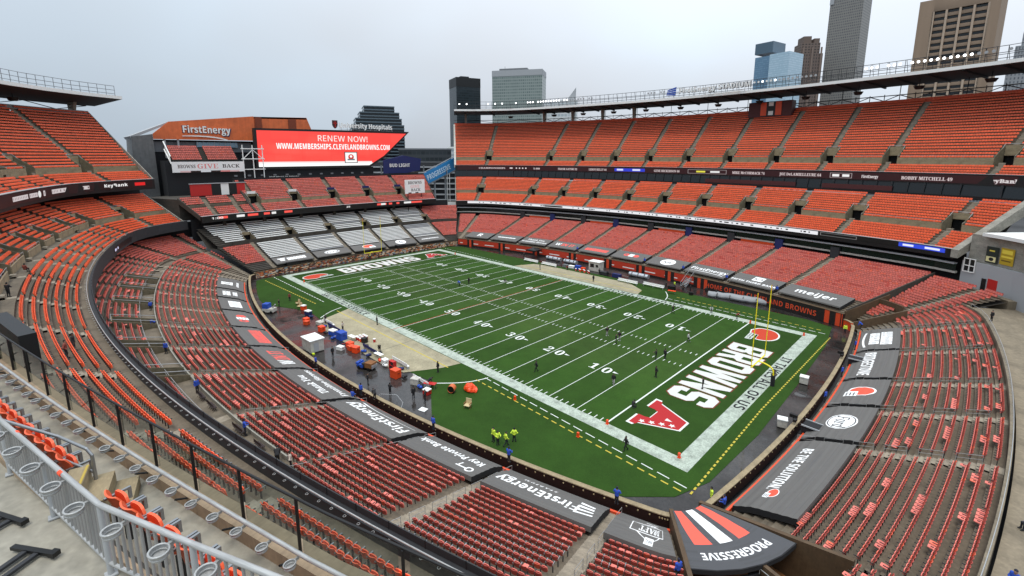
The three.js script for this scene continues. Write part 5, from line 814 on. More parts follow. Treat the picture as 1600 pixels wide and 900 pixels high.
// worn lettering too small to read: a bar of blocks with uneven notches
function bars(x, cx, cy, w, h, col, n, seed = 1) { x.fillStyle = col; const p = w / n; for (let i = 0; i < n; i++) { const a = cx - w / 2 + i * p; x.fillRect(a, cy - h / 2, p * 0.88, h); } x.fillStyle = '#57585b'; for (let i = 0; i < n; i++) { const a = cx - w / 2 + i * p, q = hash2(i, seed); x.fillRect(a + p * 0.3, cy - h / 2 + h * (q < 0.5 ? 0.25 : 0), p * 0.22, h * (0.3 + 0.3 * q)); if (q > 0.6) x.fillRect(a + p * 0.3, cy + h * 0.2, p * 0.3, h * 0.14); } x.fillStyle = col; }
const texCache = {};
const coverSide = std('#1a1a1c', 0.9);
function cover(gA, gB, rows, nRows, key, label) {
  const last = rows[nRows - 1], n = nRows * 2, prof = [];
  const yAt = (r) => { for (let i = nRows - 1; i >= 0; i--) if (r >= rows[i].r) return rows[i].y + (r - rows[i].r) / rows[i].d * ((rows[i + 1].y) - rows[i].y); return rows[0].y; };
  const low = rows !== rowsS && rows !== rowsW, r0 = rows[0].r + (low ? 0.6 : 0.12), r1 = last.r + last.d - 0.1, lift = (r) => low ? 0.42 + 0.38 * Math.min(1, (r - r0) / 1.6) : 0.8; prof.push([r0 - 0.05, yAt(r0) + lift(r0) - 0.25]);
  for (let i = 0; i <= n; i++) { const r = r0 + (r1 - r0) * i / n; prof.push([r, yAt(r) + lift(r) + (i % 2 ? -0.018 : 0.018)]); } prof.push([r1 + 0.05, yAt(r1) + 0.35]);
  if (!texCache[key]) texCache[key] = new THREE.MeshStandardMaterial({ map: coverTex(art[key]), roughness: 0.75 });
  const root = thing('seat_cover', label, 'cover', 'printed covers over the front rows');
  const L = (r) => gA + 0.5 * kf(gA, r), R = (r) => gB - 0.5 * kf(gB, r);
  mesh('sheet', sweep(L, R, prof, { unit: true, step: 1.6 }), texCache[key], root);
  for (const [g, s] of [[gA, 1], [gB, -1]]) mesh('skirt', sweep((r) => g + s * 0.5 * kf(g, r), (r) => g + s * 0.56 * kf(g, r), [...prof.slice(1, -1).map(([r, y]) => [r, y - 0.03]), ...prof.slice(1, -1).reverse().map(([r, y]) => [r, y - 0.6])], { closed: true, caps: true }), coverSide, root);
}
{
  const a = aisN, N = [[a[0], a[1], 'plain', 'plain grey cover at the far corner of the near side, farthest of its row'], [a[1], a[2], 'mark', 'grey cover with two tall white digits near the far corner'], [a[2], a[3], 'stack', 'grey cover with two lines of white capitals on the near side'], [a[3], a[4], 'plate', 'grey cover bearing a plain white rectangular plate'], [a[4], a[5], 'crest', 'grey cover with two red discs around a white block']];
  N.push([a[5], a[6], 'homestead', 'grey cover with one line of big red capitals on the near side']);
  // the sections run one step nearer to the camera than the list of aisles suggests
  const list = [[a[0], a[1], 'mark', 'grey cover with two tall white pillar marks, farthest along the near side'], [a[1], a[2], 'stack', 'grey cover with two lines of white capitals, second along the near side'], [a[2], a[3], 'plate', 'grey cover bearing a plain white rectangular plate'], [a[3], a[4], 'crest', 'grey cover with two red discs around a white block'], [a[4], a[5], 'homestead', 'grey cover with one line of big red capitals above the wet track'], [a[5], a[6], 'mutual', 'grey cover with huge red and white block letters above the white hut'], [a[6], a[7], 'thanks', 'grey cover with two lines of white serif lettering thanking workers'], [a[7], a[8], 'fe', 'grey cover with white lettering and an underline sweep near the wall gap'], [a[8], a[9], 'key', 'grey cover with white lettering and a key outline'], [a[9], aisDraft, 'festadium', 'large grey cover with white lettering and a four bar fan mark'], [aisDraft, gTun0 - 0.2, 'draft', 'grey cover with a white shield emblem beside the corner tunnel']];
  for (const [x, y, k, l] of list) cover(x, y, rowsNlong, 7, k, l);
  const e = aisE; for (const [x, y, k, l] of [[gTun1 + 2.0, e[0], 'solution', 'grey cover with white capitals and a small orange helmet in the near corner'], [e[0], e[1], 'oval', 'grey cover with a big white oval emblem'], [e[1], e[2], 'helmet', 'grey cover with a big orange helmet outlined in white'], [e[2], e[3], 'tyre', 'grey cover with one bold line of white capitals in the near end zone'], [e[3], e[4], 'sugar', 'grey cover with three white lines in the far corner of the near end']]) cover(x, y, rowsE, 7, k, l);
  const s = aisS.slice().sort((p, q) => p - q), keys = ['grocer', 'bank', 'fe', 'disc', 'crest', 'homestead', 'mutual', 'thanks', 'univ', 'rlogo', 'plain'];
  const SL = ['grey cover with white lower case lettering at the right end of the opposite side', 'grey cover with a white square and lettering above the orange lettered wall', 'grey cover with white script lettering on the opposite side', 'grey cover with a solid white disc on the opposite side', 'grey cover with red discs below the roofed stand', 'grey cover with one red line of capitals below the roofed stand', 'grey cover with red and white block letters below the roofed stand', 'grey cover with two white serif lines below the roofed stand', 'grey cover with a thin white line of lettering below the roofed stand', 'grey cover with one large white initial below the roofed stand', 'plain grey cover at the far left end of the opposite side'];
  let i = 0; for (let k = -1; k < s.length; k++) { const g0 = k < 0 ? SEG.S.g0 + 0.2 : s[k], g1 = k + 1 < s.length ? s[k + 1] : SEG.S.g1 - 0.5; if (g1 - g0 < 4) continue; cover(g0, g1, rowsS, 6, keys[i % keys.length], SL[i % SL.length] + (i >= SL.length ? ' corner' : '')); i++; }
  const w = aisW, WK = ['univ', 'gcirc', 'helmet', 'oval', 'deacon'], WLb = ['grey cover with a thin line of lettering below the white rows', 'grey cover with a round white emblem below the white rows', 'grey cover with an orange helmet behind the far goal post', 'grey cover with a white oval below the white rows', 'grey cover with bold white capitals at the left of the far end']; for (let k = 0; k + 1 < w.length; k++) cover(w[k], w[k + 1], rowsW, 4, WK[k], WLb[k]);
  // cover over the corner tunnel
  const t = canvasTex(512, 512, (x, W, H) => {
    x.fillStyle = '#4b4c4f'; x.fillRect(0, 0, W, H); for (let q = 0; q < 80; q++) { x.fillStyle = q % 2 ? 'rgba(120,120,122,0.05)' : 'rgba(15,15,17,0.06)'; x.fillRect(hash2(q, 1) * W, hash2(q, 2) * H, 140, 12); }
    x.fillStyle = '#f1614f'; x.beginPath(); x.moveTo(20, 512); x.lineTo(130, 512); x.lineTo(170, 190); x.lineTo(75, 190); x.fill(); x.beginPath(); x.moveTo(385, 512); x.lineTo(490, 512); x.lineTo(450, 190); x.lineTo(345, 190); x.fill();
    x.fillStyle = '#f2f2f0'; x.beginPath(); x.moveTo(200, 512); x.lineTo(315, 512); x.lineTo(300, 190); x.lineTo(215, 190); x.fill();
    x.textAlign = 'center'; x.textBaseline = 'middle'; words(x, 'PROGRESSIVE', 256, 100, 74, '#f2f2f0', 0.8);
  });
  t.flipY = true;
  const root = thing('seat_cover', 'dark cover with white and orange stripes and capitals over the corner tunnel', 'cover', 'printed covers over the front rows');
  const gm = sweep(gTun0 + 0.35, gTun1 - 0.35, [[0.4, 1.75], [2.5, 2.25], [5, 2.8], [7.9, 3.35]], { unit: true, step: 1.5 });
    mesh('sheet', gm, new THREE.MeshStandardMaterial({ map: t, roughness: 0.75 }), root); mesh('edge_hem', sweepBox(gTun0 + 0.35, gTun1 - 0.35, 7.86, 7.95, 3.0, 3.37), coverSide, root);
}
{ // white strips laid over the rows of the far end
  let k = 0;
  for (let s = 0; s < 6; s++) {
    const gA = aisW[s], gB = s < 5 ? aisW[s + 1] : SEG.W.g1 + 3.4;
    for (const [i0, i1, where] of [[5, 14, 'front'], [16, 25, 'rear']]) {
      if (s === 5 && where === 'front') continue;
      const b = thing('row_cover', 'white strips over the ' + where + ' rows of far end section, ' + ['first', 'second', 'third', 'fourth', 'fifth', 'sixth'][s] + ' from the blue ramp banner', 'cover', 'white strips over the far end rows');
      for (let i = i0; i <= i1; i++) { const w = rowsW[i]; let ga = 0.8, gb = 0.8; if (where === 'rear' && i <= 19) { ga = gb = 1.6; } const f = (g, q) => g + q * kf(g, w.r); const m = hash2(i, s) < 0.86 ? M.white : M.greyLight; mesh('strip', sweep(f(gA, ga), f(gB, -gb), [[w.r + 0.12, w.y + 0.5], [w.r + 0.14, w.y + 0.72], [w.r + 0.4, w.y + 0.76], [w.r + 0.42, w.y + 0.6]]), m, b); }
    }
  }
}
{ // wall banners
  const W = 2048, H = 64, t = canvasTex(W, H, (x) => {
    x.fillStyle = '#b8351c'; x.fillRect(0, 0, W, H); x.fillStyle = '#1d1210'; x.fillRect(0, 50, W, 14);
    x.fillStyle = '#e9e6e2'; for (let i = 0; i < 14; i++) x.fillRect((0.03 + i * 0.052) * W, 30, 0.03 * W, 7);
    for (const u of [0.075, 0.18, 0.29, 0.40, 0.5, 0.585, 0.655]) { x.fillStyle = '#1b1210'; x.fillRect(u * W, 0, 44, H); x.fillStyle = '#d3451f'; x.fillRect(u * W + 14, 0, 14, H); }
    x.fillStyle = '#1b1312'; x.fillRect(0.72 * W, 0, 0.28 * W, H); x.textAlign = 'center'; x.textBaseline = 'middle'; words(x, 'HOME OF THE CLEVELAND BROWNS', 0.845 * W, 33, 40, '#d94a26', 0.6);
    x.fillStyle = '#d3451f'; for (const u of [0.956, 0.972, 0.988]) x.fillRect(u * W, 0, 15, H); for (const u of [0.728, 0.742]) x.fillRect(u * W, 0, 14, H);
  });
  const b = thing('wall_banner', 'orange and dark striped wall padding with orange lettering along the opposite side', 'banner'); mesh('sheet', sweep(SEG.SE.g1 - 2.9, SEG.SW.g1 - 13, [[0.16, 0.05], [0.12, 2.6]], { unit: true }), new THREE.MeshStandardMaterial({ map: t, roughness: 0.6 }), b); mesh('top_edge', sweepBox(SEG.SE.g1 - 2.9, SEG.SW.g1 - 13, 0.08, 0.9, 2.62, 2.7), M.brownTan, b);
  const t2 = canvasTex(1024, 64, (x) => { x.fillStyle = '#6b4a32'; x.fillRect(0, 0, 1024, 64); const c = ['#b98d62', '#d8b48c', '#3a251a', '#a0492c', '#7d8f9a', '#e2d3bd', '#4b3322', '#c9682f', '#2b2320']; for (let i = 0; i < 2600; i++) { x.fillStyle = c[Math.floor(hash2(i, 5) * c.length)]; x.beginPath(); x.arc(hash2(i, 6) * 1024, hash2(i, 7) * 64, 2 + 5 * hash2(i, 8), 0, 7); x.fill(); } });
  const b2 = thing('wall_banner', 'mottled brown photo collage padding on the far end zone wall', 'banner'); mesh('sheet', sweep(SEG.SW.g1 - 11, SEG.W.g1 + 5.5, [[0.26, 0.06], [0.22, 1.75]], { unit: true }), new THREE.MeshStandardMaterial({ map: t2, roughness: 0.7 }), b2); mesh('top_edge', sweepBox(SEG.SW.g1 - 11, SEG.W.g1 + 5.5, 0.18, 0.4, 1.8, 1.86), M.brownTan, b2);
  for (const [z, h, l] of [[-13, 1.0, 'black camera well in the far wall right of the goal post'], [22, 0.9, 'black camera well in the far wall left of the goal post']]) { const c = thing('camera_well', l, 'platform', null, [-60.4, 1.85, z]); mesh('box', bx(1.6, h, 3.2, 0, h / 2, 0), M.black, c); mesh('lip', bx(1.8, 0.08, 3.4, 0, h + 0.04, 0), M.charcoal, c); }
  for (const [g, l] of [[gOn('E', 62, 10.6), 'black camera well with a camera at the foot of the oval emblem cover'], [gOn('E', 62, -14.6), 'black camera well with a camera in the cover of bold capitals']]) { const cm = thing('camera_well', l, 'platform'); mesh('box', sweepBox(g - 0.8, g + 0.8, 1.3, 4.2, 0.5, 1.75), M.blackSoft, cm); mesh('rim', merge([sweepBox(g - 0.9, g - 0.8, 1.25, 4.3, 1.7, 1.86), sweepBox(g + 0.8, g + 0.9, 1.25, 4.3, 1.7, 1.86), sweepBox(g - 0.9, g + 0.9, 4.2, 4.3, 1.7, 1.86)]), M.greyLight, cm); const q = P(g, 0.2, 2.0); mesh('camera', merge([bx(0.8, 0.4, 0.35, q[0], 2.1, q[2]), cyl([q[0], 1.3, q[2]], [q[0], 2, q[2]], 0.05, 5), bx(0.3, 0.3, 0.7, q[0] + 0.3, 1.9, q[2] + 0.5)]), M.black, cm); }
}
// ---------------------------------------------------------------- goal posts and pylons
for (const sd of [1, -1]) {
  const g = thing('goal_post', sd > 0 ? 'tall yellow goal post in the near end zone' : 'small looking yellow goal post in the far end zone', 'goal post', 'goal posts', [sd * 54.86, 0, 0]);
  const c = new THREE.CatmullRomCurve3([[2.1, 0], [2.1, 1.6], [1.9, 2.5], [1.0, 2.95], [0, 3.05]].map(([x, y]) => new THREE.Vector3(sd * x, y, 0)));
  mesh('neck', fix(new THREE.TubeGeometry(c, 20, 0.1, 8)), M.yellow, g); mesh('crossbar', cyl([0, 3.05, -2.9], [0, 3.05, 2.9], 0.085, 8), M.yellow, g);
  for (const z of [-2.87, 2.87]) { mesh('upright', cyl([0, 3.05, z], [0, 13.72, z], 0.06, 8), M.yellow, g); mesh('ribbon', bx(0.02, 0.9, 0.1, 0.05, 13.3, z), M.orange, g); }
  mesh('base_pad', cyl([sd * 2.1, 0, 0], [sd * 2.1, 1.6, 0], 0.28, 10), sd > 0 ? M.blackSoft : M.brown, g);
}
for (const [x, z, l] of [[45.9, 24.5, 'orange pylon at the near goal line beside the white band'], [55, 24.5, 'orange pylon at the nearest corner of the near end zone'], [45.9, -24.5, 'orange pylon at the near goal line on the opposite side'], [55, -24.5, 'orange pylon at the far corner of the near end zone'], [-45.9, 24.5, 'orange pylon at the far goal line on the near side'], [-45.9, -24.5, 'orange pylon at the far goal line on the opposite side'], [34, 28.3, 'orange marker on the dashed line nearest the mats'], [45, 29.1, 'orange marker on the dashed yellow line near the end zone']]) { const p = thing('pylon', l, 'pylon', 'orange field markers', [x, 0.03, z]); mesh('body', bx(0.24, 0.52, 0.24, 0, 0.28, 0), M.orangeBright, p); mesh('foot', bx(0.34, 0.04, 0.34, 0, 0.03, 0), M.orange, p); }
// ---------------------------------------------------------------- aisle hand rails in the near sections
function aisleRail(a, rows, i0, i1, lab) {
  const g = thing('aisle_handrail', lab, 'railing', 'hand rails in the aisles of the lower bowl'); const l = [], pz = [];
  for (let i = i0; i + 2 <= i1; i += 3) { const A = rows[i], B = rows[i + 2], pA = (y) => P(a, A.r + 0.3, A.y + y), pB = (y) => P(a, B.r + 0.3, B.y + y); mesh('rail', merge([cyl(pA(0.9), pB(0.9), 0.022, 5), cyl(pA(0.5), pB(0.5), 0.018, 5)]), M.galv, g); mesh('post', cyl(pA(0), pA(0.9), 0.022, 5), M.galv, g); mesh('post', cyl(pB(0), pB(0.9), 0.022, 5), M.galv, g); }
}
aisN.slice(4).forEach((a, k) => aisleRail(a + 0.45, k < 4 ? rowsN : rowsNlong, 0, k < 4 ? 19 : 26, 'grey hand rail in the ' + ['fifth', 'sixth', 'seventh', 'eighth', 'ninth', 'tenth'][k] + ' aisle of the near side counted from the far corner'));
aisleRail(aisDraft + 0.5, rowsNlong, 0, 26, 'grey hand rail in the aisle beside the shield emblem cover');
aisE.forEach((a, k) => aisleRail(a + 0.4, rowsE, 0, 19, 'grey hand rail in the ' + ['first', 'second', 'third', 'fourth', 'fifth'][k] + ' aisle of the near end counted from the corner tunnel'));
{ // rails and wheelchair places along the cross aisle of the near side
  const r = thing('cross_aisle_rail', 'grey rail with pickets along the cross aisle of the near side', 'railing'); const w = rowsN[19], l = [];
  mesh('rail', merge([sweepTube(aisN[1], gSplit - 2.5, w.r + w.d - 0.1, w.y + 1.0, 0.025, 5, 3), sweepTube(aisN[1], gSplit - 2.5, w.r + w.d - 0.1, w.y + 0.55, 0.018, 5, 3)]), M.steelPaint, r);
  for (const g of cuts(aisN[1], gSplit - 2.5, 1.5)) l.push(cyl(P(g, w.r + w.d - 0.1, w.y), P(g, w.r + w.d - 0.1, w.y + 1), 0.02, 5)); mesh('pickets', merge(l), M.steelPaint, r).userData.kind = 'stuff';
  const e = rowsE.end, r2 = thing('concourse_rail', 'grey picket rail behind the last row of the near end', 'railing'), l2 = []; mesh('rail', merge([sweepTube(gTun1 - 3, SEG.SE.g0 + 6, e.r + 0.2, e.y + 1.25, 0.025, 5, 3)]), M.steelPaint, r2); for (const g of cuts(gTun1 - 3, SEG.SE.g0 + 6, 0.9)) l2.push(cyl(P(g, e.r + 0.2, e.y + 0.7), P(g, e.r + 0.2, e.y + 1.25), 0.018, 4)); mesh('pickets', merge(l2), M.steelPaint, r2).userData.kind = 'stuff';
  // folded chairs standing in the cross aisle and on the concourse
  const chairG = merge([bx(0.42, 0.04, 0.4, 0, 0.44, 0), bx(0.42, 0.3, 0.03, 0, 0.75, -0.2), cyl([-0.2, 0, 0.18], [-0.2, 0.85, -0.2], 0.015, 4), cyl([0.2, 0, 0.18], [0.2, 0.85, -0.2], 0.015, 4), cyl([-0.2, 0, -0.2], [-0.2, 0.44, 0.18], 0.015, 4), cyl([0.2, 0, -0.2], [0.2, 0.44, 0.18], 0.015, 4)]);
  let n = 0; for (const [gq, cnt] of [[aisN[6] + 7.0, 4], [aisN[6] + 10.2, 4], [aisN[7] + 3.0, 5], [aisN[7] + 7.5, 3]]) { for (let k = 0; k < cnt; k++) { const g = gq + k * 0.42, p = P(g, w.r + 0.55, w.y), nn = nrm(g); const c = single('folding_chair', chairG, M.brown, 'brown folding chair, ' + ['first', 'second', 'third', 'fourth', 'fifth'][k] + ' in the ' + ['farthest', 'second', 'third', 'nearest'][n] + ' cluster along the near side cross aisle', 'chair', 'folding chairs in the cross aisle'); c.position.set(...p); c.rotation.y = Math.atan2(-nn[0], -nn[1]) + rr(-0.2, 0.2); } n++; }
  for (let k = 0; k < 9; k++) { const g = gTun1 + 6 + k * 4.6, p = P(g, e.r + 2.2, e.y + 0.06), nn = nrm(g); for (let q = 0; q < 2; q++) { const c = single('folding_chair', chairG, M.charcoal, 'dark folding chair on the concourse, ' + (q ? 'second' : 'first') + ' of the ' + ['first', 'second', 'third', 'fourth', 'fifth', 'sixth', 'seventh', 'eighth', 'ninth'][k] + ' pair counted from the tunnel', 'chair', 'folding chairs on the concourse'); c.position.set(p[0] + q * 0.7, p[1], p[2] + q * 0.3); c.rotation.y = Math.atan2(-nn[0], -nn[1]) + rr(-0.5, 0.5); } }
}
// ---------------------------------------------------------------- things along the sidelines
function crate(x, z, w, h, d, m, turn, label, lidM) { const g = thing('equipment_case', label, 'case', 'equipment along the sidelines', [x, 0.05, z], turn); mesh('body', bx(w, h * 0.82, d, 0, h * 0.41, 0), m, g); mesh('lid', bx(w + 0.05, h * 0.17, d + 0.05, 0, h * 0.915, 0), lidM || m, g); for (const s of [-1, 1]) mesh('handle', bx(0.05, 0.06, d * 0.4, s * (w / 2 + 0.04), h * 0.6, 0), M.black, g); }
function jug(x, z, m, label, h = 0.62) { const g = thing('drink_cooler', label, 'cooler', 'equipment along the sidelines', [x, 0.05, z]); const b = new THREE.CylinderGeometry(0.24, 0.21, h * 0.85, 12); b.translate(0, h * 0.42, 0); mesh('body', b, m, g); const l = new THREE.CylinderGeometry(0.25, 0.25, h * 0.14, 12); l.translate(0, h * 0.92, 0); mesh('lid', l, M.white, g); mesh('spigot', bx(0.06, 0.06, 0.1, 0, 0.1, 0.25), M.white, g); }
function bench(x, z, turn, L, m, label) { const g = thing('team_bench', label, 'bench', 'benches along the sidelines', [x, 0.05, z], turn); mesh('seat', bx(L, 0.09, 0.42, 0, 0.45, 0), m, g); mesh('backrest', bx(L, 0.4, 0.07, 0, 0.78, -0.24), m, g); for (const s of [-1, 0, 1]) mesh('leg', merge([bx(0.07, 0.42, 0.42, s * (L / 2 - 0.2), 0.21, 0), bx(0.06, 0.4, 0.06, s * (L / 2 - 0.2), 0.62, -0.2)]), M.greyLight, g); }
function table(x, z, turn, label, m) { const g = thing('folding_table', label, 'table', 'equipment along the sidelines', [x, 0.05, z], turn); mesh('table_top', bx(1.8, 0.05, 0.75, 0, 0.74, 0), m, g); for (const sx of [-0.8, 0.8]) for (const sz of [-0.3, 0.3]) mesh('leg', cyl([sx, 0, sz], [sx, 0.72, sz], 0.02, 5), M.grey, g); }
{
  crate(-23.6, 33.3, 0.9, 1.0, 0.8, M.orangeBright, 0.3, 'orange case at the far end of the near bench row', M.white); crate(-19.7, 33.9, 1.3, 0.9, 0.9, M.blueDark, 0.2, 'dark blue case next to the first orange one', M.white);
  crate(-15.4, 36.0, 1.0, 0.9, 0.9, M.orangeBright, 0.1, 'orange case alone on the dark track edge'); crate(-14.3, 36.4, 0.9, 0.7, 0.8, M.orange, 0.4, 'small orange case touching the lone one on the track edge');
  crate(-8.6, 35.9, 1.1, 1.0, 0.9, M.orangeBright, 0.1, 'orange case left of the blue cases'); crate(-12.4, 34.6, 1.5, 0.6, 0.9, M.offwhite, 0.2, 'low white case near the mat corner'); crate(-2.4, 35.0, 1.7, 1.4, 1.2, M.blue, 0.1, 'tallest bright blue case beside the mat'); crate(-5.6, 35.1, 1.4, 0.9, 1.0, M.blue, 0.2, 'shorter blue case left of the tallest one', M.white);
  crate(2.0, 35.6, 1.1, 0.9, 0.9, M.orangeBright, 0.2, 'orange case first in front of the white hut'); crate(3.2, 36.0, 1.0, 0.8, 0.9, M.orange, 0, 'orange case second in front of the white hut'); crate(4.7, 35.9, 1.0, 1.0, 0.9, M.orangeBright, 0.3, 'orange case third in front of the white hut');
  for (let i = 0; i < 9; i++) jug(-0.2 + (i % 3) * 0.62 + rr(-0.1, 0.1), 32.0 + Math.floor(i / 3) * 0.62, i % 4 === 3 ? M.red : M.orangeBright, (i % 4 === 3 ? 'red' : 'orange') + ' drink cooler in the square cluster, ' + ['rear', 'middle', 'front'][Math.floor(i / 3)] + ' row, ' + ['left', 'centre', 'right'][i % 3], 0.7);
  crate(1.9, 32.9, 0.8, 0.9, 0.8, M.black, 0.2, 'black case beside the cluster of orange coolers'); jug(2.9, 31.6, M.red, 'red cooler standing apart at the right of the cooler cluster');
  bench(-7.4, 33.9, Math.PI, 5.2, M.blueDark, 'dark blue bench behind the blue cases on the near mat'); bench(-11, 33.4, Math.PI, 4, M.white, 'white bench nearest the far end of the near mat'); bench(6.4, 34.1, Math.PI, 4.6, M.blueDark, 'dark bench in the middle of the near mat'); bench(14.2, 33.3, Math.PI, 4.2, M.white, 'white bench beside the red shelf on the near mat'); bench(21.6, 34.5, Math.PI, 3.8, M.white, 'white bench on grass right of the near mat');
  table(-0.6, 33.9, 0.1, 'folding table beside the tallest blue case', M.white); table(9.4, 34.4, 0.1, 'folding table right of the middle dark bench', M.white); table(23.4, 34.4, 0.5, 'folding table at the right end of the near benches', M.red);
  crate(1.8, 37.2, 1.2, 0.6, 0.8, M.white, 0.3, 'white cooler chest on the wet track'); crate(12.0, 34.8, 1.0, 0.8, 0.8, M.white, 0, 'white cooler chest left of the red shelf'); crate(17.1, 36.0, 1.3, 1.25, 1.0, M.orange, 0.15, 'big orange case near the mat right corner'); crate(20.9, 35.1, 1.2, 0.9, 0.9, M.offwhite, 0.4, 'white cooler chest on the grass edge'); crate(24.4, 35.6, 0.9, 0.7, 0.8, M.red, 0.2, 'red and white chest at the right end', M.white);
  const kit = [[-21.5, 33.6, 0], [-17.6, 34.2, 1], [-13.6, 33.9, 2], [-10.2, 34.6, 3], [-9.4, 34.0, 1], [-6.9, 35.9, 4], [-4.2, 33.8, 0], [-3.6, 36.0, 3], [0.6, 35.2, 0], [3.9, 33.6, 4], [5.6, 35.0, 3], [7.6, 35.2, 1], [8.4, 33.6, 4], [10.6, 34.9, 0], [12.9, 35.3, 2], [15.6, 34.2, 1], [18.3, 35.3, 4], [19.6, 34.6, 0], [22.4, 35.4, 3], [22.8, 33.9, 4]];
  const kitM = [M.orangeBright, M.blueDark, M.white, M.blue, M.black], kitN = ['orange', 'navy', 'white', 'blue', 'black'];
  kit.forEach(([x, z, k], i) => { const g = thing('kit_bag', kitN[k] + ' kit bag near the team benches, ' + (i + 1) + ['st', 'nd', 'rd'][i] + ' of the bags from the far end', 'bag', 'kit bags along the near benches', [x, 0.05, z], i * 0.7); if (i > 2) g.userData.label = kitN[k] + ' kit bag near the team benches, ' + (i + 1) + 'th of the bags from the far end'; const b = new THREE.CapsuleGeometry(0.24, 0.5, 3, 8); b.rotateZ(Math.PI / 2); b.scale(1, 0.9, 1.1); b.translate(0, 0.24, 0); mesh('body', b, kitM[k], g); mesh('strap', bx(0.08, 0.1, 0.56, 0.12, 0.42, 0), M.charcoal, g); });
  { const g = thing('equipment_shelf', 'red open shelf packed with gear on the near mat edge', 'shelf', 'equipment along the sidelines', [14.6, 0.05, 35.0], 0.1); for (const s of [-0.55, 0.55]) mesh('side', bx(0.05, 1.4, 0.6, s, 0.7, 0), M.red, g); for (const y of [0.1, 0.7, 1.38]) mesh('shelf_board', bx(1.1, 0.04, 0.6, 0, y, 0), M.red, g); mesh('gear', merge([bx(0.8, 0.45, 0.4, 0, 0.36, 0), bx(0.6, 0.4, 0.4, 0.1, 0.95, 0)]), M.charcoal, g); }
  { const g = thing('equipment_hut', 'white hut with a flat roof and dark window on the wet track', 'hut', null, [-1.4, 0, 40.4], 0.05); mesh('wall', bx(3.2, 2.0, 2.2, 0, 1.15, 0), M.offwhite, g); mesh('roof', bx(3.5, 0.12, 2.5, 0, 2.22, 0), M.white, g); mesh('window', bx(0.9, 0.6, 0.05, 0.7, 1.35, -1.12), M.darkGlass, g); mesh('door', bx(0.05, 1.5, 0.8, 1.62, 0.98, 0.2), M.greyLight, g); for (const s of [-1, 1]) mesh('wheel', cyl([s * 1.1, 0.2, -1.2], [s * 1.1, 0.2, -1.0], 0.2, 10), M.black, g); mesh('yellow_chock', bx(0.5, 0.2, 0.3, 1.9, 0.12, 0.9), M.lime, g); }
  { const g = thing('utility_cart', 'blue utility cart with a brown cargo box on the wet track', 'cart', null, [11.4, 0, 37.6], 0.35); mesh('body', merge([bx(1.2, 0.45, 1.25, -0.75, 0.55, 0), bx(0.5, 0.3, 1.2, -1.3, 0.85, 0)]), M.blue, g); mesh('chassis', bx(3.0, 0.15, 1.2, 0, 0.4, 0), M.black, g); mesh('seat', bx(0.5, 0.4, 1.1, -0.2, 0.85, 0), M.charcoal, g); mesh('cargo_box', bx(1.3, 0.75, 1.25, 0.85, 0.85, 0), M.wood, g); mesh('tailgate', bx(0.1, 0.5, 1.2, 1.56, 0.7, 0), M.silver, g); mesh('steering_wheel', fix(new THREE.TorusGeometry(0.18, 0.025, 5, 10)).rotateY(Math.PI / 2).translate(-0.95, 1.1, 0.3), M.black, g); for (const sx of [-0.95, 0.95]) for (const sz of [-0.6, 0.6]) mesh('wheel', cyl([sx, 0.27, sz - 0.1], [sx, 0.27, sz + 0.1], 0.27, 12), M.black, g); for (const sx of [-1.5]) for (const sz of [-0.4, 0.4]) mesh('headlight', cyl([sx - 0.08, 0.75, sz], [sx, 0.75, sz], 0.08, 8), M.white, g); }
  { const g = thing('lift_machine', 'white and blue cleaning machine parked by the far wall', 'machine', null, [-26.8, 0, 39.0], 0.7); mesh('deck', bx(2.4, 0.7, 1.5, 0, 0.65, 0), M.offwhite, g); mesh('cowl', bx(1.2, 1.0, 1.3, -0.5, 1.5, 0), M.blue, g); mesh('arm', bar([0.6, 0.9, 0], [1.5, 1.9, 0.2], 0.2, 0.2), M.greyLight, g); for (const sx of [-0.8, 0.8]) for (const sz of [-0.75, 0.75]) mesh('wheel', cyl([sx, 0.3, sz - 0.1], [sx, 0.3, sz + 0.1], 0.3, 10), M.black, g); }
  { const g = thing('fan_barrel', 'orange drum fan with a black mouth on the grass', 'fan', null, [26.5, 0.03, 33.0], 0.5); const b = new THREE.CylinderGeometry(0.5, 0.5, 0.8, 16, 1, true); b.rotateX(Math.PI / 2); b.translate(0, 0.62, 0); mesh('drum', b, std('#c8663a', 0.6), g); mesh('mouth', cyl([0, 0.62, 0.2], [0, 0.62, 0.3], 0.47, 16), M.black, g); mesh('stand', merge([bx(0.8, 0.08, 0.7, 0, 0.06, 0), bx(0.1, 0.2, 0.5, 0, 0.15, 0)]), M.black, g); }
  { const s = new THREE.IcosahedronGeometry(0.8, 3); const p = s.attributes.position; for (let i = 0; i < p.count; i++) { const x = p.getX(i), y = p.getY(i), z = p.getZ(i), n = 0.75 + 0.5 * vnoise(x * 3 + 9, z * 3 + y * 2.3 + 4); p.setXYZ(i, x * n * 1.25, Math.max(0, (y + 0.35) * n * 0.85), z * n); } s.computeVertexNormals(); const g = thing('equipment_cover', 'bright orange rumpled cover thrown over gear on the grass', 'cover', null, [27.9, 0.03, 30.8]); mesh('sheet', s, M.orangeBright, g); mesh('rope', fix(new THREE.TorusGeometry(0.72, 0.03, 5, 20)).rotateX(Math.PI / 2).scale(1.3, 1, 1).translate(0, 0.2, 0), M.orange, g); }
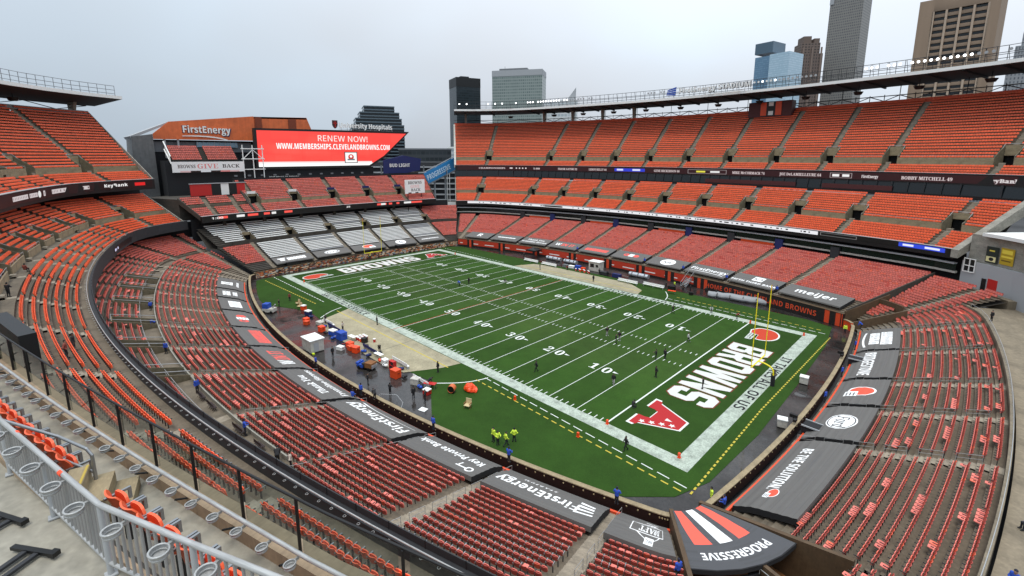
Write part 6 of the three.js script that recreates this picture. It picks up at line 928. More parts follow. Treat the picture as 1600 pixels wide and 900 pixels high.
  for (const [x, z, r, l] of [[31.1, 34.0, 0.4, 'tan canvas chair on the grass near the yellow vests'], [-28.0, 32.8, 0.2, 'tan canvas chair at the far end of the near sideline'], [-25.5, 33.4, 0.5, 'tan canvas chair beside the first orange case']]) { const g = thing('camp_chair', l, 'chair', 'tan chairs by the sideline', [x, 0.03, z], r); mesh('seat', bx(0.8, 0.06, 0.7, 0, 0.42, 0.05), M.tan, g); mesh('backrest', bx(0.8, 0.7, 0.06, 0, 0.8, -0.34), M.tan, g); for (const s of [-0.4, 0.4]) { mesh('armrest', bx(0.07, 0.06, 0.7, s, 0.66, 0), M.wood, g); mesh('leg', merge([cyl([s, 0, -0.3], [s, 0.66, 0.3], 0.03, 5), cyl([s, 0, 0.3], [s, 0.66, -0.3], 0.03, 5)]), M.wood, g); } }
  { const g = thing('floor_mat', 'small white board lying on the wet track', 'board', null, [27.4, 0.02, 38.3], 0.3); mesh('sheet', bx(1.0, 0.05, 0.8, 0, 0.03, 0), M.white, g); mesh('edge', bx(1.06, 0.02, 0.86, 0, 0.012, 0), M.greyLight, g); }
  for (const [x, z, r, l] of [[59.9, -4, 0.1, 'upper of two white boxes on the track behind the near goal post'], [61.0, 10.2, 0.3, 'lower of two white boxes on the track behind the near goal post']]) { const g = thing('power_box', l, 'box', null, [x, 0, z], r); mesh('body', bx(1.0, 0.9, 0.9, 0, 0.55, 0), M.offwhite, g); mesh('lid', bx(1.1, 0.12, 1.0, 0, 1.06, 0), M.white, g); for (const s of [-0.4, 0.4]) mesh('foot', bx(0.12, 0.1, 0.8, s, 0.05, 0), M.black, g); }
  // gate rail in the gap of the wall
  { const g = thing('gate_rail', 'curved grey gate rail at the wall gap beside the track', 'railing', null, [23.8, 0, 40.5]); const pts = [[-2.4, 0, 1.5], [-2.2, 1.0, 0.5], [-0.5, 1.0, -0.9], [1.8, 1.0, -0.4], [3.4, 1.0, 1.0]]; mesh('rail', tubePts(pts, 0.03, 6), M.steelPaint, g); for (const p of pts.slice(1)) mesh('post', cyl([p[0], 0, p[2]], p, 0.025, 5), M.steelPaint, g); }
  // opposite sideline
  for (const [x, z, l] of [[-20.2, -33.4, 'white bench first from the left on the opposite mat'], [-13.0, -33.4, 'white bench second from the left on the opposite mat'], [13.6, -33.0, 'white bench right of the opposite hut'], [20.1, -34.2, 'white bench at the right end of the opposite mat']]) bench(x, z, 0.0, 5.6, M.white, l);
  { const g = thing('equipment_hut', 'white boxy hut with a dark opening on the opposite sideline', 'hut', null, [0.1, 0, -38.6], 0.05); mesh('wall', bx(3.4, 2.6, 2.4, 0, 1.4, 0), M.offwhite, g); mesh('opening', bx(1.2, 1.0, 0.06, -0.6, 1.7, 1.22), M.black, g); mesh('roof', bx(3.7, 0.15, 2.7, 0, 2.78, 0), M.white, g); mesh('window', bx(0.8, 0.7, 0.06, 1.0, 1.7, 1.22), M.darkGlass, g); }
  crate(-4.7, -36.6, 1.6, 1.0, 1.0, M.blue, 0.1, 'blue case in the opposite bench area'); crate(-6.8, -36.4, 1.8, 0.7, 1.0, M.white, 0.1, 'white case left of the opposite blue case'); crate(-8.8, -36, 1.6, 0.8, 0.9, M.grey, 0.1, 'grey case at the left of the opposite cluster'); crate(-2.6, -36.2, 1.2, 0.8, 0.9, M.orangeBright, 0.1, 'orange case right of the opposite blue case');
  for (let i = 0; i < 7; i++) jug(-3.8 + i * 0.75, -34.4 - (i % 2) * 0.6, i % 3 ? M.orangeBright : M.red, (i % 3 ? 'orange' : 'red') + ' drink cooler, ' + ['first', 'second', 'third', 'fourth', 'fifth', 'sixth', 'seventh'][i] + ' from the left in the opposite cooler row', 0.7);
  crate(4.2, -36.5, 2.2, 0.8, 1.1, M.charcoal, 0.05, 'long dark case right of the opposite hut'); crate(8.2, -36.5, 2.4, 0.9, 1.0, M.blueDark, 0.05, 'long navy case far right of the opposite hut');
  for (const [x, w, l] of [[-17, 5.5, 'silver covered roll first from the left below the striped wall'], [-10.5, 4.5, 'silver covered roll second from the left below the striped wall'], [12.5, 5.5, 'silver covered roll below the striped wall right of the hut']]) { const g = thing('covered_roll', l, 'roll', 'covered rolls by the opposite wall', [x, 0, -40.6]); const c = new THREE.CylinderGeometry(0.75, 0.75, w, 12); c.rotateZ(Math.PI / 2); c.scale(1, 0.8, 1); c.translate(0, 0.6, 0); mesh('sheet', c, M.silver, g); for (const s of [-w / 3, 0, w / 3]) mesh('strap', bx(0.08, 1.22, 1.52, s, 0.6, 0), M.charcoal, g); }
  { const s = new THREE.CylinderGeometry(1.0, 1.1, 12, 14, 12); s.rotateZ(Math.PI / 2); const p = s.attributes.position; for (let i = 0; i < p.count; i++) p.setXYZ(i, p.getX(i), Math.max(0, p.getY(i) * 0.75 + 0.5 + 0.25 * (vnoise(p.getX(i) * 1.2, 3) - 0.5)), p.getZ(i) * (0.8 + 0.3 * vnoise(p.getX(i), 8))); s.computeVertexNormals(); const g = thing('covered_roll', 'long lumpy grey covered roll under the orange lettered wall', 'roll', 'covered rolls by the opposite wall', [38.5, 0, -38.0], 0.2); mesh('sheet', s, std('#8b8d8f', 0.6), g); for (const q of [-4, -1.3, 1.4, 4]) mesh('strap', bx(0.1, 1.3, 2.05, q, 0.55, 0), M.charcoal, g); }
  { const g = thing('stair_unit', 'grey steel stair unit leading from the opposite stand to the track', 'stairs', null, [25.4, 0, -40.8], -0.2); for (let i = 0; i < 9; i++) mesh('tread', bx(1.4, 0.05, 0.32, 0, 0.3 + i * 0.27, 0.9 - i * 0.32), M.steelPaint, g); for (const s of [-0.75, 0.75]) { mesh('stringer', bar([s, 0.1, 1.2], [s, 2.6, -1.8], 0.08, 0.25), M.grey, g); mesh('handrail', merge([cyl([s, 1.1, 1.2], [s, 3.6, -1.8], 0.04, 5), cyl([s, 0.1, 1.2], [s, 1.1, 1.2], 0.03, 5), cyl([s, 2.6, -1.8], [s, 3.6, -1.8], 0.03, 5)]), M.greyLight, g); } }
  table(25.9, -32.3, 0.2, 'table with an orange top on the opposite grass edge', M.orangeBright); crate(24.6, -34.8, 1.6, 1.2, 1.2, M.black, 0.2, 'black case at the right end of the opposite benches'); crate(29.5, -34.6, 0.8, 0.7, 0.7, M.black, 0.2, 'small black case on the opposite grass');
  { const g = thing('tent_frame', 'black canopy frame at the left end of the opposite side', 'tent', null, [-24.5, 0, -39.5]); mesh('top', fix(new THREE.ConeGeometry(2.6, 0.9, 4)).rotateY(Math.PI / 4).translate(0, 2.9, 0), M.black, g); for (const sx of [-1.7, 1.7]) for (const sz of [-1.7, 1.7]) mesh('leg', cyl([sx, 0, sz], [sx, 2.5, sz], 0.04, 5), M.charcoal, g); mesh('valance', bx(3.6, 0.4, 3.6, 0, 2.4, 0), M.black, g); }
}

// ---------------------------------------------------------------- seats
const seatMatU = new THREE.MeshStandardMaterial({ color: 0xffffff, roughness: 0.5 }), seatMatL = new THREE.MeshStandardMaterial({ color: 0xffffff, roughness: 0.6 });
const colU = new THREE.Color().setRGB(0.86, 0.125, 0.04), colL = new THREE.Color().setRGB(0.72, 0.18, 0.14), colB = new THREE.Color().setRGB(0.42, 0.07, 0.05);   // lower bowl: paler pink pans, darker maroon backs
// moulded shell: a plate with rounded corners, bowed across its width
function shell(w, h, t, nx, ny, bow, lip) {
  const g = new THREE.BoxGeometry(w, h, t, nx, ny, 1), p = g.attributes.position;
  for (let i = 0; i < p.count; i++) { let x = p.getX(i), y = p.getY(i) / h + 0.5, z = p.getZ(i); const e = y > 0.72 ? 1 - 0.2 * Math.pow((y - 0.72) / 0.28, 2) : 0.92 + 0.08 * Math.min(1, y / 0.4); x *= e; p.setXYZ(i, x, y * h, z + bow * x * x + lip * y * y); }
  g.computeVertexNormals(); return fix(g);
}
function seatShapes(n) {
  const back = shell(0.5, 0.44, 0.03, n ? 8 : 3, n ? 5 : 2, 1.3, -0.02); back.rotateX(-0.2); back.translate(0, 0.4, -0.02);
  const pan = shell(0.47, 0.32, 0.045, n ? 8 : 3, n ? 4 : 2, -0.7, -0.03); pan.rotateX(-0.04); pan.translate(0, 0.42, 0.14);
  const down = shell(0.46, 0.42, 0.045, n ? 8 : 3, n ? 4 : 2, 0.25, 0.02); down.rotateX(Math.PI / 2 - 0.12); down.translate(0, 0.42, 0.06);
  return { back, pan, down };
}
{
  const lo = seatShapes(0); const loG = merge([lo.back.clone(), lo.pan.clone()]); const legG = merge([bx(0.05, 0.45, 0.06, 0.255, 0.225, 0.02), bx(0.045, 0.05, 0.36, 0.255, 0.62, 0.12)]);
  // the nearest seats in view are things of their own
  const cam = camera.position, dir = new THREE.Vector3(); camera.getWorldDirection(dir);
  const all = []; for (const k of ['upper', 'lower']) for (const s of seatSpots[k]) { const dx = s[0] - cam.x, dy = s[1] - cam.y, dz = s[2] - cam.z, d = Math.hypot(dx, dy, dz); all.push({ k, s, d }); }
  const right = new THREE.Vector3().crossVectors(dir, _up).normalize(), upv = new THREE.Vector3().crossVectors(right, dir);
  for (const a of all) { const v = new THREE.Vector3(a.s[0] - cam.x, a.s[1] + 0.5 - cam.y, a.s[2] - cam.z), z = v.dot(dir), u = 801.8 + 731.8 * v.dot(right) / z, w = 376 - 731.8 * v.dot(upv) / z; a.vis = z > 0 && u > 15 && u < 1585 && w < 885 && w < 488 + 0.79 * u; }
  const near = all.filter((a) => a.vis).sort((a, b) => a.d - b.d).slice(0, 262); const nearSet = new Set(near);
  const hi = seatShapes(1), armG = (s) => merge([bx(0.045, 0.04, 0.4, s * 0.25, 0.63, 0.1), bx(0.04, 0.22, 0.05, s * 0.25, 0.53, 0.28)]), legHi = merge([bx(0.06, 0.44, 0.07, -0.25, 0.22, 0.0), bx(0.06, 0.44, 0.07, 0.25, 0.22, 0.0)]), armL = armG(-1), armR = armG(1);
  const mU = std('#e8491c', 0.42), mU2 = std('#d8451f', 0.45), mL = std('#c23a30', 0.55), mL2 = std('#b5352d', 0.55);
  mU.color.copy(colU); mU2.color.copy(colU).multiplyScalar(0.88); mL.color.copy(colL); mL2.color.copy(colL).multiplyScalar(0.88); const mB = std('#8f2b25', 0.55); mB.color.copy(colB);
  const proto = {};
  function seatThing(label, group, m, key, mb = m) {
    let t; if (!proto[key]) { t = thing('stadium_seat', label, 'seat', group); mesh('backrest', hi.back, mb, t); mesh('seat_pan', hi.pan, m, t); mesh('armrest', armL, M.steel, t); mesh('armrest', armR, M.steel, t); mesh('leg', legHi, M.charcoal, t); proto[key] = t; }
    else { t = proto[key].clone(); t.name = numbered('stadium_seat'); t.userData = { label, category: 'seat', group }; scene.add(t); } return t;
  }
  // seats beside the inner railing
  fgSeatSpots.forEach((x, i) => { const g = gOn('N', x, -147.3 + Math.sqrt((190 + 35) ** 2 - (x - 2) ** 2)), p = P(g, 34.98, 25.15), n = nrm(g); const right = x > 63; const t = seatThing('bright orange folded seat ' + (right ? 'right' : 'left') + ' of the small steps, ' + ['first', 'second', 'third', 'fourth', 'fifth', 'sixth', 'seventh', 'eighth', 'ninth', 'tenth', 'eleventh', 'twelfth', 'thirteenth', 'fourteenth', 'fifteenth', 'sixteenth', 'seventeenth', 'eighteenth', 'nineteenth', 'twentieth', 'twenty first', 'twenty second', 'twenty third'][right ? i - 23 : 22 - i] + ' from them', 'seats beside the camera railing', i % 5 === 2 ? mU2 : mU, 'f' + (i % 5 === 2)); t.position.set(...p); t.rotation.set(0, Math.atan2(-n[0], -n[1]), 0); });
  const ord = (n) => n + (n % 100 > 10 && n % 100 < 14 ? 'th' : ['th', 'st', 'nd', 'rd'][n % 10] || 'th');
  const secName = (g) => g < 0 ? null : g < aisN[8] ? 'serif lettered' : g < aisN[9] ? 'key outline' : g < aisDraft ? 'fan mark' : g < gTun0 ? 'shield emblem' : g < gTun1 ? 'tunnel' : g < aisE[0] ? 'small helmet' : g < aisE[1] ? 'oval emblem' : 'big helmet';
  near.forEach((a, i) => {
    const up = a.k === 'upper', m = a.s[5], row = ord(m.row + 1), n = ord(m.i + 1); let label;
    if (up) label = 'orange folded seat, ' + row + ' club deck row, ' + n + ' from far aisle, ' + (m.sec < aisN[8] ? 'farthest' : m.sec < aisN[9] ? 'second' : m.sec < aisDraft ? 'third' : 'nearest') + ' section';
    else if (m.sec < 0) label = 'red folded seat on the tunnel platform, ' + (m.row ? 'rear' : 'front') + ' row, ' + n + ' from the wall';
    else label = 'red folded seat, ' + ord(Math.max(1, m.row - 6)) + ' row behind the ' + secName(m.sec) + ' cover, ' + n + ' from its ' + (m.sec < gTun0 ? 'far' : 'near') + ' aisle';
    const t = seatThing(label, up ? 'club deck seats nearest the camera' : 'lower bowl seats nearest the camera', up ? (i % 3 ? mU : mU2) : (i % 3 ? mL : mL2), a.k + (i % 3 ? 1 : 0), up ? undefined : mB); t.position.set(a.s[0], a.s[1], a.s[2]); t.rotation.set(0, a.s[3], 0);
  });
  const rest = all.filter((a) => !nearSet.has(a)); for (const a of rest) { const m = a.s[5]; a.down = a.k === 'lower' && !!m && vnoise(m.i * 0.23 + m.row * 17.3 + a.s[3] * 40, m.row * 3.7) > 0.8; }
  const mtx = new THREE.Matrix4(), e = new THREE.Euler(), q = new THREE.Quaternion(), one = new THREE.Vector3(1, 1, 1), pos = new THREE.Vector3(), c = new THREE.Color();
  const root = new THREE.Group(); root.name = 'distant_seats'; scene.add(root); tag(root, 'thousands of orange and red folded seats filling the stands', 'seats', null, 'stuff');
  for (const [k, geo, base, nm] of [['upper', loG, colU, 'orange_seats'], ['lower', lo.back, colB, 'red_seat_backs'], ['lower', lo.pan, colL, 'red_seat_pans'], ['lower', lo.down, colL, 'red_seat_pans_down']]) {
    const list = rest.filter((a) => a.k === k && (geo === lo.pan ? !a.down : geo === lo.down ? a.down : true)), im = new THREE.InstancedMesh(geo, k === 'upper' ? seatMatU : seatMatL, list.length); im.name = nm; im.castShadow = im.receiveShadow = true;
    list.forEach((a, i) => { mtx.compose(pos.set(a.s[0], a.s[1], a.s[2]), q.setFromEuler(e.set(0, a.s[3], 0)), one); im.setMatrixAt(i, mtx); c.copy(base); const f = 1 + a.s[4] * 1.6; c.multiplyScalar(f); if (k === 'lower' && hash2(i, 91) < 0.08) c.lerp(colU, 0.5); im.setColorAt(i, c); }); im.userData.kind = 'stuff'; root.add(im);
  }
  const lg = rest.filter((a) => a.d < 95), im = new THREE.InstancedMesh(legG, M.charcoal, lg.length); im.name = 'seat_frames'; lg.forEach((a, i) => { mtx.compose(pos.set(a.s[0], a.s[1], a.s[2]), q.setFromEuler(e.set(0, a.s[3], 0)), one); im.setMatrixAt(i, mtx); }); im.userData.kind = 'stuff'; root.add(im);
  console.log('seats', all.length, 'legs', lg.length);
}
// ---------------------------------------------------------------- people
const poseCache = {};
function figure(pose) {
  if (poseCache[pose]) return poseCache[pose];
  const J = { hipL: [0.09, 0.93, 0], hipR: [-0.09, 0.93, 0], knL: [0.1, 0.5, 0.03], knR: [-0.1, 0.5, 0.03], anL: [0.11, 0.09, -0.01], anR: [-0.11, 0.09, -0.01], toL: [0.13, 0.05, 0.15], toR: [-0.13, 0.05, 0.15], pel: [0, 0.98, 0], che: [0, 1.3, 0], nk: [0, 1.47, 0.0], hd: [0, 1.66, 0.03], shL: [0.18, 1.41, 0], shR: [-0.18, 1.41, 0], elL: [0.25, 1.14, -0.02], elR: [-0.25, 1.14, -0.02], wrL: [0.25, 0.9, 0.07], wrR: [-0.25, 0.9, 0.07] };
  const set = (o) => Object.assign(J, o);
  if (pose === 'walk') set({ knL: [0.1, 0.52, 0.2], anL: [0.1, 0.12, 0.24], toL: [0.11, 0.1, 0.39], knR: [-0.1, 0.5, -0.02], anR: [-0.11, 0.14, -0.32], toR: [-0.12, 0.05, -0.2], elL: [0.26, 1.15, -0.14], wrL: [0.25, 0.93, -0.12], elR: [-0.26, 1.15, 0.1], wrR: [-0.22, 0.98, 0.26] });
  if (pose === 'arms') set({ elL: [0.3, 1.2, 0.1], wrL: [0.18, 1.16, 0.32], elR: [-0.3, 1.2, 0.1], wrR: [-0.18, 1.18, 0.32] });
  if (pose === 'hips') set({ elL: [0.38, 1.17, -0.08], wrL: [0.2, 1.0, 0.06], elR: [-0.38, 1.17, -0.08], wrR: [-0.2, 1.0, 0.06], anL: [0.17, 0.09, 0], anR: [-0.17, 0.09, 0], toL: [0.21, 0.05, 0.15], toR: [-0.21, 0.05, 0.15] });
  if (pose === 'bend') set({ pel: [0, 0.9, -0.1], hipL: [0.09, 0.87, -0.1], hipR: [-0.09, 0.87, -0.1], che: [0, 1.12, 0.16], nk: [0, 1.18, 0.34], hd: [0, 1.24, 0.5], shL: [0.18, 1.17, 0.26], shR: [-0.18, 1.17, 0.26], elL: [0.2, 0.88, 0.34], elR: [-0.2, 0.88, 0.34], wrL: [0.12, 0.66, 0.42], wrR: [-0.12, 0.66, 0.42] });
  if (pose === 'stretch') set({ pel: [0, 0.36, 0], hipL: [0.11, 0.34, 0], hipR: [-0.11, 0.34, 0], knL: [0.3, 0.3, 0.36], anL: [0.34, 0.1, 0.66], toL: [0.35, 0.2, 0.76], knR: [-0.28, 0.2, 0.3], anR: [-0.2, 0.1, -0.06], toR: [-0.16, 0.06, -0.18], che: [0, 0.62, 0.12], nk: [0, 0.74, 0.24], hd: [0, 0.88, 0.34], shL: [0.18, 0.7, 0.18], shR: [-0.18, 0.7, 0.18], elL: [0.28, 0.5, 0.36], elR: [-0.26, 0.48, 0.3], wrL: [0.32, 0.26, 0.52], wrR: [-0.22, 0.3, 0.44] });
  if (pose === 'sit') set({ pel: [0, 0.5, -0.1], hipL: [0.1, 0.5, -0.08], hipR: [-0.1, 0.5, -0.08], knL: [0.12, 0.52, 0.34], knR: [-0.12, 0.52, 0.34], anL: [0.12, 0.09, 0.36], anR: [-0.12, 0.09, 0.36], toL: [0.13, 0.05, 0.5], toR: [-0.13, 0.05, 0.5], che: [0, 0.84, -0.12], nk: [0, 1.0, -0.1], hd: [0, 1.19, -0.06], shL: [0.18, 0.95, -0.12], shR: [-0.18, 0.95, -0.12], elL: [0.25, 0.7, -0.05], elR: [-0.25, 0.7, -0.05], wrL: [0.16, 0.58, 0.2], wrR: [-0.16, 0.58, 0.2] });
  const mid = (a, b, t) => a.map((v, i) => v + (b[i] - v) * t), off = (a, x) => [a[0] + x, a[1], a[2]];
  const hand = (w, e) => { const d = w.map((v, i) => v - e[i]), L = Math.hypot(...d); return w.map((v, i) => v + d[i] / L * 0.11); };
  const B = [ // from, to, radii, region
    [off(J.pel, 0.05), off(J.che, 0.07), 0.125, 0.13, 'top'], [off(J.pel, -0.05), off(J.che, -0.07), 0.125, 0.13, 'top'], [J.shL, J.shR, 0.085, 0.085, 'top'], [J.che, J.nk, 0.12, 0.06, 'top'],
    [J.nk, mid(J.nk, J.hd, 0.5), 0.058, 0.055, 'skin'], [mid(J.nk, J.hd, 0.75), [J.hd[0], J.hd[1] + 0.05, J.hd[2] - 0.015], 0.082, 0.098, 'head'], [[J.hd[0], J.hd[1] - 0.01, J.hd[2] + 0.085], [J.hd[0], J.hd[1] - 0.03, J.hd[2] + 0.1], 0.02, 0.025, 'head'],
    [J.hipL, J.knL, 0.098, 0.066, 'leg'], [J.hipR, J.knR, 0.098, 0.066, 'leg'], [J.knL, J.anL, 0.066, 0.045, 'leg'], [J.knR, J.anR, 0.066, 0.045, 'leg'], [J.anL, J.toL, 0.05, 0.042, 'shoe'], [J.anR, J.toR, 0.05, 0.042, 'shoe'],
    [J.shL, J.elL, 0.066, 0.052, 'top'], [J.shR, J.elR, 0.066, 0.052, 'top'], [J.elL, J.wrL, 0.052, 0.038, 'top'], [J.elR, J.wrR, 0.052, 0.038, 'top'], [J.wrL, hand(J.wrL, J.elL), 0.036, 0.032, 'skin'], [J.wrR, hand(J.wrR, J.elR), 0.036, 0.032, 'skin']];
  const dist = (x, y, z, b) => { const [p, q, r0, r1] = b, dx = q[0] - p[0], dy = q[1] - p[1], dz = q[2] - p[2], L2 = dx * dx + dy * dy + dz * dz || 1e-9; const t = Math.max(0, Math.min(1, ((x - p[0]) * dx + (y - p[1]) * dy + (z - p[2]) * dz) / L2)); return Math.hypot(x - p[0] - dx * t, y - p[1] - dy * t, z - p[2] - dz * t) - (r0 + (r1 - r0) * t); };
  const n = 64, H = 0.95, mc = new MarchingCubes(n, new THREE.MeshBasicMaterial(), false, false, 40000); const F = mc.field, k = 0.03;
  for (let iz = 0; iz < n; iz++) for (let iy = 0; iy < n; iy++) for (let ix = 0; ix < n; ix++) { const x = (ix - n / 2) / (n / 2) * H, y = (iy - n / 2) / (n / 2) * H + 0.92, z = (iz - n / 2) / (n / 2) * H; let s = 0; let m = 1e9; if (Math.abs(x) > 0.55) { F[ix + iy * n + iz * n * n] = -1; continue; } for (const b of B) { const d = dist(x, y, z, b); if (d < m) m = d; s += Math.exp(-d / k * 1.2); } F[ix + iy * n + iz * n * n] = m > 0.25 ? -m : k / 1.2 * Math.log(s); }
  mc.isolation = 0; mc.update();
  const cnt = mc.count, pos = new Float32Array(cnt * 3), nor = new Float32Array(cnt * 3), reg = [];
  for (let i = 0; i < cnt; i++) { const x = mc.positionArray[i * 3] * H, y = mc.positionArray[i * 3 + 1] * H + 0.92, z = mc.positionArray[i * 3 + 2] * H; pos[i * 3] = x; pos[i * 3 + 1] = y; pos[i * 3 + 2] = z; for (let j = 0; j < 3; j++) nor[i * 3 + j] = mc.normalArray[i * 3 + j]; let bd = 1e9, br = 'top'; for (const b of B) { const d = dist(x, y, z, b); if (d < bd) { bd = d; br = b[4]; } } if (br === 'head') br = (y > J.hd[1] + 0.045 || z < J.hd[2] - 0.02) ? 'hair' : 'skin'; reg.push(br); }
  return poseCache[pose] = { pos, nor, reg };
}
const outfits = {
  black: { top: [0.012, 0.012, 0.014], leg: [0.01, 0.01, 0.012], shoe: [0.02, 0.02, 0.02], hair: [0.01, 0.01, 0.012] }, player: { top: [0.015, 0.013, 0.013], leg: [0.3, 0.29, 0.28], shoe: [0.5, 0.5, 0.5], hair: [0.012, 0.01, 0.009] },
  blue: { top: [0.02, 0.07, 0.42], leg: [0.012, 0.013, 0.02], shoe: [0.01, 0.01, 0.01], hair: [0.012, 0.014, 0.03] }, lime: { top: [0.62, 0.8, 0.06], leg: [0.012, 0.013, 0.02], shoe: [0.01, 0.01, 0.01], hair: [0.012, 0.012, 0.015] },
  pale: { top: [0.45, 0.4, 0.34], leg: [0.012, 0.012, 0.016], shoe: [0.01, 0.01, 0.01], hair: [0.02, 0.015, 0.01] }, rust: { top: [0.2, 0.045, 0.03], leg: [0.012, 0.012, 0.014], shoe: [0.01, 0.01, 0.01], hair: [0.01, 0.01, 0.01] }, white: { top: [0.5, 0.5, 0.5], leg: [0.02, 0.02, 0.022], shoe: [0.3, 0.3, 0.3], hair: [0.012, 0.01, 0.009] },
};
const SKIN = [[0.42, 0.24, 0.16], [0.16, 0.085, 0.05], [0.3, 0.17, 0.11]], geoCache = {};
const clothMat = new THREE.MeshStandardMaterial({ color: 0xffffff, vertexColors: true, roughness: 0.85 });
function person(x, y, z, turn, pose, outfit, label, group, sk = 0) {
  const key = pose + outfit + sk; if (!geoCache[key]) { const f = figure(pose), o = outfits[outfit], col = new Float32Array(f.pos.length); f.reg.forEach((r, i) => { const c = r === 'skin' ? SKIN[sk] : o[r]; col.set(c, i * 3); }); const g = new THREE.BufferGeometry(); g.setAttribute('position', new THREE.BufferAttribute(f.pos, 3)); g.setAttribute('normal', new THREE.BufferAttribute(f.nor, 3)); g.setAttribute('color', new THREE.BufferAttribute(col, 3)); geoCache[key] = g; }
  const m = single('person', geoCache[key], clothMat, label, 'person', group); m.position.set(x, y, z); m.rotation.y = turn; return m;
}
{
  const F = 0.03, toward = (x, z, tx, tz) => Math.atan2(tx - x, tz - z);
  const fp = [[-9.5, -11.8, 'player', 'stretch', 'player bending low near midfield on the far side'], [-14.5, -4.2, 'black', 'stand', 'dark clothed person standing upright beyond midfield near the blue one'], [-14.8, -1.4, 'blue', 'bend', 'person in blue bending beside the upright one beyond midfield'], [-4.4, 27.0, 'black', 'stand', 'dark clothed person standing on the white band by the near mat'], [30.5, 20.2, 'black', 'walk', 'dark clothed person walking alone near the near twenty yard line'], [29.9, 0.6, 'player', 'hips', 'player in pale trousers left of the pair on the hash marks'], [33.0, 2.5, 'black', 'stand', 'left person of the close pair on the hash marks'], [32.8, 1.1, 'player', 'arms', 'right person of the close pair, in pale trousers'], [41.1, 3.6, 'black', 'arms', 'left of the two dark figures between the hash marks near the goal'], [42.0, 2.4, 'black', 'stand', 'right of the two dark figures between the hash marks near the goal'], [44.1, 9.2, 'black', 'hips', 'dark figure in front of the two near the goal line'], [32.6, -19.3, 'black', 'walk', 'dark figure walking on the far numbers side'], [41.6, -6.8, 'white', 'walk', 'player in a white top jogging near the ten yard line'], [41.0, 15.6, 'player', 'walk', 'player in dark top running below the near ten'], [50.4, 7.8, 'black', 'stand', 'person in black standing on the white end zone lettering'], [46.1, 19.0, 'black', 'stretch', 'person stretching low on the near goal line'], [50.3, 27.5, 'black', 'walk', 'person in black walking beside the near corner band'], [56.6, -1.6, 'black', 'arms', 'person in black beside the base of the near goal post'], [43.2, -25.0, 'rust', 'bend', 'person in rust red bending at the opposite band'], [38, -25.4, 'white', 'bend', 'person in white bending on the opposite band']];
  fp.forEach(([x, z, o, p, l], i) => person(x, F, z, [2.1, 0.4, -1.2, 3.0, -0.6, 1.2][i % 6], p, o, l, null, i % 3));
  [[38.8, 36.6, 'stand', 'lime vested steward at the left of the group of four'], [39.6, 36.7, 'arms', 'lime vested steward second in the group of four'], [40.4, 36.2, 'walk', 'lime vested steward third in the group of four'], [40.5, 35.0, 'hips', 'lime vested steward at the right of the group of four'], [60.2, 28.9, 'stand', 'lime vested steward alone at the corner tunnel mouth'], [60.0, -31.0, 'stand', 'lime vested steward in the far corner by the orange ramp']].forEach(([x, z, p, l], i) => person(x, F, z, i * 1.3, p, 'lime', l, 'stewards in lime vests', i % 3));
  [[-29.1, 36.3, 'black', 'stand', 'dark person left of the tan chairs at the far track'], [-32.2, 33.0, 'rust', 'stand', 'person in rust red at the far end of the near sideline'], [3.7, 39.4, 'black', 'stand', 'dark person on the wet track beside the white hut'], [16.3, 40.0, 'black', 'stand', 'dark person on the wet track left of the wall gap'], [21.1, 39.3, 'black', 'arms', 'dark person at the curved gate rail'], [24.2, 37.6, 'black', 'stand', 'dark person right of the gate rail on the track'], [26.0, 37.0, 'black', 'hips', 'dark person farthest right on the wet track'], [20.2, 30.7, 'black', 'stand', 'dark person on grass beside the mat corner'], [7.2, 33.0, 'black', 'bend', 'dark person bending over the middle bench'], [-6.2, 33.0, 'pale', 'arms', 'person in pale top behind the dark blue bench'], [22.9, 34.2, 'black', 'bend', 'dark person bending at the right end table'], [-12.2, 33.6, 'black', 'arms', 'dark person at the white bench at the far end of the near mat']].forEach(([x, z, o, p, l], i) => person(x, F, z, i * 0.9, p, o, l, null, i % 3));
  const seat = (rows, r) => { for (let i = rows.length - 1; i >= 0; i--) if (r >= rows[i].r) return rows[i].y; return rows[0].y; };
  const W1 = 'workers in blue jackets';
  const atg = (g, r, y, turn, p, o, l, grp, sk) => { const q = P(g, r, y), n = nrm(g); person(q[0], y, q[2], Math.atan2(-n[0], -n[1]) + turn, p, o, l, grp, sk); };
  atg(aisN[6], 1.5, 1.55, 0, 'stand', 'blue', 'worker in blue at the aisle foot between red lettered cover and serif cover', W1, 0); atg(aisN[7] - 0.3, 1.8, 1.6, 0.3, 'stand', 'blue', 'worker in blue at the wall gap, upper of two', W1, 1); atg(aisN[7] + 0.2, 3.2, 1.95, 0.3, 'sit', 'blue', 'worker in blue sitting at the wall gap, lower of two', W1, 2); atg(aisN[7] + 1.6, 1.0, 1.35, 1.3, 'bend', 'black', 'dark person bending at the wall gap beside the workers', null, 0); atg(aisN[8], 1.4, 1.5, 0, 'stand', 'blue', 'worker in blue at the aisle foot left of the key cover', W1, 0); atg(aisN[9], 1.4, 1.5, 0, 'arms', 'blue', 'worker in blue at the aisle foot right of the key cover', W1, 1); atg(aisDraft, 1.6, 1.55, 0, 'arms', 'blue', 'worker in blue at the aisle foot left of the shield emblem cover', W1, 2);
  const cy = rowsN[19].y; [[-21.7, 'stand', 'blue', 'worker in blue on the cross aisle, farthest from the camera'], [-12.1, 'bend', 'blue', 'worker in blue bending on the cross aisle, second farthest'], [0, 'stand', 'blue', 'worker in blue on the cross aisle, third farthest'], [14, 'stand', 'blue', 'worker in blue on the cross aisle beside folding chairs, upper one'], [25.9, 'arms', 'blue', 'worker in blue on the cross aisle beside folding chairs, lower one']].forEach(([x, p, o, l], i) => { const g = gOn('N', x, 42); atg(g, 17.4, cy, 2 + i, p, o, l, W1, i % 3); });
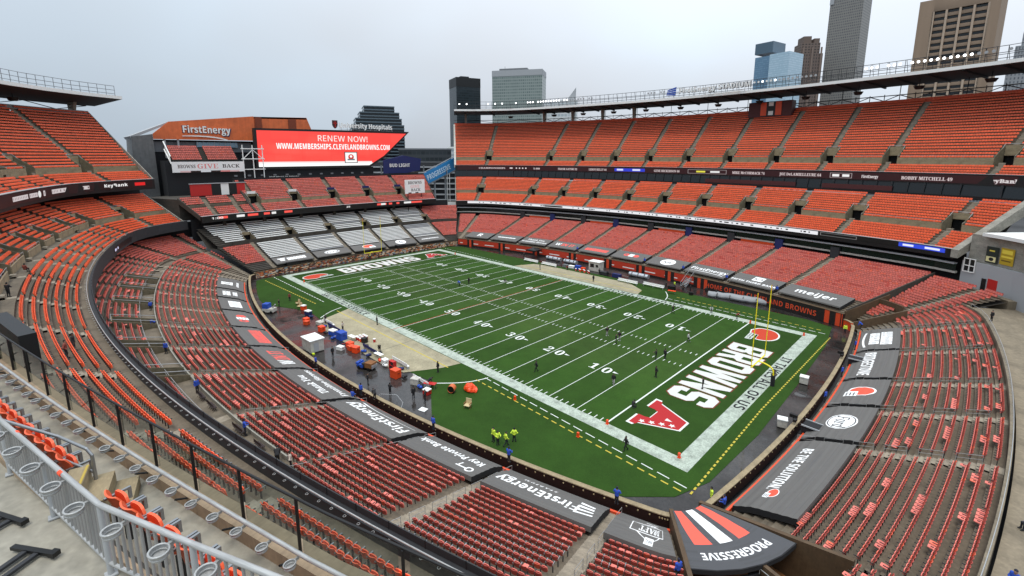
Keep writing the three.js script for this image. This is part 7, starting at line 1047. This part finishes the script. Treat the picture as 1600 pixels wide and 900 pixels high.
  atg(gOn('N', 31.6, 40), 17.6, cy, 1, 'bend', 'black', 'dark person bending beside the one with a pale vest', null, 0); atg(gOn('N', 33.2, 40), 17.4, cy, -0.4, 'hips', 'pale', 'person with a pale vest standing at the cross aisle end', null, 1); atg(gOn('N', 36.0, 40), 18.8, rowsNlong[21].y, 0.4, 'sit', 'blue', 'worker in blue sitting at the cross aisle end, left one', W1, 2); atg(gOn('N', 37.2, 40), 18.6, rowsNlong[20].y, 0.4, 'sit', 'blue', 'worker in blue sitting at the cross aisle end, right one', W1, 0);
  atg(aisN[9] + 0.3, 19.6, rowsNlong[22].y, 0.2, 'sit', 'blue', 'worker in blue sitting high in the aisle below the club deck, left one', W1, 0); atg(aisN[9] + 1.1, 20.4, rowsNlong[23].y, 0.2, 'sit', 'blue', 'worker in blue sitting high in the aisle below the club deck, right one', W1, 1);
  atg(gTun0 - 1.1, 8.4, rowsNlong[8].y, 0.6, 'stand', 'blue', 'worker in blue beside the corner tunnel wall at the frame bottom', W1, 2);
  [[0.2, 'sit', 'worker in blue at the aisle foot beside the corner tunnel and helmet cover', gTun1 + 1.0], [0, 'stand', 'worker in blue at the aisle foot between oval and helmet covers', aisE[1]], [0, 'stand', 'worker in blue at the aisle foot right of the big helmet cover', aisE[2]], [0, 'stand', 'worker in blue at the aisle foot left of the three line cover', aisE[3]], [0, 'bend', 'worker in blue at the end of the near end wall', aisE[4]]].forEach(([t, p, l, g], i) => atg(g, 1.6, 1.55, t, p, 'blue', l, W1, i % 3));
  [3, 5, 6, 7, 8].forEach((k, i) => { const g = aisS[k]; if (g !== undefined) atg(g, 1.4, 2.95, 0, 'stand', 'blue', 'worker in blue at the foot of an opposite aisle, ' + ['first', 'second', 'third', 'fourth', 'fifth'][i] + ' from the left', W1, i % 3); });
  atg(gOn('N', -2.6, 42), 30.7, rowsN2[6].y, 1, 'arms', 'black', 'person in black on the club deck cross aisle', null, 0); atg(gOn('N', 14.0, 42), 26.6, rowsN2[1].y, -0.3, 'stand', 'black', 'upper of two people standing between club deck rows', null, 1); atg(gOn('N', 16.8, 42), 27.4, rowsN2[2].y, -0.3, 'hips', 'rust', 'lower of two people standing between club deck rows, with red shoulders', null, 2); atg(gOn('N', -16, 42), 30.4, rowsN2[6].y, 1, 'sit', 'rust', 'person in red on the club deck cross aisle', null, 1);
  const ey = rowsE.end.y + 0.06; atg(gOn('E', 60, -33), 18.0, ey, 0.5, 'stand', 'black', 'person in black standing at the far concourse rail', null, 0); atg(gOn('E', 62, 21.5), 18.6, ey, 0.6, 'sit', 'blue', 'worker in blue sitting on the concourse, upper one', W1, 1); atg(gOn('E', 62, 28.4), 18.4, ey, 1.2, 'sit', 'blue', 'worker in blue sitting on the concourse, lower one', W1, 2);
  [[-11.3, -35.1, 'black', 'stand', 'dark person at the left of the opposite benches'], [6.4, -28.4, 'black', 'stand', 'dark person alone on the opposite mat'], [-12, -28.4, 'black', 'hips', 'dark person at the left part of the opposite mat'], [3.4, -35.4, 'black', 'arms', 'dark person beside the opposite hut'], [5.8, -36.0, 'black', 'bend', 'dark person bending right of the opposite hut'], [22.8, -35.5, 'black', 'stand', 'dark person left of the black case at the opposite stair'], [26.8, -36.2, 'black', 'arms', 'dark person right of the black case at the opposite stair'], [28.3, -36.8, 'black', 'stand', 'dark person at the foot of the opposite stair unit'], [24.0, -37.5, 'lime', 'stand', 'lime vested steward at the opposite stair'], [31.6, -37.8, 'black', 'hips', 'dark person left of the orange lettered wall'], [34.2, -37.2, 'black', 'walk', 'dark person walking below the orange lettered wall'], [-6, -33.4, 'rust', 'bend', 'person in rust red at the opposite coolers'], [-26, -36.5, 'black', 'stand', 'dark person under the black canopy frame']].forEach(([x, z, o, p, l], i) => person(x, F, z, i * 1.1, p, o, l, null, i % 3));
}
scene.traverse((o) => { if (o.isMesh) { o.castShadow = true; o.receiveShadow = true; } });
renderer.render(scene, camera);
